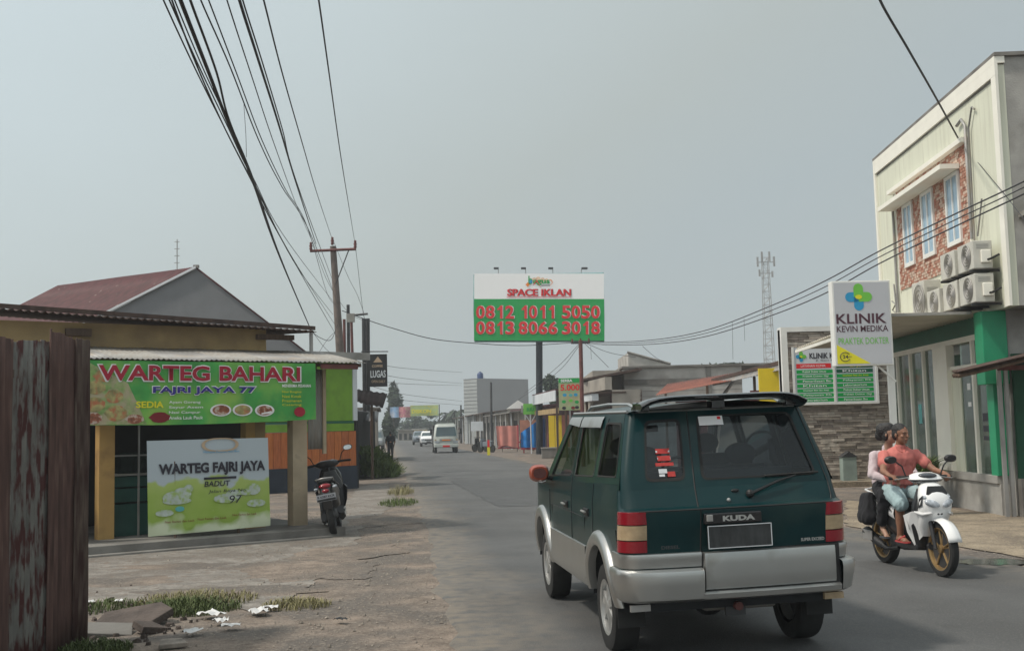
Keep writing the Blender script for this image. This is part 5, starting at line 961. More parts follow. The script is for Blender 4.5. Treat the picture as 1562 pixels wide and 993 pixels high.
B('under_body', 'interior', car, (-.62, .62, .2, 4.3, .36, .95), (-.76, .76, 1.45, 2.92, .40, .95)); B('floor_trim', 'interior', car, (-.76, .76, .28, 3.25, 1.0, 1.08)); B('dashboard', 'interior', car, (-.68, .68, 2.9, 3.28, 1.0, 1.14), bevel=.02)
for x in (-.36, .36):
    s_ = MB().loft([(1.0, x, 1.98, .23, .09), (1.2, x, 1.93, .24, .07), (1.36, x, 1.88, .19, .05)], 14, 3).build('front_seat', 'seat_grey', car, smooth=50); MB().ell((x, 1.87, 1.45), (.12, .05, .085)).build('headrest', 'seat_grey', s_, smooth=60)
s_ = MB().loft([(1.0, 0, 1.15, .62, .1), (1.2, 0, 1.10, .62, .08), (1.3, 0, 1.06, .58, .05)], 18, 4).build('rear_seat', 'seat_grey', car, smooth=50)
for x in (-.38, .38): MB().ell((x, 1.05, 1.38), (.13, .05, .09)).build('headrest', 'seat_grey', s_, smooth=60)
MB().loft([(1.0, 0, .55, .6, .09), (1.3, 0, .5, .58, .06)], 18, 4).build('third_seat', 'seat_grey', car, smooth=50)
MB().tube([(.36 + .17 * cos(k * pi / 8), 2.72 + .05 * sin(k * pi / 8), 1.14 + .16 * sin(k * pi / 8)) for k in range(17)], .014, 5).build('steering_wheel', 'interior', car)
B('inner_mirror', 'interior', car, (-.12, .12, 2.5, 2.53, 1.55, 1.61))
# crease, seams, handles
b = MB(); b.tube([rear(-.262 + .037 * (k / 8) ** 1, 1.2 + .54 * k / 8, .001) for k in range(9)], .005, 4); b.tube([rear(-.262 - .02 * (1.2 - z) / .7, z, .001) for z in (1.2, 1.1, 1.075, 1.05, .9, .77, .5)], .005, 4)
b.tube([rear(.595 + (.705 - .595) * (1.742 - z) / .542 + .02, z, .001) for z in (1.74, 1.5, 1.3, 1.2)], .004, 4)
b.tube([path(.73 if z > 1.075 else .722, z, 1, .001) for z in (1.2, 1.1, 1.075, 1.05, .9, .77, .68)], .004, 4); b.build('seams', 'black', car, kind='stuff'); b = MB(); b.tube([rear(x, 1.058, .002) for x in (-.70, -.3, 0, .3, .70)], .006, 4); b.build('crease', 'black', car); b = MB()
for sd in (1, -1):
    for y0, z0 in ((1.11, .75), (1.98, .40), (3.06, .75)):
        b.tube([side(y0 if z < 1.05 or y0 < 3 else y0, z, sd, .001) for z in ([1.2, 1.05, .9, .75] if y0 != 1.98 else [1.7, 1.5, 1.2, 1.05, .9, .75, .6, .4]) if z >= z0 - .01 and (y0 < 3 or z < 1.15)], .0035, 4)
    b.tube([side(.98, z, sd, .001) for z in (1.70, 1.3)], .003, 4); b.tube([side(y, .92 + .045 * 0, sd, .002) for y in (1.5, 2.0, 2.5, 3.0)], .003, 4)
b.build('door_seams', 'black', car, kind='stuff')
for sd in (1, -1):
    for y in (2.22, 1.34): h_ = MB().loft([(y - .09, sd * (Wz(.97) + .004), .97, .012, .03), (y + .09, sd * (Wz(.97) + .004), .97, .012, .03)], 10, 3, axis='y').build('door_handle', 'black', car); MB().tube([side(y - .07, .975, sd, .03), side(y + .07, .975, sd, .03)], .010, 6).build('pull', 'alloy', h_)
    for ya, yb in ((1.99, 2.50), (1.14, 1.95)):         # silver rain visors over the door glass
        MB().grid([[side(ya + (yb - ya) * k / 8 - (0 if j else .02 * 0), 1.715 - (.085 if j == 2 else .03 * j) * (1 - .3 * (k / 8) * (1 if ya > 1.5 else 0)), sd, (.004, .014, .02)[j]) for k in range(9)] for j in range(3)]).build('rain_visor', 'car_silver', car, smooth=60)
    MB().tube([side(y, 1.745, sd, .0) for y in (.45, 1.0, 1.8, 2.45)], .012, 6).build('gutter', 'car_silver', car, smooth=60)
    MB().tube([(sd * .56, .62, 1.775), (sd * .57, .75, 1.80), (sd * .575, 1.4, 1.81), (sd * .57, 2.1, 1.795), (sd * .56, 2.3, 1.76)], .012, 6).build('roof_rail', 'car_silver', car, smooth=60)
    # side cladding, flares
    MB().grid([[side(1.38 + 1.62 * k / 10, z, sd, o_) for k in range(11)] for z, o_ in ((.37, -.01), (.38, .03), (.45, .036), (.52, .02), (.66, .018), (.695, .016), (.70, .0))]).build('side_cladding', 'car_silver', car, smooth=40)
    MB().grid([[side(3.98 + .41 * k / 5, z, sd, o_) for k in range(6)] for z, o_ in ((.37, -.01), (.38, .03), (.66, .02), (.70, .0))]).build('front_cladding', 'car_silver', car, smooth=40)
    for yc in (.87, 3.5):
        rows = []
        for rr_, o_ in ((.42, -.03), (.425, .03), (.45, .045), (.50, .04), (.53, .018), (.535, .0)):
            a0 = math.asin((.375 - WR) / rr_); rows.append([side(yc + rr_ * cos(a), WR + rr_ * sin(a), sd, o_) for a in [a0 + (pi - 2 * a0) * k / 24 for k in range(25)]])
        MB().grid(rows).build('arch_flare', 'car_silver', car, smooth=50)
        MB().grid([[(sd * x, yc + .44 * cos(a), WR + .44 * sin(a)) for a in [pi * k / 16 for k in range(17)]] for x in (.5, .79)]).build('wheel_well', 'interior', car)
    # bumper corner, silver band above it
    s0 = .275 if sd < 0 else .715
    def strip(prof, s0, y_end, nm):
        rows = []
        for z, o_ in prof: s1_ = s_at_y(y_end, max(.36, z)); rows.append([path(s0 + (s1_ - s0) * k / 22, z, sd, o_ * (1 if k < 8 else max(.4, 1 - (k - 8) * .09))) for k in range(23)])
        return MB().grid(rows).build(nm, 'car_silver', car, smooth=38)
    strip([(.43, -.02), (.435, .03), (.455, .062), (.55, .072), (.62, .08), (.648, .072), (.66, .045), (.662, .0)], s0, .44, 'bumper'); strip([(.668, .0), (.67, .016), (.72, .024), (.745, .03), (.765, .024), (.768, .0)], s0, .42, 'silver_band')
    # tail lamp
    for (za, zb2, m_) in ((.968, 1.058, 'lamp_red'), (.862, .965, 'lamp_amber'), (.776, .859, 'lamp_red')):
        rows = []
        for z, o_ in ((za, 0), (za + .003, .012), (zb2 - .003, .012), (zb2, 0)):
            s1_ = Wz(z) - cr_(z) + cr_(z) * pi / 2 + .02; rows.append([path(.645 + (s1_ - .645) * k / 14, z, sd, o_ if 0 < k < 14 else 0) for k in range(15)])
        MB().grid(rows).build('tail_lamp', m_, car, smooth=40)
# low middle of the bumper, silver lower tailgate
MB().grid([[rear(-.28 + 1.0 * k / 10, z, o_) for k in range(11)] for z, o_ in ((.43, 0), (.436, .03), (.45, .064), (.485, .07), (.497, .05), (.5, 0))]).build('bumper_step', 'car_silver', car, smooth=38)
MB().grid([[rear(x, z, o_ - (.03 if (k in (0, 14)) else 0)) for k, x in enumerate([-.268, -.255] + [-.25 + .95 * j / 12 for j in range(1, 12)] + [.695, .706])] for z, o_ in ((.505, .0), (.51, .03), (.53, .037), (.6, .041), (.68, .042), (.735, .040), (.757, .034), (.763, .0))]).build('lower_tailgate', 'car_silver', car, smooth=60)
if 0: L_ = ringzone(MB(), [(-.28, .765), (.712, .765), (.712, .5), (-.28, .5)], [(-.265, .762), (.705, .762), (.70, .512), (-.262, .512)], .05, rear); n = len(L_); c_ = sum(L_, Vector((0, 0))) / n
if 0: MB().add([rear(q.x, q.y, 0) for q in L_] + [rear(q.x, q.y, .03) for q in L_] + [rear(*(q + (c_ - q) * .03), .037) for q in L_] + [rear(c_.x, .66, .04)], [(i, (i + 1) % n, n + (i + 1) % n, n + i) for i in range(n)] + [(n + i, n + (i + 1) % n, 2 * n + (i + 1) % n, 2 * n + i) for i in range(n)] + [(2 * n + i, 2 * n + (i + 1) % n, 3 * n) for i in range(n)]).build('lower_tailgate', 'car_silver', car, smooth=30)
B('tailgate_gap', 'black', car, (-.29, .73, .095, .12, .49, .77))
B('number_plate', mat('plate_dark', (.035, .038, .04), .35, var=.5, sc=3, stretch=(6, 1, 2)), car, (-.24, .215, .012, .03, .79, .945)); B('plate_border', 'pale_print', car, (-.24, .215, .008, .0115, .79, .795), (-.24, .215, .008, .0115, .94, .945), (-.24, -.235, .008, .0115, .795, .94), (.21, .215, .008, .0115, .795, .94))
B('garnish', 'black_gloss', car, (-.26, .15, .012, .05, .955, 1.03), bevel=.008); text(car, 'KUDA', -.13, .972, .23, .038, 'alloy', y=.008, bold=.05); B('lock', 'steel_post', car, (-.245, -.20, .0, .02, .975, 1.02), bevel=.005)
text(car, 'SUPER EXCEED', .44, .80, .17, .022, 'alloy', y=.058, bold=.03); text(car, 'DIESEL', -.56, .80, .13, .024, 'dark_metal', y=.058, bold=.03)
MB().ell(rear(-.04, 1.105, .006), (.014, .01, .014), 8, 6).build('lock_button', 'alloy', car); MB().ell(rear(.02, 1.165, .006), (.03, .012, .012), 8, 6).build('washer_jet', 'black', car)
wp = MB().tube([rear(.12, 1.14, .03), rear(.33, 1.215, .045), rear(.48, 1.25, .04)], [.012, .009, .006], 6).build('wiper', 'black', car); MB().tube([rear(.25, 1.255, .022), rear(.66, 1.262, .022)], .009, 5).build('blade', 'rubber', wp); MB().ell(rear(.12, 1.14, .015), (.03, .03, .03), 10, 6).build('pivot', 'black', wp)
def sticker(x0, x1, z0, z1, m_, nm='sticker'): return MB().add([rear(x0, z0, .0045), rear(x1, z0, .0045), rear(x1, z1, .0045), rear(x0, z1, .0045)], [(0, 1, 2, 3)]).build(nm, m_, car)
sticker(-.15, .03, 1.625, 1.69, 'white_print'); sticker(-.01, .015, 1.665, 1.685, 'red_print')
mat('sticker_red', (.40, .03, .025), .6, var=.2, sc=40)
for (x0, x1, z0, z1, m_) in ((-.50, -.40, 1.44, 1.475, 'sticker_red'), (-.50, -.40, 1.449, 1.462, 'pale_print'), (-.495, -.40, 1.39, 1.425, 'sticker_red'), (-.495, -.40, 1.40, 1.415, 'pale_print'), (-.515, -.385, 1.355, 1.378, 'sticker_red'), (-.5, -.44, 1.305, 1.335, 'pale_print'), (-.44, -.385, 1.28, 1.315, 'sticker_red'), (-.50, -.46, 1.283, 1.30, 'pale_print')): sticker(x0, x1, z0, z1, m_)
# spoiler
rows = []
for k in range(21):
    u = -1 + 2 * k / 20; x = u * .61; zc = 1.826 - .062 * abs(u) ** 7; yc = .33 + .03 * abs(u) ** 3; rows.append([(x, yc + .16 * cos(t), zc + (.019 + .016 * abs(u) ** 6) * sin(t) - .010 * cos(t)) for t in [2 * pi * j / 14 for j in range(14)]])
sp_ = MB().grid(rows, close=True); sp_.f.append(tuple(range(14))); sp_.f.append(tuple(20 * 14 + j for j in range(14))); spo = sp_.build('spoiler', 'black_gloss', car, smooth=60)
for x in (-.56, 0, .56): B('spoiler_foot', 'black_gloss', car, (x - .05, x + .05, .36, .48, 1.74, 1.81), bevel=.01)
MB().tube([rear(x, 1.742, .004) for x in (-.6, -.3, 0, .3, .6)], .009, 5).build('roof_trim', 'car_silver', car)
for sd in (1, -1):
    mr_ = MB().loft([(2.86, sd * .93, 1.21, .075, .06), (2.90, sd * .93, 1.21, .095, .08), (3.0, sd * .92, 1.21, .07, .06)], 14, 2.6, axis='y').build('door_mirror', 'orange_reflection', car, smooth=50); MB().tube([side(2.98, 1.15, sd), (sd * .9, 2.96, 1.17)], .022, 6).build('mirror_arm', 'black', mr_); MB().loft([(2.855, sd * .93, 1.21, .06, .045), (2.858, sd * .93, 1.21, .06, .045)], 14, 2.6, axis='y').build('mirror_glass', 'pole_rust', mr_)  # orange reflection painted onto the mirror housing and its glass
MB().tube([(0, .15, .37), (0, .9, .34), (0, 1.2, .36)], [.03, .05, .05], 8).build('exhaust', 'pole_rust', car, smooth=60); B('tow_eye', 'dark_metal', car, (-.08, .06, .2, .24, .30, .38)); MB().tube([(-.62, .87, .31), (.62, .87, .31)], .05, 8).build('axle', 'dark_metal', car); MB().ell((0, .87, .31), (.13, .13, .12)).build('differential', 'dark_metal', car, smooth=60)
B('fuel_tank', 'concrete_dark', car, (-.2, .35, .35, .75, .31, .42), bevel=.03)
for x in (-.70, .70): B('mud_flap', 'rubber', car, (x - .10, x + .10, .44, .45, .22, .44)); B('reflector', 'lamp_amber' if x > 0 else 'steel_post', car, (x - .07, x + .07, .16, .19, .375, .42))
def wheel(parent, M, r_, w_, rim_m, spokes=6, rr_=.62, name='wheel', hub=.04, double=False):
    # axis = local z, outer face at z = w_/2
    o = MB().lathe([(r_ * rr_, -w_ * .45), (r_ * .8, -w_ * .5), (r_ * .96, -w_ * .45), (r_, -w_ * .3), (r_ * 1.0, 0), (r_, w_ * .3), (r_ * .96, w_ * .45), (r_ * .8, w_ * .5), (r_ * rr_, w_ * .45)], 32, M).build('tyre', 'rubber', parent, smooth=40)
    ri = MB().lathe([(r_ * rr_ * 1.02, w_ * .46), (r_ * rr_ * .93, w_ * .42), (r_ * rr_ * .88, w_ * .1), (r_ * rr_ * .9, -w_ * .4)], 32, M)
    for k in range(spokes):
        a = 2 * pi * k / spokes; c, s = cos(a), sin(a); hw0, hw1 = (r_ * .10, r_ * .07) if spokes == 6 else (r_ * .05, r_ * .04)
        P = lambda rad, o_, z: (rad * c - o_ * s, rad * s + o_ * c, z); R1 = r_ * rr_ * .95; zt_ = w_ * .36
        ri.hexa([M @ Vector(P(hub, -hw0, zt_ - .03)), M @ Vector(P(R1, -hw1, zt_ - .02)), M @ Vector(P(R1, hw1, zt_ - .02)), M @ Vector(P(hub, hw0, zt_ - .03))], [M @ Vector(P(hub, -hw0 * .7, zt_ + .01)), M @ Vector(P(R1, -hw1 * .7, zt_)), M @ Vector(P(R1, hw1 * .7, zt_)), M @ Vector(P(hub, hw0 * .7, zt_ + .01))])
    ri.lathe([(0, w_ * .42), (hub * 1.1, w_ * .42), (hub * 1.5, w_ * .34), (hub * 1.5, -w_ * .3)], 16, M); ri.build('rim', rim_m, o, smooth=40)
    MB().lathe([(0, -.0), (r_ * rr_ * .88, -.0)], 24, M).build('brake_disc', 'dark_metal', o); return o
for sd in (1, -1):
    for y in (.87, 3.5): wheel(car, Matrix.Translation((sd * .70, y, .325 - .025)) @ Matrix.Rotation(sd * pi / 2, 4, 'Y'), .325, .2, 'alloy', 6)

# ================================================================== FIGURES
class Fig(MB):
    def cap(s, p0, p1, r0, r1, n=12):
        p0, p1 = Vector(p0), Vector(p1); d = (p1 - p0); L_ = d.length; d = d / L_ if L_ > 1e-6 else Vector((0, 0, 1)); pts, rs = [], []
        for k in range(5): a = pi / 2 * (1 - k / 4); pts.append(p0 - d * r0 * sin(a)); rs.append(max(.0005, r0 * cos(a)))
        for k in range(5): a = pi / 2 * k / 4; pts.append(p1 + d * r1 * sin(a)); rs.append(max(.0005, r1 * cos(a)))
        return s.tube(pts, rs, n)
    def blob(s, name, m, parent, voxel=.01, it=4, fac=.5):
        o = s.build(name, m); md = o.modifiers.new('r', 'REMESH'); md.mode = 'VOXEL'; md.voxel_size = voxel; md.use_smooth_shade = True
        if it: sm = o.modifiers.new('s', 'SMOOTH'); sm.iterations = it; sm.factor = fac
        dg = bpy.context.evaluated_depsgraph_get(); me = bpy.data.meshes.new_from_object(o.evaluated_get(dg)); old = o.data; o.modifiers.clear(); o.data = me; bpy.data.meshes.remove(old); me.name = name
        me.materials.clear(); me.materials.append(MATS[m] if isinstance(m, str) else m); me.polygons.foreach_set('use_smooth', [True] * len(me.polygons)); o.parent = parent; return o
def wrinkle(o, amp=.006, fr=14, seed=0):
    me = o.data; ns = [v.normal.copy() for v in me.vertices]
    for v, n in zip(me.vertices, ns):
        p = v.co; q = Vector((p.x * fr + seed, p.y * fr * .8, p.z * fr * .45 + p.x * fr * .5)); a = noise.noise(q); b_ = noise.noise(q * 2.1 + Vector((9, 0, 0))); v.co = p + n * amp * ((1 - abs(a) * 3.2) * .9 + b_ * .6)
    return o
def hand(f, wrist, direction, up_, side_, grip=True, sc=1.0):
    # palm, four curled fingers and a thumb; direction: wrist to knuckles, up_: back of the hand, side_: towards the thumb
    w, d, u, t = Vector(wrist), Vector(direction).normalized(), Vector(up_).normalized(), Vector(side_).normalized()
    for k in range(4): a = (k - 1.5) * .019 * sc; f.cap(w + t * a * .6, w + d * .075 * sc + t * a, .016 * sc, .012 * sc, 8)
    for k, L_ in enumerate((.034, .040, .044, .040)):
        a = (k - 1.5) * .021 * sc; k0 = w + d * .085 * sc + t * a; b1 = k0 + (d * .75 - u * .65) * L_ * sc; b2 = b1 + (-u * .9 - d * .35) * L_ * .8 * sc if grip else b1 + (d * .8 - u * .5) * L_ * .8 * sc
        f.cap(k0, b1, .0105 * sc, .0095 * sc, 7); f.cap(b1, b2, .0095 * sc, .008 * sc, 7)
    t0 = w + d * .03 * sc + t * .035 * sc; t1 = t0 + (d * .7 + t * .5 - u * .4) * .04 * sc; f.cap(t0, t1, .013 * sc, .011 * sc, 7); f.cap(t1, t1 + (d * .5 - u * .8) * .03 * sc, .011 * sc, .009 * sc, 7)
def head(f, c, yaw=0, sc=1.0, pitch=0):
    M = Matrix.Translation(c) @ Matrix.Rotation(yaw, 4, 'Z') @ Matrix.Rotation(pitch, 4, 'X') @ Matrix.Diagonal((sc, sc, sc, 1))
    f.ell((0, -.01, .03), (.074, .092, .085), 18, 12, M); f.ell((0, .012, -.035), (.058, .07, .075), 16, 10, M); f.ell((0, .045, -.085), (.028, .028, .025), 10, 8, M)
    f.ell((0, .072, .022), (.05, .02, .014), 10, 8, M); f.ell((0, .092, -.012), (.011, .016, .022), 10, 8, M); f.ell((0, .098, -.026), (.017, .012, .009), 10, 8, M)
    for sx in (-1, 1): f.ell((sx * .04, .055, -.02), (.022, .022, .02), 8, 6, M); f.ell((sx * .074, -.008, -.008), (.010, .018, .028), 8, 6, M)
    f.ell((0, .081, -.054), (.024, .010, .006), 8, 6, M); f.ell((0, .079, -.064), (.020, .011, .007), 8, 6, M); return M
mat('eye_white', (.22, .17, .15), .3)
def facebits(parent, M):
    for sx in (-1, 1):
        e_ = MB().ell((sx * .030, .0750, .002), (.0105, .006, .0036), 10, 8, M).build('eye', 'eye_white', parent, smooth=60); MB().ell((sx * .030, .0795, .002), (.006, .002, .0036), 8, 6, M).build('iris', 'black_print', e_, smooth=60)
        MB().tube([M @ Vector((sx * .015, .0885, .022)), M @ Vector((sx * .032, .090, .027)), M @ Vector((sx * .048, .078, .021))], [.003, .004, .002], 5).build('eyebrow', 'hair', parent)
    MB().tube([M @ Vector((-.02, .087, -.059)), M @ Vector((0, .0935, -.0585)), M @ Vector((.02, .087, -.059))], .0022, 5).build('mouth', 'dark_red_print', parent)
def hair(parent, M, extra=(), m='hair', vox=.007):
    f = Fig(); f.ell((0, -.022, .052), (.078, .09, .078), 18, 12, M); f.ell((.060, -.025, .012), (.020, .048, .050), 12, 8, M); f.ell((-.060, -.025, .012), (.020, .048, .050), 12, 8, M); f.ell((0, -.05, .0), (.072, .062, .075), 16, 10, M)
    for e_ in extra: f.ell(e_[0], e_[1], 14, 10, M)
    r = random.Random(5)
    for k in range(60): d = Vector((r.gauss(0, 1), r.gauss(-.5, 1), abs(r.gauss(.3, 1)))).normalized(); f.ell((d.x * .07, -.022 + d.y * .085, .05 + d.z * .072), (.013, .013, .012), 6, 5, M)
    return f.blob('hair', m, parent, vox, 1)
# ================================================================== SCOOTERS. frame: x right, y forward
mat('scooter_white', (.78, .78, .78), .25, var=.03, coat=.5); mat('scooter_black', (.012, .012, .014), .3, var=.1, coat=.4); mat('gold', (.36, .24, .11), .35, metal=.6, var=.1); mat('lamp_clear', (.36, .39, .43), .12, var=.5, sc=22, coat=.6); mat('mirror_glass', (.75, .78, .8), .08, metal=.9)
def scooter(loc, rz, lean, P, label, white=True, group=None):
    t = thing('scooter', loc, rz, label, 'scooter', group); t.rotation_euler = (0, lean, rz)
    dk = 'scooter_black'; rim = 'gold' if white else 'dark_metal'
    for y in (.64, -.64): 
        w_ = wheel(t, Matrix.Translation((0, y, .285)) @ Matrix.Rotation(pi / 2, 4, 'Y'), .285, .085 if y > 0 else .10, rim, 0, .78, hub=.03)
        ri = MB()
        for k in range(5):
            a = 2 * pi * k / 5 + .3; [ri.tube([(0, y + .03 * cos(a), .285 + .03 * sin(a)), (.012 * q_, y + .21 * cos(a + .12 * q_), .285 + .21 * sin(a + .12 * q_))], [.013, .009], 6) for q_ in (-1, 1)]
        ri.build('spoke', rim, w_)
    # front mudguard
    rows = []
    for k in range(15):
        a = radians(18 + 132 * k / 14); rr_ = .325; rows.append([(x, .64 + (rr_ - abs(x) * .35) * cos(a), .285 + (rr_ - abs(x) * .35) * sin(a)) for x in (-.075, -.06, -.03, 0, .03, .06, .075)])
    o = MB().grid(rows).build('mudguard', P, t, smooth=60); o.modifiers.new('s', 'SOLIDIFY').thickness = .006
    for sx in (-1, 1): MB().tube([(sx * .07, .64, .285), (sx * .07, .55, .60)], [.02, .026], 8).build('fork', 'dark_metal', t, smooth=60)
    # front shield with its horn like lamp unit
    MB().loft([(.40, 0, .42, .10, .05), (.52, 0, .47, .15, .08), (.64, 0, .52, .17, .12), (.74, 0, .545, .175, .13), (.84, 0, .52, .165, .11), (.92, 0, .47, .13, .08), (.97, 0, .43, .08, .05)], 20, 2.3).build('front_shield', P, t, smooth=50)
    MB().prism([(-.085, .935), (.085, .935), (.12, .85), (.05, .80), (-.05, .80), (-.12, .85)], 0, .012, 'y', Matrix.Translation((0, .585, 0)) @ Matrix.Translation((0, 0, .87)) @ Matrix.Rotation(.42, 4, 'X') @ Matrix.Translation((0, 0, -.87))).build('front_plate', 'black', t)
    for sx in (-1, 1):
        MB().ell((0, 0, 0), (.080, .026, .038), 16, 8, Matrix.Translation((sx * .088, .652, .758)) @ Matrix.Rotation(-sx * .35, 4, 'Y') @ Matrix.Rotation(-sx * .40, 4, 'Z')).build('headlamp', 'lamp_clear', t, smooth=60); MB().ell((sx * .135, .565, .815), (.022, .05, .03), 10, 8).build('indicator', 'lamp_clear', t, smooth=60)
        MB().add([(sx * .12, .52, .68), (sx * .20, .40, .66), (sx * .235, .30, .62), (sx * .20, .30, .44), (sx * .14, .33, .30), (sx * .09, .42, .40), (sx * .12, .38, .68)], [(0, 1, 2, 3, 4, 5)]).build('leg_shield_wing', P, t).modifiers.new('s', 'SOLIDIFY').thickness = .012
        MB().tube([(sx * .10, .66, .66), (sx * .16, .58, .64), (sx * .19, .46, .66)], [.012, .018, .012], 6).build('lower_trim', P, t, smooth=60)
    MB().loft([(.28, 0, .36, .14, .03), (.5, 0, .37, .19, .04), (.72, 0, .37, .17, .05), (.9, 0, .37, .10, .05)], 16, 3).build('inner_shield', dk, t, smooth=50)
    MB().loft([(.96, 0, .36, .13, .09), (1.00, 0, .36, .19, .11), (1.045, 0, .34, .16, .09), (1.07, 0, .33, .09, .05)], 18, 2.4).build('handlebar_cowl', P, t, smooth=50); MB().ell((0, .41, 1.035), (.11, .06, .035), 14, 8).build('cowl_visor', mat('visor_dark', (.05, .055, .065), .2, coat=.5), t, smooth=60)
    MB().tube([(0, .40, .95), (0, .38, .5)], .035, 8).build('steering_stem', dk, t)
    MB().ell((0, .60, .655), (.10, .045, .035), 14, 8).build('lower_grille', dk, t, smooth=60)
    for sx in (-1, 1):
        MB().add([(sx * .155, .585, .84), (sx * .172, .53, .80), (sx * .182, .52, .70), (sx * .174, .60, .735)], [(0, 1, 2, 3)]).build('decal', dk, t); MB().add([(sx * .218, .30, .60), (sx * .232, .33, .62), (sx * .205, .36, .47), (sx * .19, .32, .46)], [(0, 1, 2, 3)]).build('decal', dk, t)
        MB().tube([(sx * .12, .34, 1.0), (sx * .10, .44, .93), (sx * .03, .43, .90)], .006, 5).build('brake_cable', 'black', t); MB().tube([(sx * .16, -.15, .64), (sx * .165, -.4, .70), (sx * .15, -.75, .76)], .008, 5).build('body_line', dk, t)
    MB().loft([(.975, 0, .38, .16, .10), (.985, 0, .38, .175, .11), (.99, 0, .38, .16, .10)], 18, 2.3).build('cowl_gap', dk, t)
    for sx in (-1, 1):
        MB().tube([(sx * .14, .33, 1.02), (sx * .26, .29, 1.02), (sx * .36, .25, 1.01)], [.02, .018, .018], 8).build('grip', 'rubber', t, smooth=60); MB().tube([(sx * .18, .36, 1.02), (sx * .33, .33, 1.0)], .007, 5).build('brake_lever', 'steel_post', t)
        MB().tube([(sx * .2, .32, 1.04), (sx * .24, .33, 1.14), (sx * .30, .31, 1.19)], .008, 6).build('mirror_stem', 'black', t); m_ = MB().loft([(.26, sx * .345, 1.21, .055, .03), (.285, sx * .345, 1.21, .072, .042), (.32, sx * .34, 1.21, .05, .03)], 16, 2.4, axis='y').build('mirror', 'black', t, smooth=50); MB().loft([(.258, sx * .345, 1.21, .06, .034), (.2595, sx * .345, 1.21, .06, .034)], 16, 2.4, axis='y').build('mirror_glass', 'mirror_glass', m_)
    B('floorboard', dk, t, (-.15, .15, -.08, .38, .25, .31), bevel=.015); MB().tube([(0, .45, .30), (0, -.2, .24)], .05, 8).build('frame_tube', 'dark_metal', t)
    MB().loft([(0.0, 0, .40, .10, .10), (-.1, 0, .50, .13, .20), (-.3, 0, .55, .14, .19), (-.55, 0, .62, .12, .13), (-.8, 0, .70, .09, .07), (-.93, 0, .74, .05, .035)], 18, 2.8, axis='y').build('tail_body', dk, t, smooth=50)
    for sx in (-1, 1): MB().grid([[(sx * (.125 + .022 * sin(pi * j / 4)) * (1 - .3 * max(0, k - 4) / 6), -.12 - .07 * k, .60 + .012 * k + (.05 + .02 * (k < 5)) * (j - 2) / 2) for k in range(11)] for j in range(5)]).build('side_panel', P, t, smooth=60)
    MB().loft([(.02, 0, .72, .05, .02), (-.06, 0, .735, .10, .035), (-.3, 0, .745, .13, .04), (-.5, 0, .775, .13, .045), (-.75, 0, .79, .10, .03), (-.82, 0, .79, .05, .015)], 18, 2.6, axis='y').build('seat', 'rubber', t, smooth=50)
    MB().tube([(-.11, -.62, .78), (-.12, -.85, .83), (0, -.93, .84), (.12, -.85, .83), (.11, -.62, .78)], .012, 6).build('grab_rail', 'scooter_white' if white else 'steel_post', t, smooth=60)
    MB().ell((0, -.93, .73), (.085, .03, .035), 12, 8).build('tail_lamp', 'lamp_red', t, smooth=60)
    for sx in (-1, 1): MB().ell((sx * .13, -.9, .70), (.035, .025, .02), 10, 6).build('rear_indicator', 'lamp_clear', t, smooth=60)
    MB().prism([(-.86, .70), (-.93, .70), (-1.0, .52), (-.98, .40), (-.93, .42), (-.93, .52)], -.06, .06, 'x').build('rear_mudguard', dk, t); 
    if not white:
        o = B('number_plate', mat('plate_grey', (.28, .29, .31), .6), t, (-.135, .135, -1.012, -1.005, .52, .62)); text(t, 'B 6287 KCR', -.12, .57, .24, .032, 'black_print', y=-1.014, bold=.03); B('plate_band', 'black', t, (-.13, .13, -1.0135, -1.0125, .525, .555))
        MB().ell((0, -.95, .66), (.05, .02, .03), 10, 6).build('tail_lamp', 'lamp_red', t, smooth=60)
    MB().loft([(-.2, -.02, .30, .10, .10), (-.4, -.05, .28, .11, .10), (-.62, -.10, .285, .05, .10), (-.74, -.10, .285, .04, .06)], 14, 3, axis='y').build('engine', 'dark_metal', t, smooth=50)
    ex = MB().tube([(.09, -.15, .22), (.13, -.35, .20), (.15, -.5, .25), (.16, -.78, .36)], [.02, .025, .05, .06], 10).build('exhaust', 'black', t, smooth=50); B('heat_guard', 'steel_post' if white else 'alloy', ex, (.20, .215, -.78, -.55, .27, .38), bevel=.005)
    MB().tube([(-.11, -.64, .33), (-.11, -.56, .62)], [.03, .03], 8).build('shock', 'alloy' if white else 'dark_metal', t)
    MB().tube([(-.10, -.15, .24), (-.20, -.25, .03)], .014, 5).build('side_stand', 'dark_metal', t) if not white else None
    return t
f_, r_ = gnd(1441, 880), gnd(1352, 858); mid = (f_ + r_) / 2; dr = (f_ - r_).normalized(); hd = atan2(-dr.x, dr.y)
s1_ = scooter((mid.x, mid.y, .004), hd, .0, 'scooter_white', 'white scooter with gold wheels carrying two riders past the clinic')
p = gnd(513, 817); s2_ = scooter((p.x - .12, p.y + .85, 0), .10, -.16, 'scooter_black', 'black scooter parked on its side stand beside the stall post', white=False); s2_.scale = (1.14, 1.12, 1.12)
SM = Matrix.Translation(s1_.location) @ Matrix.Rotation(hd, 4, 'Z')
def person(label, M, name='person'):
    t = thing(name, (0, 0, 0), 0, label, 'person'); t.matrix_world = M; return t
mat('shirt_pink', (.50, .15, .13), .85, var=.08, sc=20, bump=.2, bsc=60); mat('shorts_blue', (.30, .40, .42), .9, var=.1, sc=15, bump=.3, bsc=60); mat('blouse', (.50, .42, .44), .9, var=.08, sc=15, bump=.2, bsc=50); mat('trousers_black', (.012, .012, .015), .95, var=.2); mat('flipflop', (.40, .05, .05), .7)
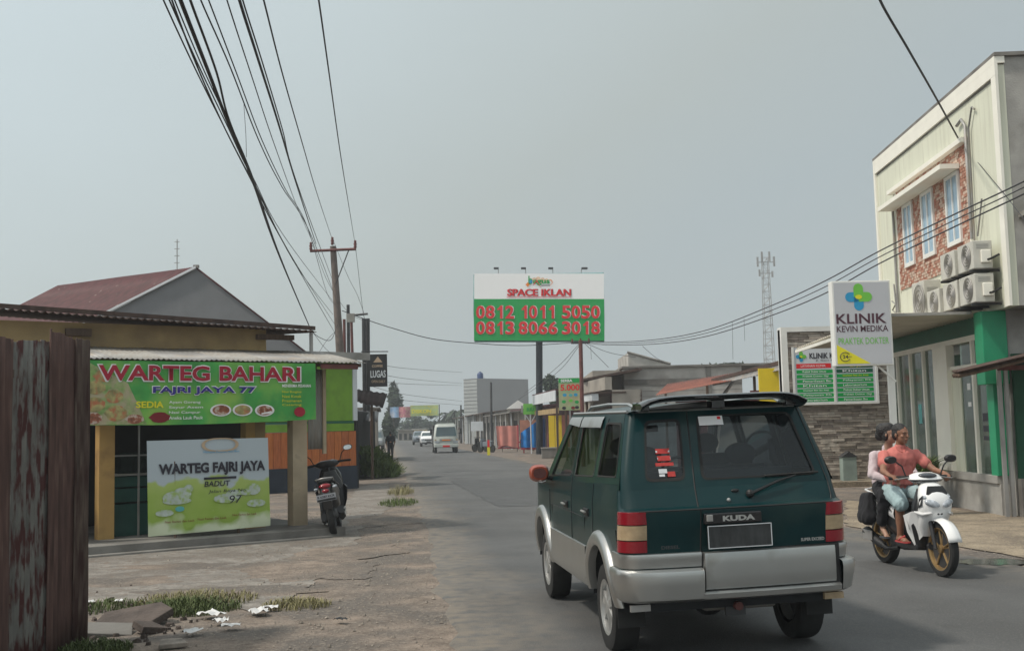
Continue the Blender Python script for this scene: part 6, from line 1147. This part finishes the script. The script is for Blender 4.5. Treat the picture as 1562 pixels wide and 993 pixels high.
# rider
ri_ = person('man in a salmon polo shirt and pale blue shorts steering the white scooter', SM); F = Fig(); hc = Vector((0, -.13, 1.475)); Mh = head(F, hc, .35)
F.cap((0, -.18, 1.28), (0, -.15, 1.40), .055, .05)
F.cap((0, -.27, .92), (0, -.21, 1.18), .11, .105)
arms = {}
for sx in (-1, 1):
    sh_p, el, wr = Vector((sx * .185, -.19, 1.245)), Vector((sx * .30, .01, 1.075)), Vector((sx * .325, .20, 1.04)); arms[sx] = (sh_p, el, wr)
    F.cap(sh_p, el, .047, .036); F.cap(el, wr, .036, .024); hand(F, wr, (-sx * .02, .06, -.01), (0, .15, 1), (-sx, 0, 0), True, 1.0)
    hip, kn, an_ = Vector((sx * .09, -.26, .83)), Vector((sx * .19, .14, .75)), Vector((sx * .17, .07, .385)); F.cap(hip, kn, .085, .058); F.cap(kn, an_, .052, .036); F.cap(kn + Vector((0, -.03, -.10)), an_ + Vector((0, -.02, .12)), .045, .035)
    F.cap(an_, (sx * .175, .03, .34), .036, .03); F.cap((sx * .175, .05, .345), (sx * .185, .21, .335), .034, .03)
    for k in range(5): F.cap((sx * (.165 + .012 * k), .22, .335), (sx * (.162 + .014 * k), .25 - .006 * k, .33), .010, .008, 6)
F.blob('body', 'skin', ri_, .0075, 3); facebits(ri_, Mh); hair(ri_, Mh)
F = Fig(); F.cap((-.04, -.28, .90), (.04, -.28, .90), .125, .125); F.cap((-.05, -.25, 1.0), (.05, -.25, 1.0), .125, .125); F.cap((-.075, -.21, 1.15), (.075, -.21, 1.15), .118, .118); F.cap((-.05, -.19, 1.21), (.05, -.19, 1.21), .128, .128); F.cap((-.13, -.19, 1.235), (.13, -.19, 1.235), .072, .072); F.cap((0, -.19, 1.26), (0, -.165, 1.325), .075, .062)
for sx in (-1, 1): a, e_, w_ = arms[sx]; F.cap(a, a.lerp(e_, .55), .066, .062)
for k in range(8): F.cap((-.1 + .03 * k, -.145 + .01 * (k % 2), .93), (-.08 + .024 * k, -.10, 1.1 + .03 * (k % 3)), .022, .016)
sh_o = wrinkle(F.blob('polo_shirt', 'shirt_pink', ri_, .009, 4), .006, 13)
for sx in (-1, 1): MB().hexa([(sx * .012, -.088, 1.27), (sx * .06, -.115, 1.30), (sx * .07, -.13, 1.33), (sx * .03, -.108, 1.325)], [(sx * .012, -.08, 1.275), (sx * .065, -.105, 1.308), (sx * .075, -.125, 1.342), (sx * .032, -.10, 1.337)]).build('collar', 'shirt_pink', sh_o)
F = Fig(); F.cap((-.07, -.27, .85), (.07, -.27, .85), .118, .118)
for sx in (-1, 1): F.cap((sx * .09, -.26, .84), (sx * .175, .08, .765), .104, .088); F.cap((sx * .175, .08, .765), (sx * .19, .155, .725), .088, .082)
wrinkle(F.blob('shorts', 'shorts_blue', ri_, .009, 4), .007, 16, 4)
for sx in (-1, 1): MB().loft([(.318 - .005, sx * .18, .14, .05, .14), (.33 - .005, sx * .18, .14, .05, .14)], 14, 2.6).build('flip_flop', 'flipflop', ri_); MB().tube([(sx * .14, .12, .34), (sx * .18, .19, .385), (sx * .22, .12, .34)], .010, 5).build('strap', 'flipflop', ri_)
# passenger
pa_ = person('woman with dark tied hair in a pale blouse riding pillion behind the man', SM @ Matrix.Translation((-.05, .05, 0))); F = Fig(); hc = Vector((.03, -.50, 1.475)); Mh = head(F, hc, .6, .95); F.cap((.03, -.57, 1.26), (.03, -.52, 1.40), .05, .045); F.cap((.02, -.64, .95), (.03, -.58, 1.2), .11, .115)
aa = {}
for sx in (-1, 1):
    a, e_, w_ = Vector((.03 + sx * .165, -.57, 1.23)), Vector((.03 + sx * .25, -.46, 1.02)), Vector((.02 + sx * .17, -.27, .97)); aa[sx] = (a, e_, w_); F.cap(a, e_, .042, .034); F.cap(e_, w_, .034, .024); hand(F, w_, (-sx * .25, .6, -.2), (sx, 0, .4), (0, .2, 1), False, .9)
    hip, kn, an_ = Vector((sx * .10, -.62, .86)), Vector((sx * .22, -.30, .79)), Vector((sx * .21, -.42, .42)); F.cap(hip, kn, .09, .06); F.cap(kn, an_, .05, .033); F.cap(an_, (sx * .215, -.32, .345), .032, .026)
    for k in range(5): F.cap((sx * (.20 + .010 * k), -.32, .345), (sx * (.198 + .012 * k), -.285, .338), .010, .008, 6)
F.blob('body', 'skin_light', pa_, .0085, 3); facebits(pa_, Mh); hair(pa_, Mh, (((0, -.09, .06), (.08, .08, .08)), ((0, -.13, -.01), (.06, .06, .07)), ((.05, -.07, .05), (.05, .06, .07)), ((0, -.02, .08), (.08, .085, .065)), ((-.05, -.03, -.01), (.035, .05, .07)), ((.05, -.03, -.01), (.035, .05, .07))))
F = Fig(); F.cap((-.03, -.65, .93), (.07, -.65, .93), .12, .12); F.cap((-.02, -.62, 1.03), (.08, -.62, 1.03), .112, .112); F.cap((-.03, -.585, 1.14), (.09, -.585, 1.14), .105, .105); F.cap((-.09, -.57, 1.225), (.15, -.57, 1.225), .066, .066); F.cap((.03, -.575, 1.25), (.04, -.57, 1.31), .068, .055)
for sx in (-1, 1): a, e_, w_ = aa[sx]; F.cap(a, e_, .058, .05); F.cap(e_, e_.lerp(w_, .85), .05, .038)
wrinkle(F.blob('blouse', 'blouse', pa_, .009, 4), .007, 15, 7)
F = Fig(); F.cap((-.07, -.62, .87), (.07, -.62, .87), .125, .125)
for sx in (-1, 1): F.cap((sx * .10, -.62, .86), (sx * .22, -.30, .79), .108, .085); F.cap((sx * .22, -.30, .79), (sx * .215, -.41, .50), .08, .062)
wrinkle(F.blob('trousers', 'trousers_black', pa_, .010, 4), .008, 14, 3)
for sx in (-1, 1): MB().loft([(.318, sx * .215, -.36, .042, .10), (.333, sx * .215, -.36, .042, .10)], 14, 2.6).build('sandal', 'seat_grey', pa_)
bg_ = Fig(); bg_.cap((.18, -.74, .74), (.21, -.70, .54), .06, .08); bg_.cap((.18, -.62, .76), (.22, -.58, .54), .06, .08); bg_.cap((.21, -.70, .54), (.22, -.58, .53), .09, .09)
b_o = wrinkle(bg_.blob('bag', 'trousers_black', None, .012, 8), .012, 12); b_o.matrix_world = SM; tag(b_o, 'black cloth bag hanging at the passenger side of the white scooter', 'bag'); 
# standing figures
def stander(loc, rz, label, top, low, hgt=1.65, walk=.0):
    t = person(label, Matrix.Translation(loc) @ Matrix.Rotation(rz, 4, 'Z') @ Matrix.Diagonal((hgt / 1.70,) * 3 + (1,))); F = Fig(); Mh = head(F, Vector((0, .01, 1.59)), 0); F.cap((0, 0, 1.40), (0, .0, 1.52), .055, .05); F.cap((0, 0, 1.0), (0, 0, 1.3), .11, .12)
    for sx in (-1, 1):
        a, e_, w_ = Vector((sx * .19, 0, 1.38)), Vector((sx * .24, -.03, 1.10)), Vector((sx * .22, .08 + .05 * sx, .88)); F.cap(a, e_, .045, .035); F.cap(e_, w_, .034, .024); hand(F, w_, (0, .15, -1), (sx, 0, 0), (0, 1, 0), False)
        st_ = walk * sx; F.cap((sx * .09, 0, .92), (sx * .10, st_ * .5, .50), .085, .055); F.cap((sx * .10, st_ * .5, .50), (sx * .10, st_, .10), .052, .036); F.cap((sx * .10, st_, .06), (sx * .11, st_ + .15, .04), .04, .032)
    F.blob('body', 'skin', t, .012, 3); hair(t, Mh, vox=.01)
    F = Fig(); F.cap((-.05, 0, 1.02), (.05, 0, 1.02), .115, .115); F.cap((-.06, 0, 1.2), (.06, 0, 1.2), .135, .135); F.cap((-.05, 0, 1.3), (.05, 0, 1.3), .14, .14); F.cap((-.13, 0, 1.36), (.13, 0, 1.36), .09, .09)
    for sx in (-1, 1): F.cap((sx * .19, 0, 1.37), (sx * .235, -.02, 1.16), .062, .055)
    F.blob('shirt', top, t, .014, 4); F = Fig(); F.cap((-.05, 0, .95), (.05, 0, .95), .125, .125)
    for sx in (-1, 1): F.cap((sx * .09, 0, .90), (sx * .10, walk * sx * .5, .50), .10, .075); F.cap((sx * .10, walk * sx * .5, .50), (sx * .10, walk * sx, .14), .072, .06)
    F.blob('trousers', low, t, .014, 4)
    for sx in (-1, 1): MB().loft([(0, sx * .105, walk * sx + .06, .045, .13), (.06, sx * .105, walk * sx + .04, .04, .11)], 12, 2.4).build('shoe', 'black', t, smooth=60)
stander(gnd(596, 703), .2, 'pedestrian in black clothes standing at the left road edge', 'trousers_black', 'trousers_black', 1.66, .12)
q = frameM(SHP, SHA) @ Vector((-2.05, .5, .13)); stander(q, 1.2, 'person in a pale blue shirt standing inside the stall beside the fence', mat('shirt_blue', (.32, .38, .44), .9), 'interior', 1.6, .03)

# ================================================================== ONCOMING TRAFFIC
def mini_vehicle(px, pyb, wm, hm, kind, label, mcol, yaw=0):
    p = gnd(px, pyb); t = thing('truck' if kind == 'truck' else 'parked_van' if kind == 'parked' else 'car', (p.x, p.y, 0), RA + yaw, label, 'truck' if kind == 'truck' else 'van' if kind == 'parked' else 'car'); w = wm / 2
    # local -y faces the camera
    if kind == 'truck':
        MB().loft([(.45, 0, .85, w * .98, .85), (1.1, 0, .85, w, .86), (1.25, 0, .87, w * .98, .83), (hm - .15, 0, .95, w * .88, .70), (hm, 0, 1.0, w * .8, .6)], 24, 6).build('cab', mcol, t, smooth=40)
        MB().hexa([(-w * .86, .02, 1.22), (w * .86, .02, 1.22), (w * .86, .04, 1.22), (-w * .86, .04, 1.22)], [(-w * .76, .225, hm - .2), (w * .76, .225, hm - .2), (w * .76, .25, hm - .2), (-w * .76, .25, hm - .2)]).build('windscreen', mat('screen_dark', (.04, .07, .08), .1, var=.3, sc=.8, coat=.5), t)
        B('grille', 'steel_post', t, (-w * .55, w * .55, -.03, .05, .85, 1.02)); B('bumper', mcol, t, (-w, w, -.08, .1, .42, .66), bevel=.03); B('number_plate', 'red_print', t, (-.25, .25, -.1, -.085, .44, .56))
        B('badge', 'orange_print', t, (-.3, .3, -.045, -.03, .9, .98)); 
        for sx in (-1, 1): B('headlamp', 'lamp_clear', t, (sx * w * .78 - .17, sx * w * .78 + .17, -.04, .02, .72, .88)); B('indicator', 'lamp_amber', t, (sx * w * .9 - .07, sx * w * .9 + .07, -.04, .02, .9, 1.0)); MB().tube([(sx * w, .2, 1.7), (sx * (w + .2), .1, 1.7)], .02, 5).build('mirror_arm', 'black', t); B('door_mirror', 'black', t, (sx * (w + .2) - .08, sx * (w + .2) + .08, .05, .1, 1.35, 1.75))
        B('load_bed', 'dark_metal', t, (-w, w, 1.9, 5, .8, 2.0)); B('chassis', 'black', t, (-w * .7, w * .7, .2, 4.8, .4, .7)); B('wind_deflector', mcol, t, (-w * .7, w * .7, .5, 1.2, hm - .02, hm + .08))
        ys, wr = (.7, 3.8), .38
    else:
        L_ = 4.0
        MB().loft([(-.0, 0, .62, w * .92, .22), (.25, 0, .66, w, .34), (.9, 0, .72, w, .42), (3.6, 0, .75, w, .45), (L_, 0, .75, w * .9, .3)], 24, 5, axis='y').build('body', mcol, t, smooth=40)
        MB().loft([(.95, 0, .85, w * .92, .5, .0), (1.15, 0, .85, w * .9, 1.3)] if False else [(1.05, 0, 1.25, w * .92, 1.3), (hm - .12, 0, 2.3, w * .8, 1.35), (hm, 0, 2.3, w * .72, 1.2)] if False else [(1.0, 0, 2.3, w * .95, 1.62), (hm - .15, 0, 2.4, w * .80, 1.15), (hm, 0, 2.4, w * .7, 1.0)], 24, 6).build('cabin', mcol, t, smooth=40)
        MB().hexa([(-w * .85, .70, 1.06), (w * .85, .70, 1.06), (w * .85, .75, 1.04), (-w * .85, .75, 1.04)], [(-w * .7, 1.2, hm - .17), (w * .7, 1.2, hm - .17), (w * .7, 1.25, hm - .19), (-w * .7, 1.25, hm - .19)]).build('windscreen', mat('screen_dark', (.04, .07, .08), .1, var=.3, sc=.8, coat=.5), t)
        B('grille', 'black', t, (-w * .5, w * .5, -.02, .1, .62, .74)); B('bumper', 'black', t, (-w * .8, w * .8, -.02, .1, .32, .45)); B('number_plate', 'black', t, (-.22, .22, -.04, -.02, .46, .56))
        for sx in (-1, 1): B('headlamp', 'lamp_clear', t, (sx * w * .75 - .15, sx * w * .75 + .15, -.02, .15, .66, .80)); B('door_mirror', mcol, t, (sx * (w + .1) - .09, sx * (w + .1) + .09, 1.2, 1.3, 1.0, 1.15))
        ys, wr = (.75, 3.2), .31
    for sx in (-1, 1):
        for y in ys: wheel(t, Matrix.Translation((sx * (w - .12), y, wr)) @ Matrix.Rotation(sx * pi / 2, 4, 'Y'), wr, .2, 'alloy', 5)
mini_vehicle(681, 691, 1.74, 2.08, 'truck', 'pale oncoming truck with a wide dark windscreen nearest of the far traffic', mat('truck_pale', (.45, .48, .45), .5, var=.08))
mini_vehicle(654, 681, 1.68, 1.6, 'car', 'white oncoming car just behind the truck', 'scooter_white'); mini_vehicle(641, 678.5, 1.68, 1.65, 'car', 'grey blue oncoming car behind the white one', mat('car_bluegrey', (.16, .19, .22), .35, coat=.4))
mini_vehicle(571, 686, 1.6, 1.8, 'parked', 'grey van parked by the stalls left of the pedestrian', mat('van_grey', (.25, .27, .27), .5), -.05)
for (px, py, m_, lb) in ((733, 689, 'black', 'dark scooter parked in front of the far shop posts'), (742, 690, 'car_bluegrey', 'grey scooter parked just right of the dark far scooter')):
    p = gnd(px, py); t = thing('parked_scooter', (p.x, p.y, 0), .8, lb, 'scooter'); B('body', m_, t, (-.12, .12, -.6, .3, .4, .75), (-.2, .2, .3, .42, .35, 1.0), (-.13, .13, -.7, -.05, .75, .84), bevel=.05)
    for y in (-.6, .6): MB().tube([(-.05, y, .28), (.05, y, .28)], .28, 14).build('wheel', 'rubber', t)
    MB().tube([(-.33, .35, 1.05), (.33, .35, 1.05)], .02, 5).build('handlebar', 'black', t)

# ================================================================== OVERHEAD CABLES
def cable(pts, r_, label, group='overhead cables', m_='cable', name='cable', sub=8, twist=0):
    r_ *= .72
    P = [Vector(p) for p in pts]; out = []
    Q = [P[0] * 2 - P[1]] + P + [P[-1] * 2 - P[-2]]
    for i in range(1, len(Q) - 2):
        for k in range(sub):
            t = k / sub; a, b_, c, d = Q[i - 1:i + 3]; out.append(.5 * ((2 * b_) + (-a + c) * t + (2 * a - 5 * b_ + 4 * c - d) * t * t + (-a + 3 * b_ - 3 * c + d) * t ** 3))
    out.append(P[-1]); o = MB().tube(out, r_, 5).build(name, m_, smooth=80); return tag(o, label, 'cable', group)
def dep(y):   # depth of the run at a given picture height: the wires come overhead from behind
    return 6 + 34 * ((y + 60) / 440) ** 1.6 if y > -60 else 6
Ls = []
def run(px, r_, label, Y0=7, Y1=40, m_='cable'):
    # depth follows perspective: equal 3D slope means 1/Y linear along the picture line
    n = len(px); L_ = [0]
    for i in range(1, n): L_.append(L_[-1] + sqrt((px[i][0] - px[i - 1][0]) ** 2 + (px[i][1] - px[i - 1][1]) ** 2))
    pts = [at(*px[i], 1 / (1 / Y0 + (1 / Y1 - 1 / Y0) * L_[i] / L_[-1])) for i in range(n)]; return cable(pts, r_, label, m_=m_)
run([(258, -50), (275, 0), (318, 110), (345, 180), (385, 275), (428, 395), (475, 505)], .022, 'thickest black cable bundle sweeping from the top left to the stall roof')
run([(275, -50), (290, 0), (330, 110), (350, 185), (388, 278), (430, 398), (473, 500)], .014, 'second heavy cable twisting along the thickest bundle')
run([(225, -60), (249, 0), (300, 110), (345, 200), (385, 277), (450, 400), (512, 497)], .009, 'thin cable at the far left of the bundle')
run([(235, -60), (258, 0), (305, 105), (348, 195), (386, 275), (455, 410), (508, 480)], .009, 'thin cable second from the left of the bundle')
run([(245, -60), (266, 0), (312, 110), (352, 195), (388, 275), (440, 370), (512, 465)], .008, 'thin cable third from the left crossing the bundle')
run([(245, -60), (262, 0), (300, 100), (340, 190), (383, 275), (432, 370), (515, 515)], .010, 'medium cable reaching the pole lowest of the bundle')
run([(285, -60), (306, 0), (352, 105), (395, 215), (430, 285), (475, 360), (515, 462)], .009, 'cable pair left strand ending on the crossarm side')
run([(295, -60), (318, 0), (360, 110), (400, 215), (436, 290), (470, 350), (500, 450), (516, 470)], .008, 'cable pair right strand ending on the pole side')
run([(330, -60), (346, 0), (385, 120), (420, 225), (455, 320), (478, 372)], .008, 'thin cable ending at the left insulator'); run([(350, -60), (365, 0), (395, 95), (425, 190), (455, 290), (482, 372)], .017, 'thick middle cable running to the left insulator'); run([(355, -60), (370, 0), (400, 95), (430, 195), (460, 300), (512, 440)], .009, 'thin cable beside the thick middle cable')
run([(385, -60), (402, 0), (430, 110), (460, 215), (485, 300), (507, 366)], .010, 'single cable ending at the pole top insulator'); run([(475, -60), (486, 0), (503, 120), (520, 240), (533, 320), (541, 369)], .010, 'lone cable ending at the right insulator')
run([(541, 369), (545, 400), (553, 470), (556, 486)], .012, 'cable from the right insulator to the twin poles', 40, 44); run([(508, 366), (530, 420), (545, 450), (556, 480)], .010, 'faint cable from the pole top to the twin poles', 40, 44); run([(478, 372), (500, 430), (530, 475), (556, 490)], .010, 'faint cable from the left insulator to the twin poles', 40, 44)
run([(472, 503), (488, 515), (505, 518), (516, 492)], .016, 'slack cable loop hanging below the pole box', 38, 40); run([(478, 508), (495, 530), (512, 545)], .01, 'short slack wire behind the stall roof', 38, 40); run([(512, 505), (498, 520), (482, 545)], .01, 'short wire crossing behind the stall roof', 40, 39)
run([(522, 474), (560, 488), (600, 501), (660, 517), (730, 524), (800, 527), (885, 522)], .022, 'cable crossing the sky behind the billboard to the red post', 40, 50)
for k, (dy, lb) in enumerate(((0, 'upper of three cables sweeping right over the clinic sign'), (9, 'middle of three cables sweeping right over the clinic sign'), (19, 'lowest of three cables sweeping right over the clinic sign'))):
    s_ = dy; run([(886, 520 + k), (925, 522 + k * 2), (1000, 518 + s_ * .35), (1080, 503 + s_ * .5), (1180, 465 + s_ * .8), (1260, 428 + s_), (1340, 384 + s_), (1450, 330 + s_), (1562, 277 + s_), (1700, 205 + s_)], .017 if k != 1 else .013, lb, 50, 13)
for k, (p0, p1, p2, lb) in enumerate((((800, 600), (850, 560), (884, 524), 'wire rising left to the red post top'), ((790, 610), (850, 568), (886, 524), 'lower wire rising left to the red post top'), ((890, 522), (908, 540), (928, 560), 'wire dropping to the workshop roof'), ((890, 522), (930, 538), (970, 545), 'wire dropping to the parapet'))): run([p0, p1, p2], .016, lb, 70 if k < 2 else 50, 50 if k < 2 else 55)
run([(980, 528), (1000, 545), (1020, 556)], .014, 'short wire dropping behind the parapet', 50, 58); run([(1324, -60), (1342, 0), (1385, 75), (1428, 150), (1462, 212)], .022, 'twisted cable coming down to the clinic facade', 11, 20.3); run([(1470, 222), (1510, 270), (1535, 300), (1562, 335)], .010, 'thin cable continuing past the clinic corner', 20.3, 17)
for k, (y0, y1, lb) in enumerate(((556, 568, 'highest'), (570, 585, 'second'), (583, 588, 'third'), (592, 612, 'fourth'), (604, 618, 'lowest'))): run([(562, y0 - 4), (620, (y0 + y1) / 2), (705, y1)], .018, lb + ' of the faint wires crossing the road far away', 60, 110)
run([(372, 160), (375, 205), (376, 240)], .008, 'faint dangling wire in the upper left sky', 22, 22) 
for k, (px, y0, y1) in enumerate(((1117, 490, 548), (1135, 486, 520), (901, 528, 548))): run([(px, y0), (px + .5, (y0 + y1) / 2), (px + 1, y1)], .009, ('dangling wire long', 'dangling wire short', 'dangling wire near the red post')[k] + ' below the three cables', 42, 42)
# ================================================================== HAZE
hz = MB().box(-160, 170, -30, 330, -1.2, 30).build('haze', None) if False else None
hb = MB(); hb.box(-620, 620, -80, 920, -1.2, 31)
me = bpy.data.meshes.new('haze'); me.from_pydata(hb.v, [], hb.f); me.update(); hz = bpy.data.objects.new('haze', me); COL.objects.link(hz)
m = bpy.data.materials.new('haze'); m.use_nodes = True; m.node_tree.nodes.clear(); vo = m.node_tree.nodes.new('ShaderNodeOutputMaterial'); pv = m.node_tree.nodes.new('ShaderNodeVolumePrincipled')
pv.inputs['Color'].default_value = (.9, .95, 1, 1); pv.inputs['Density'].default_value = .0011; pv.inputs['Anisotropy'].default_value = .2
m.node_tree.links.new(pv.outputs[0], vo.inputs['Volume']); me.materials.append(m); tag(hz, 'thin morning haze over the road', kind='stuff')
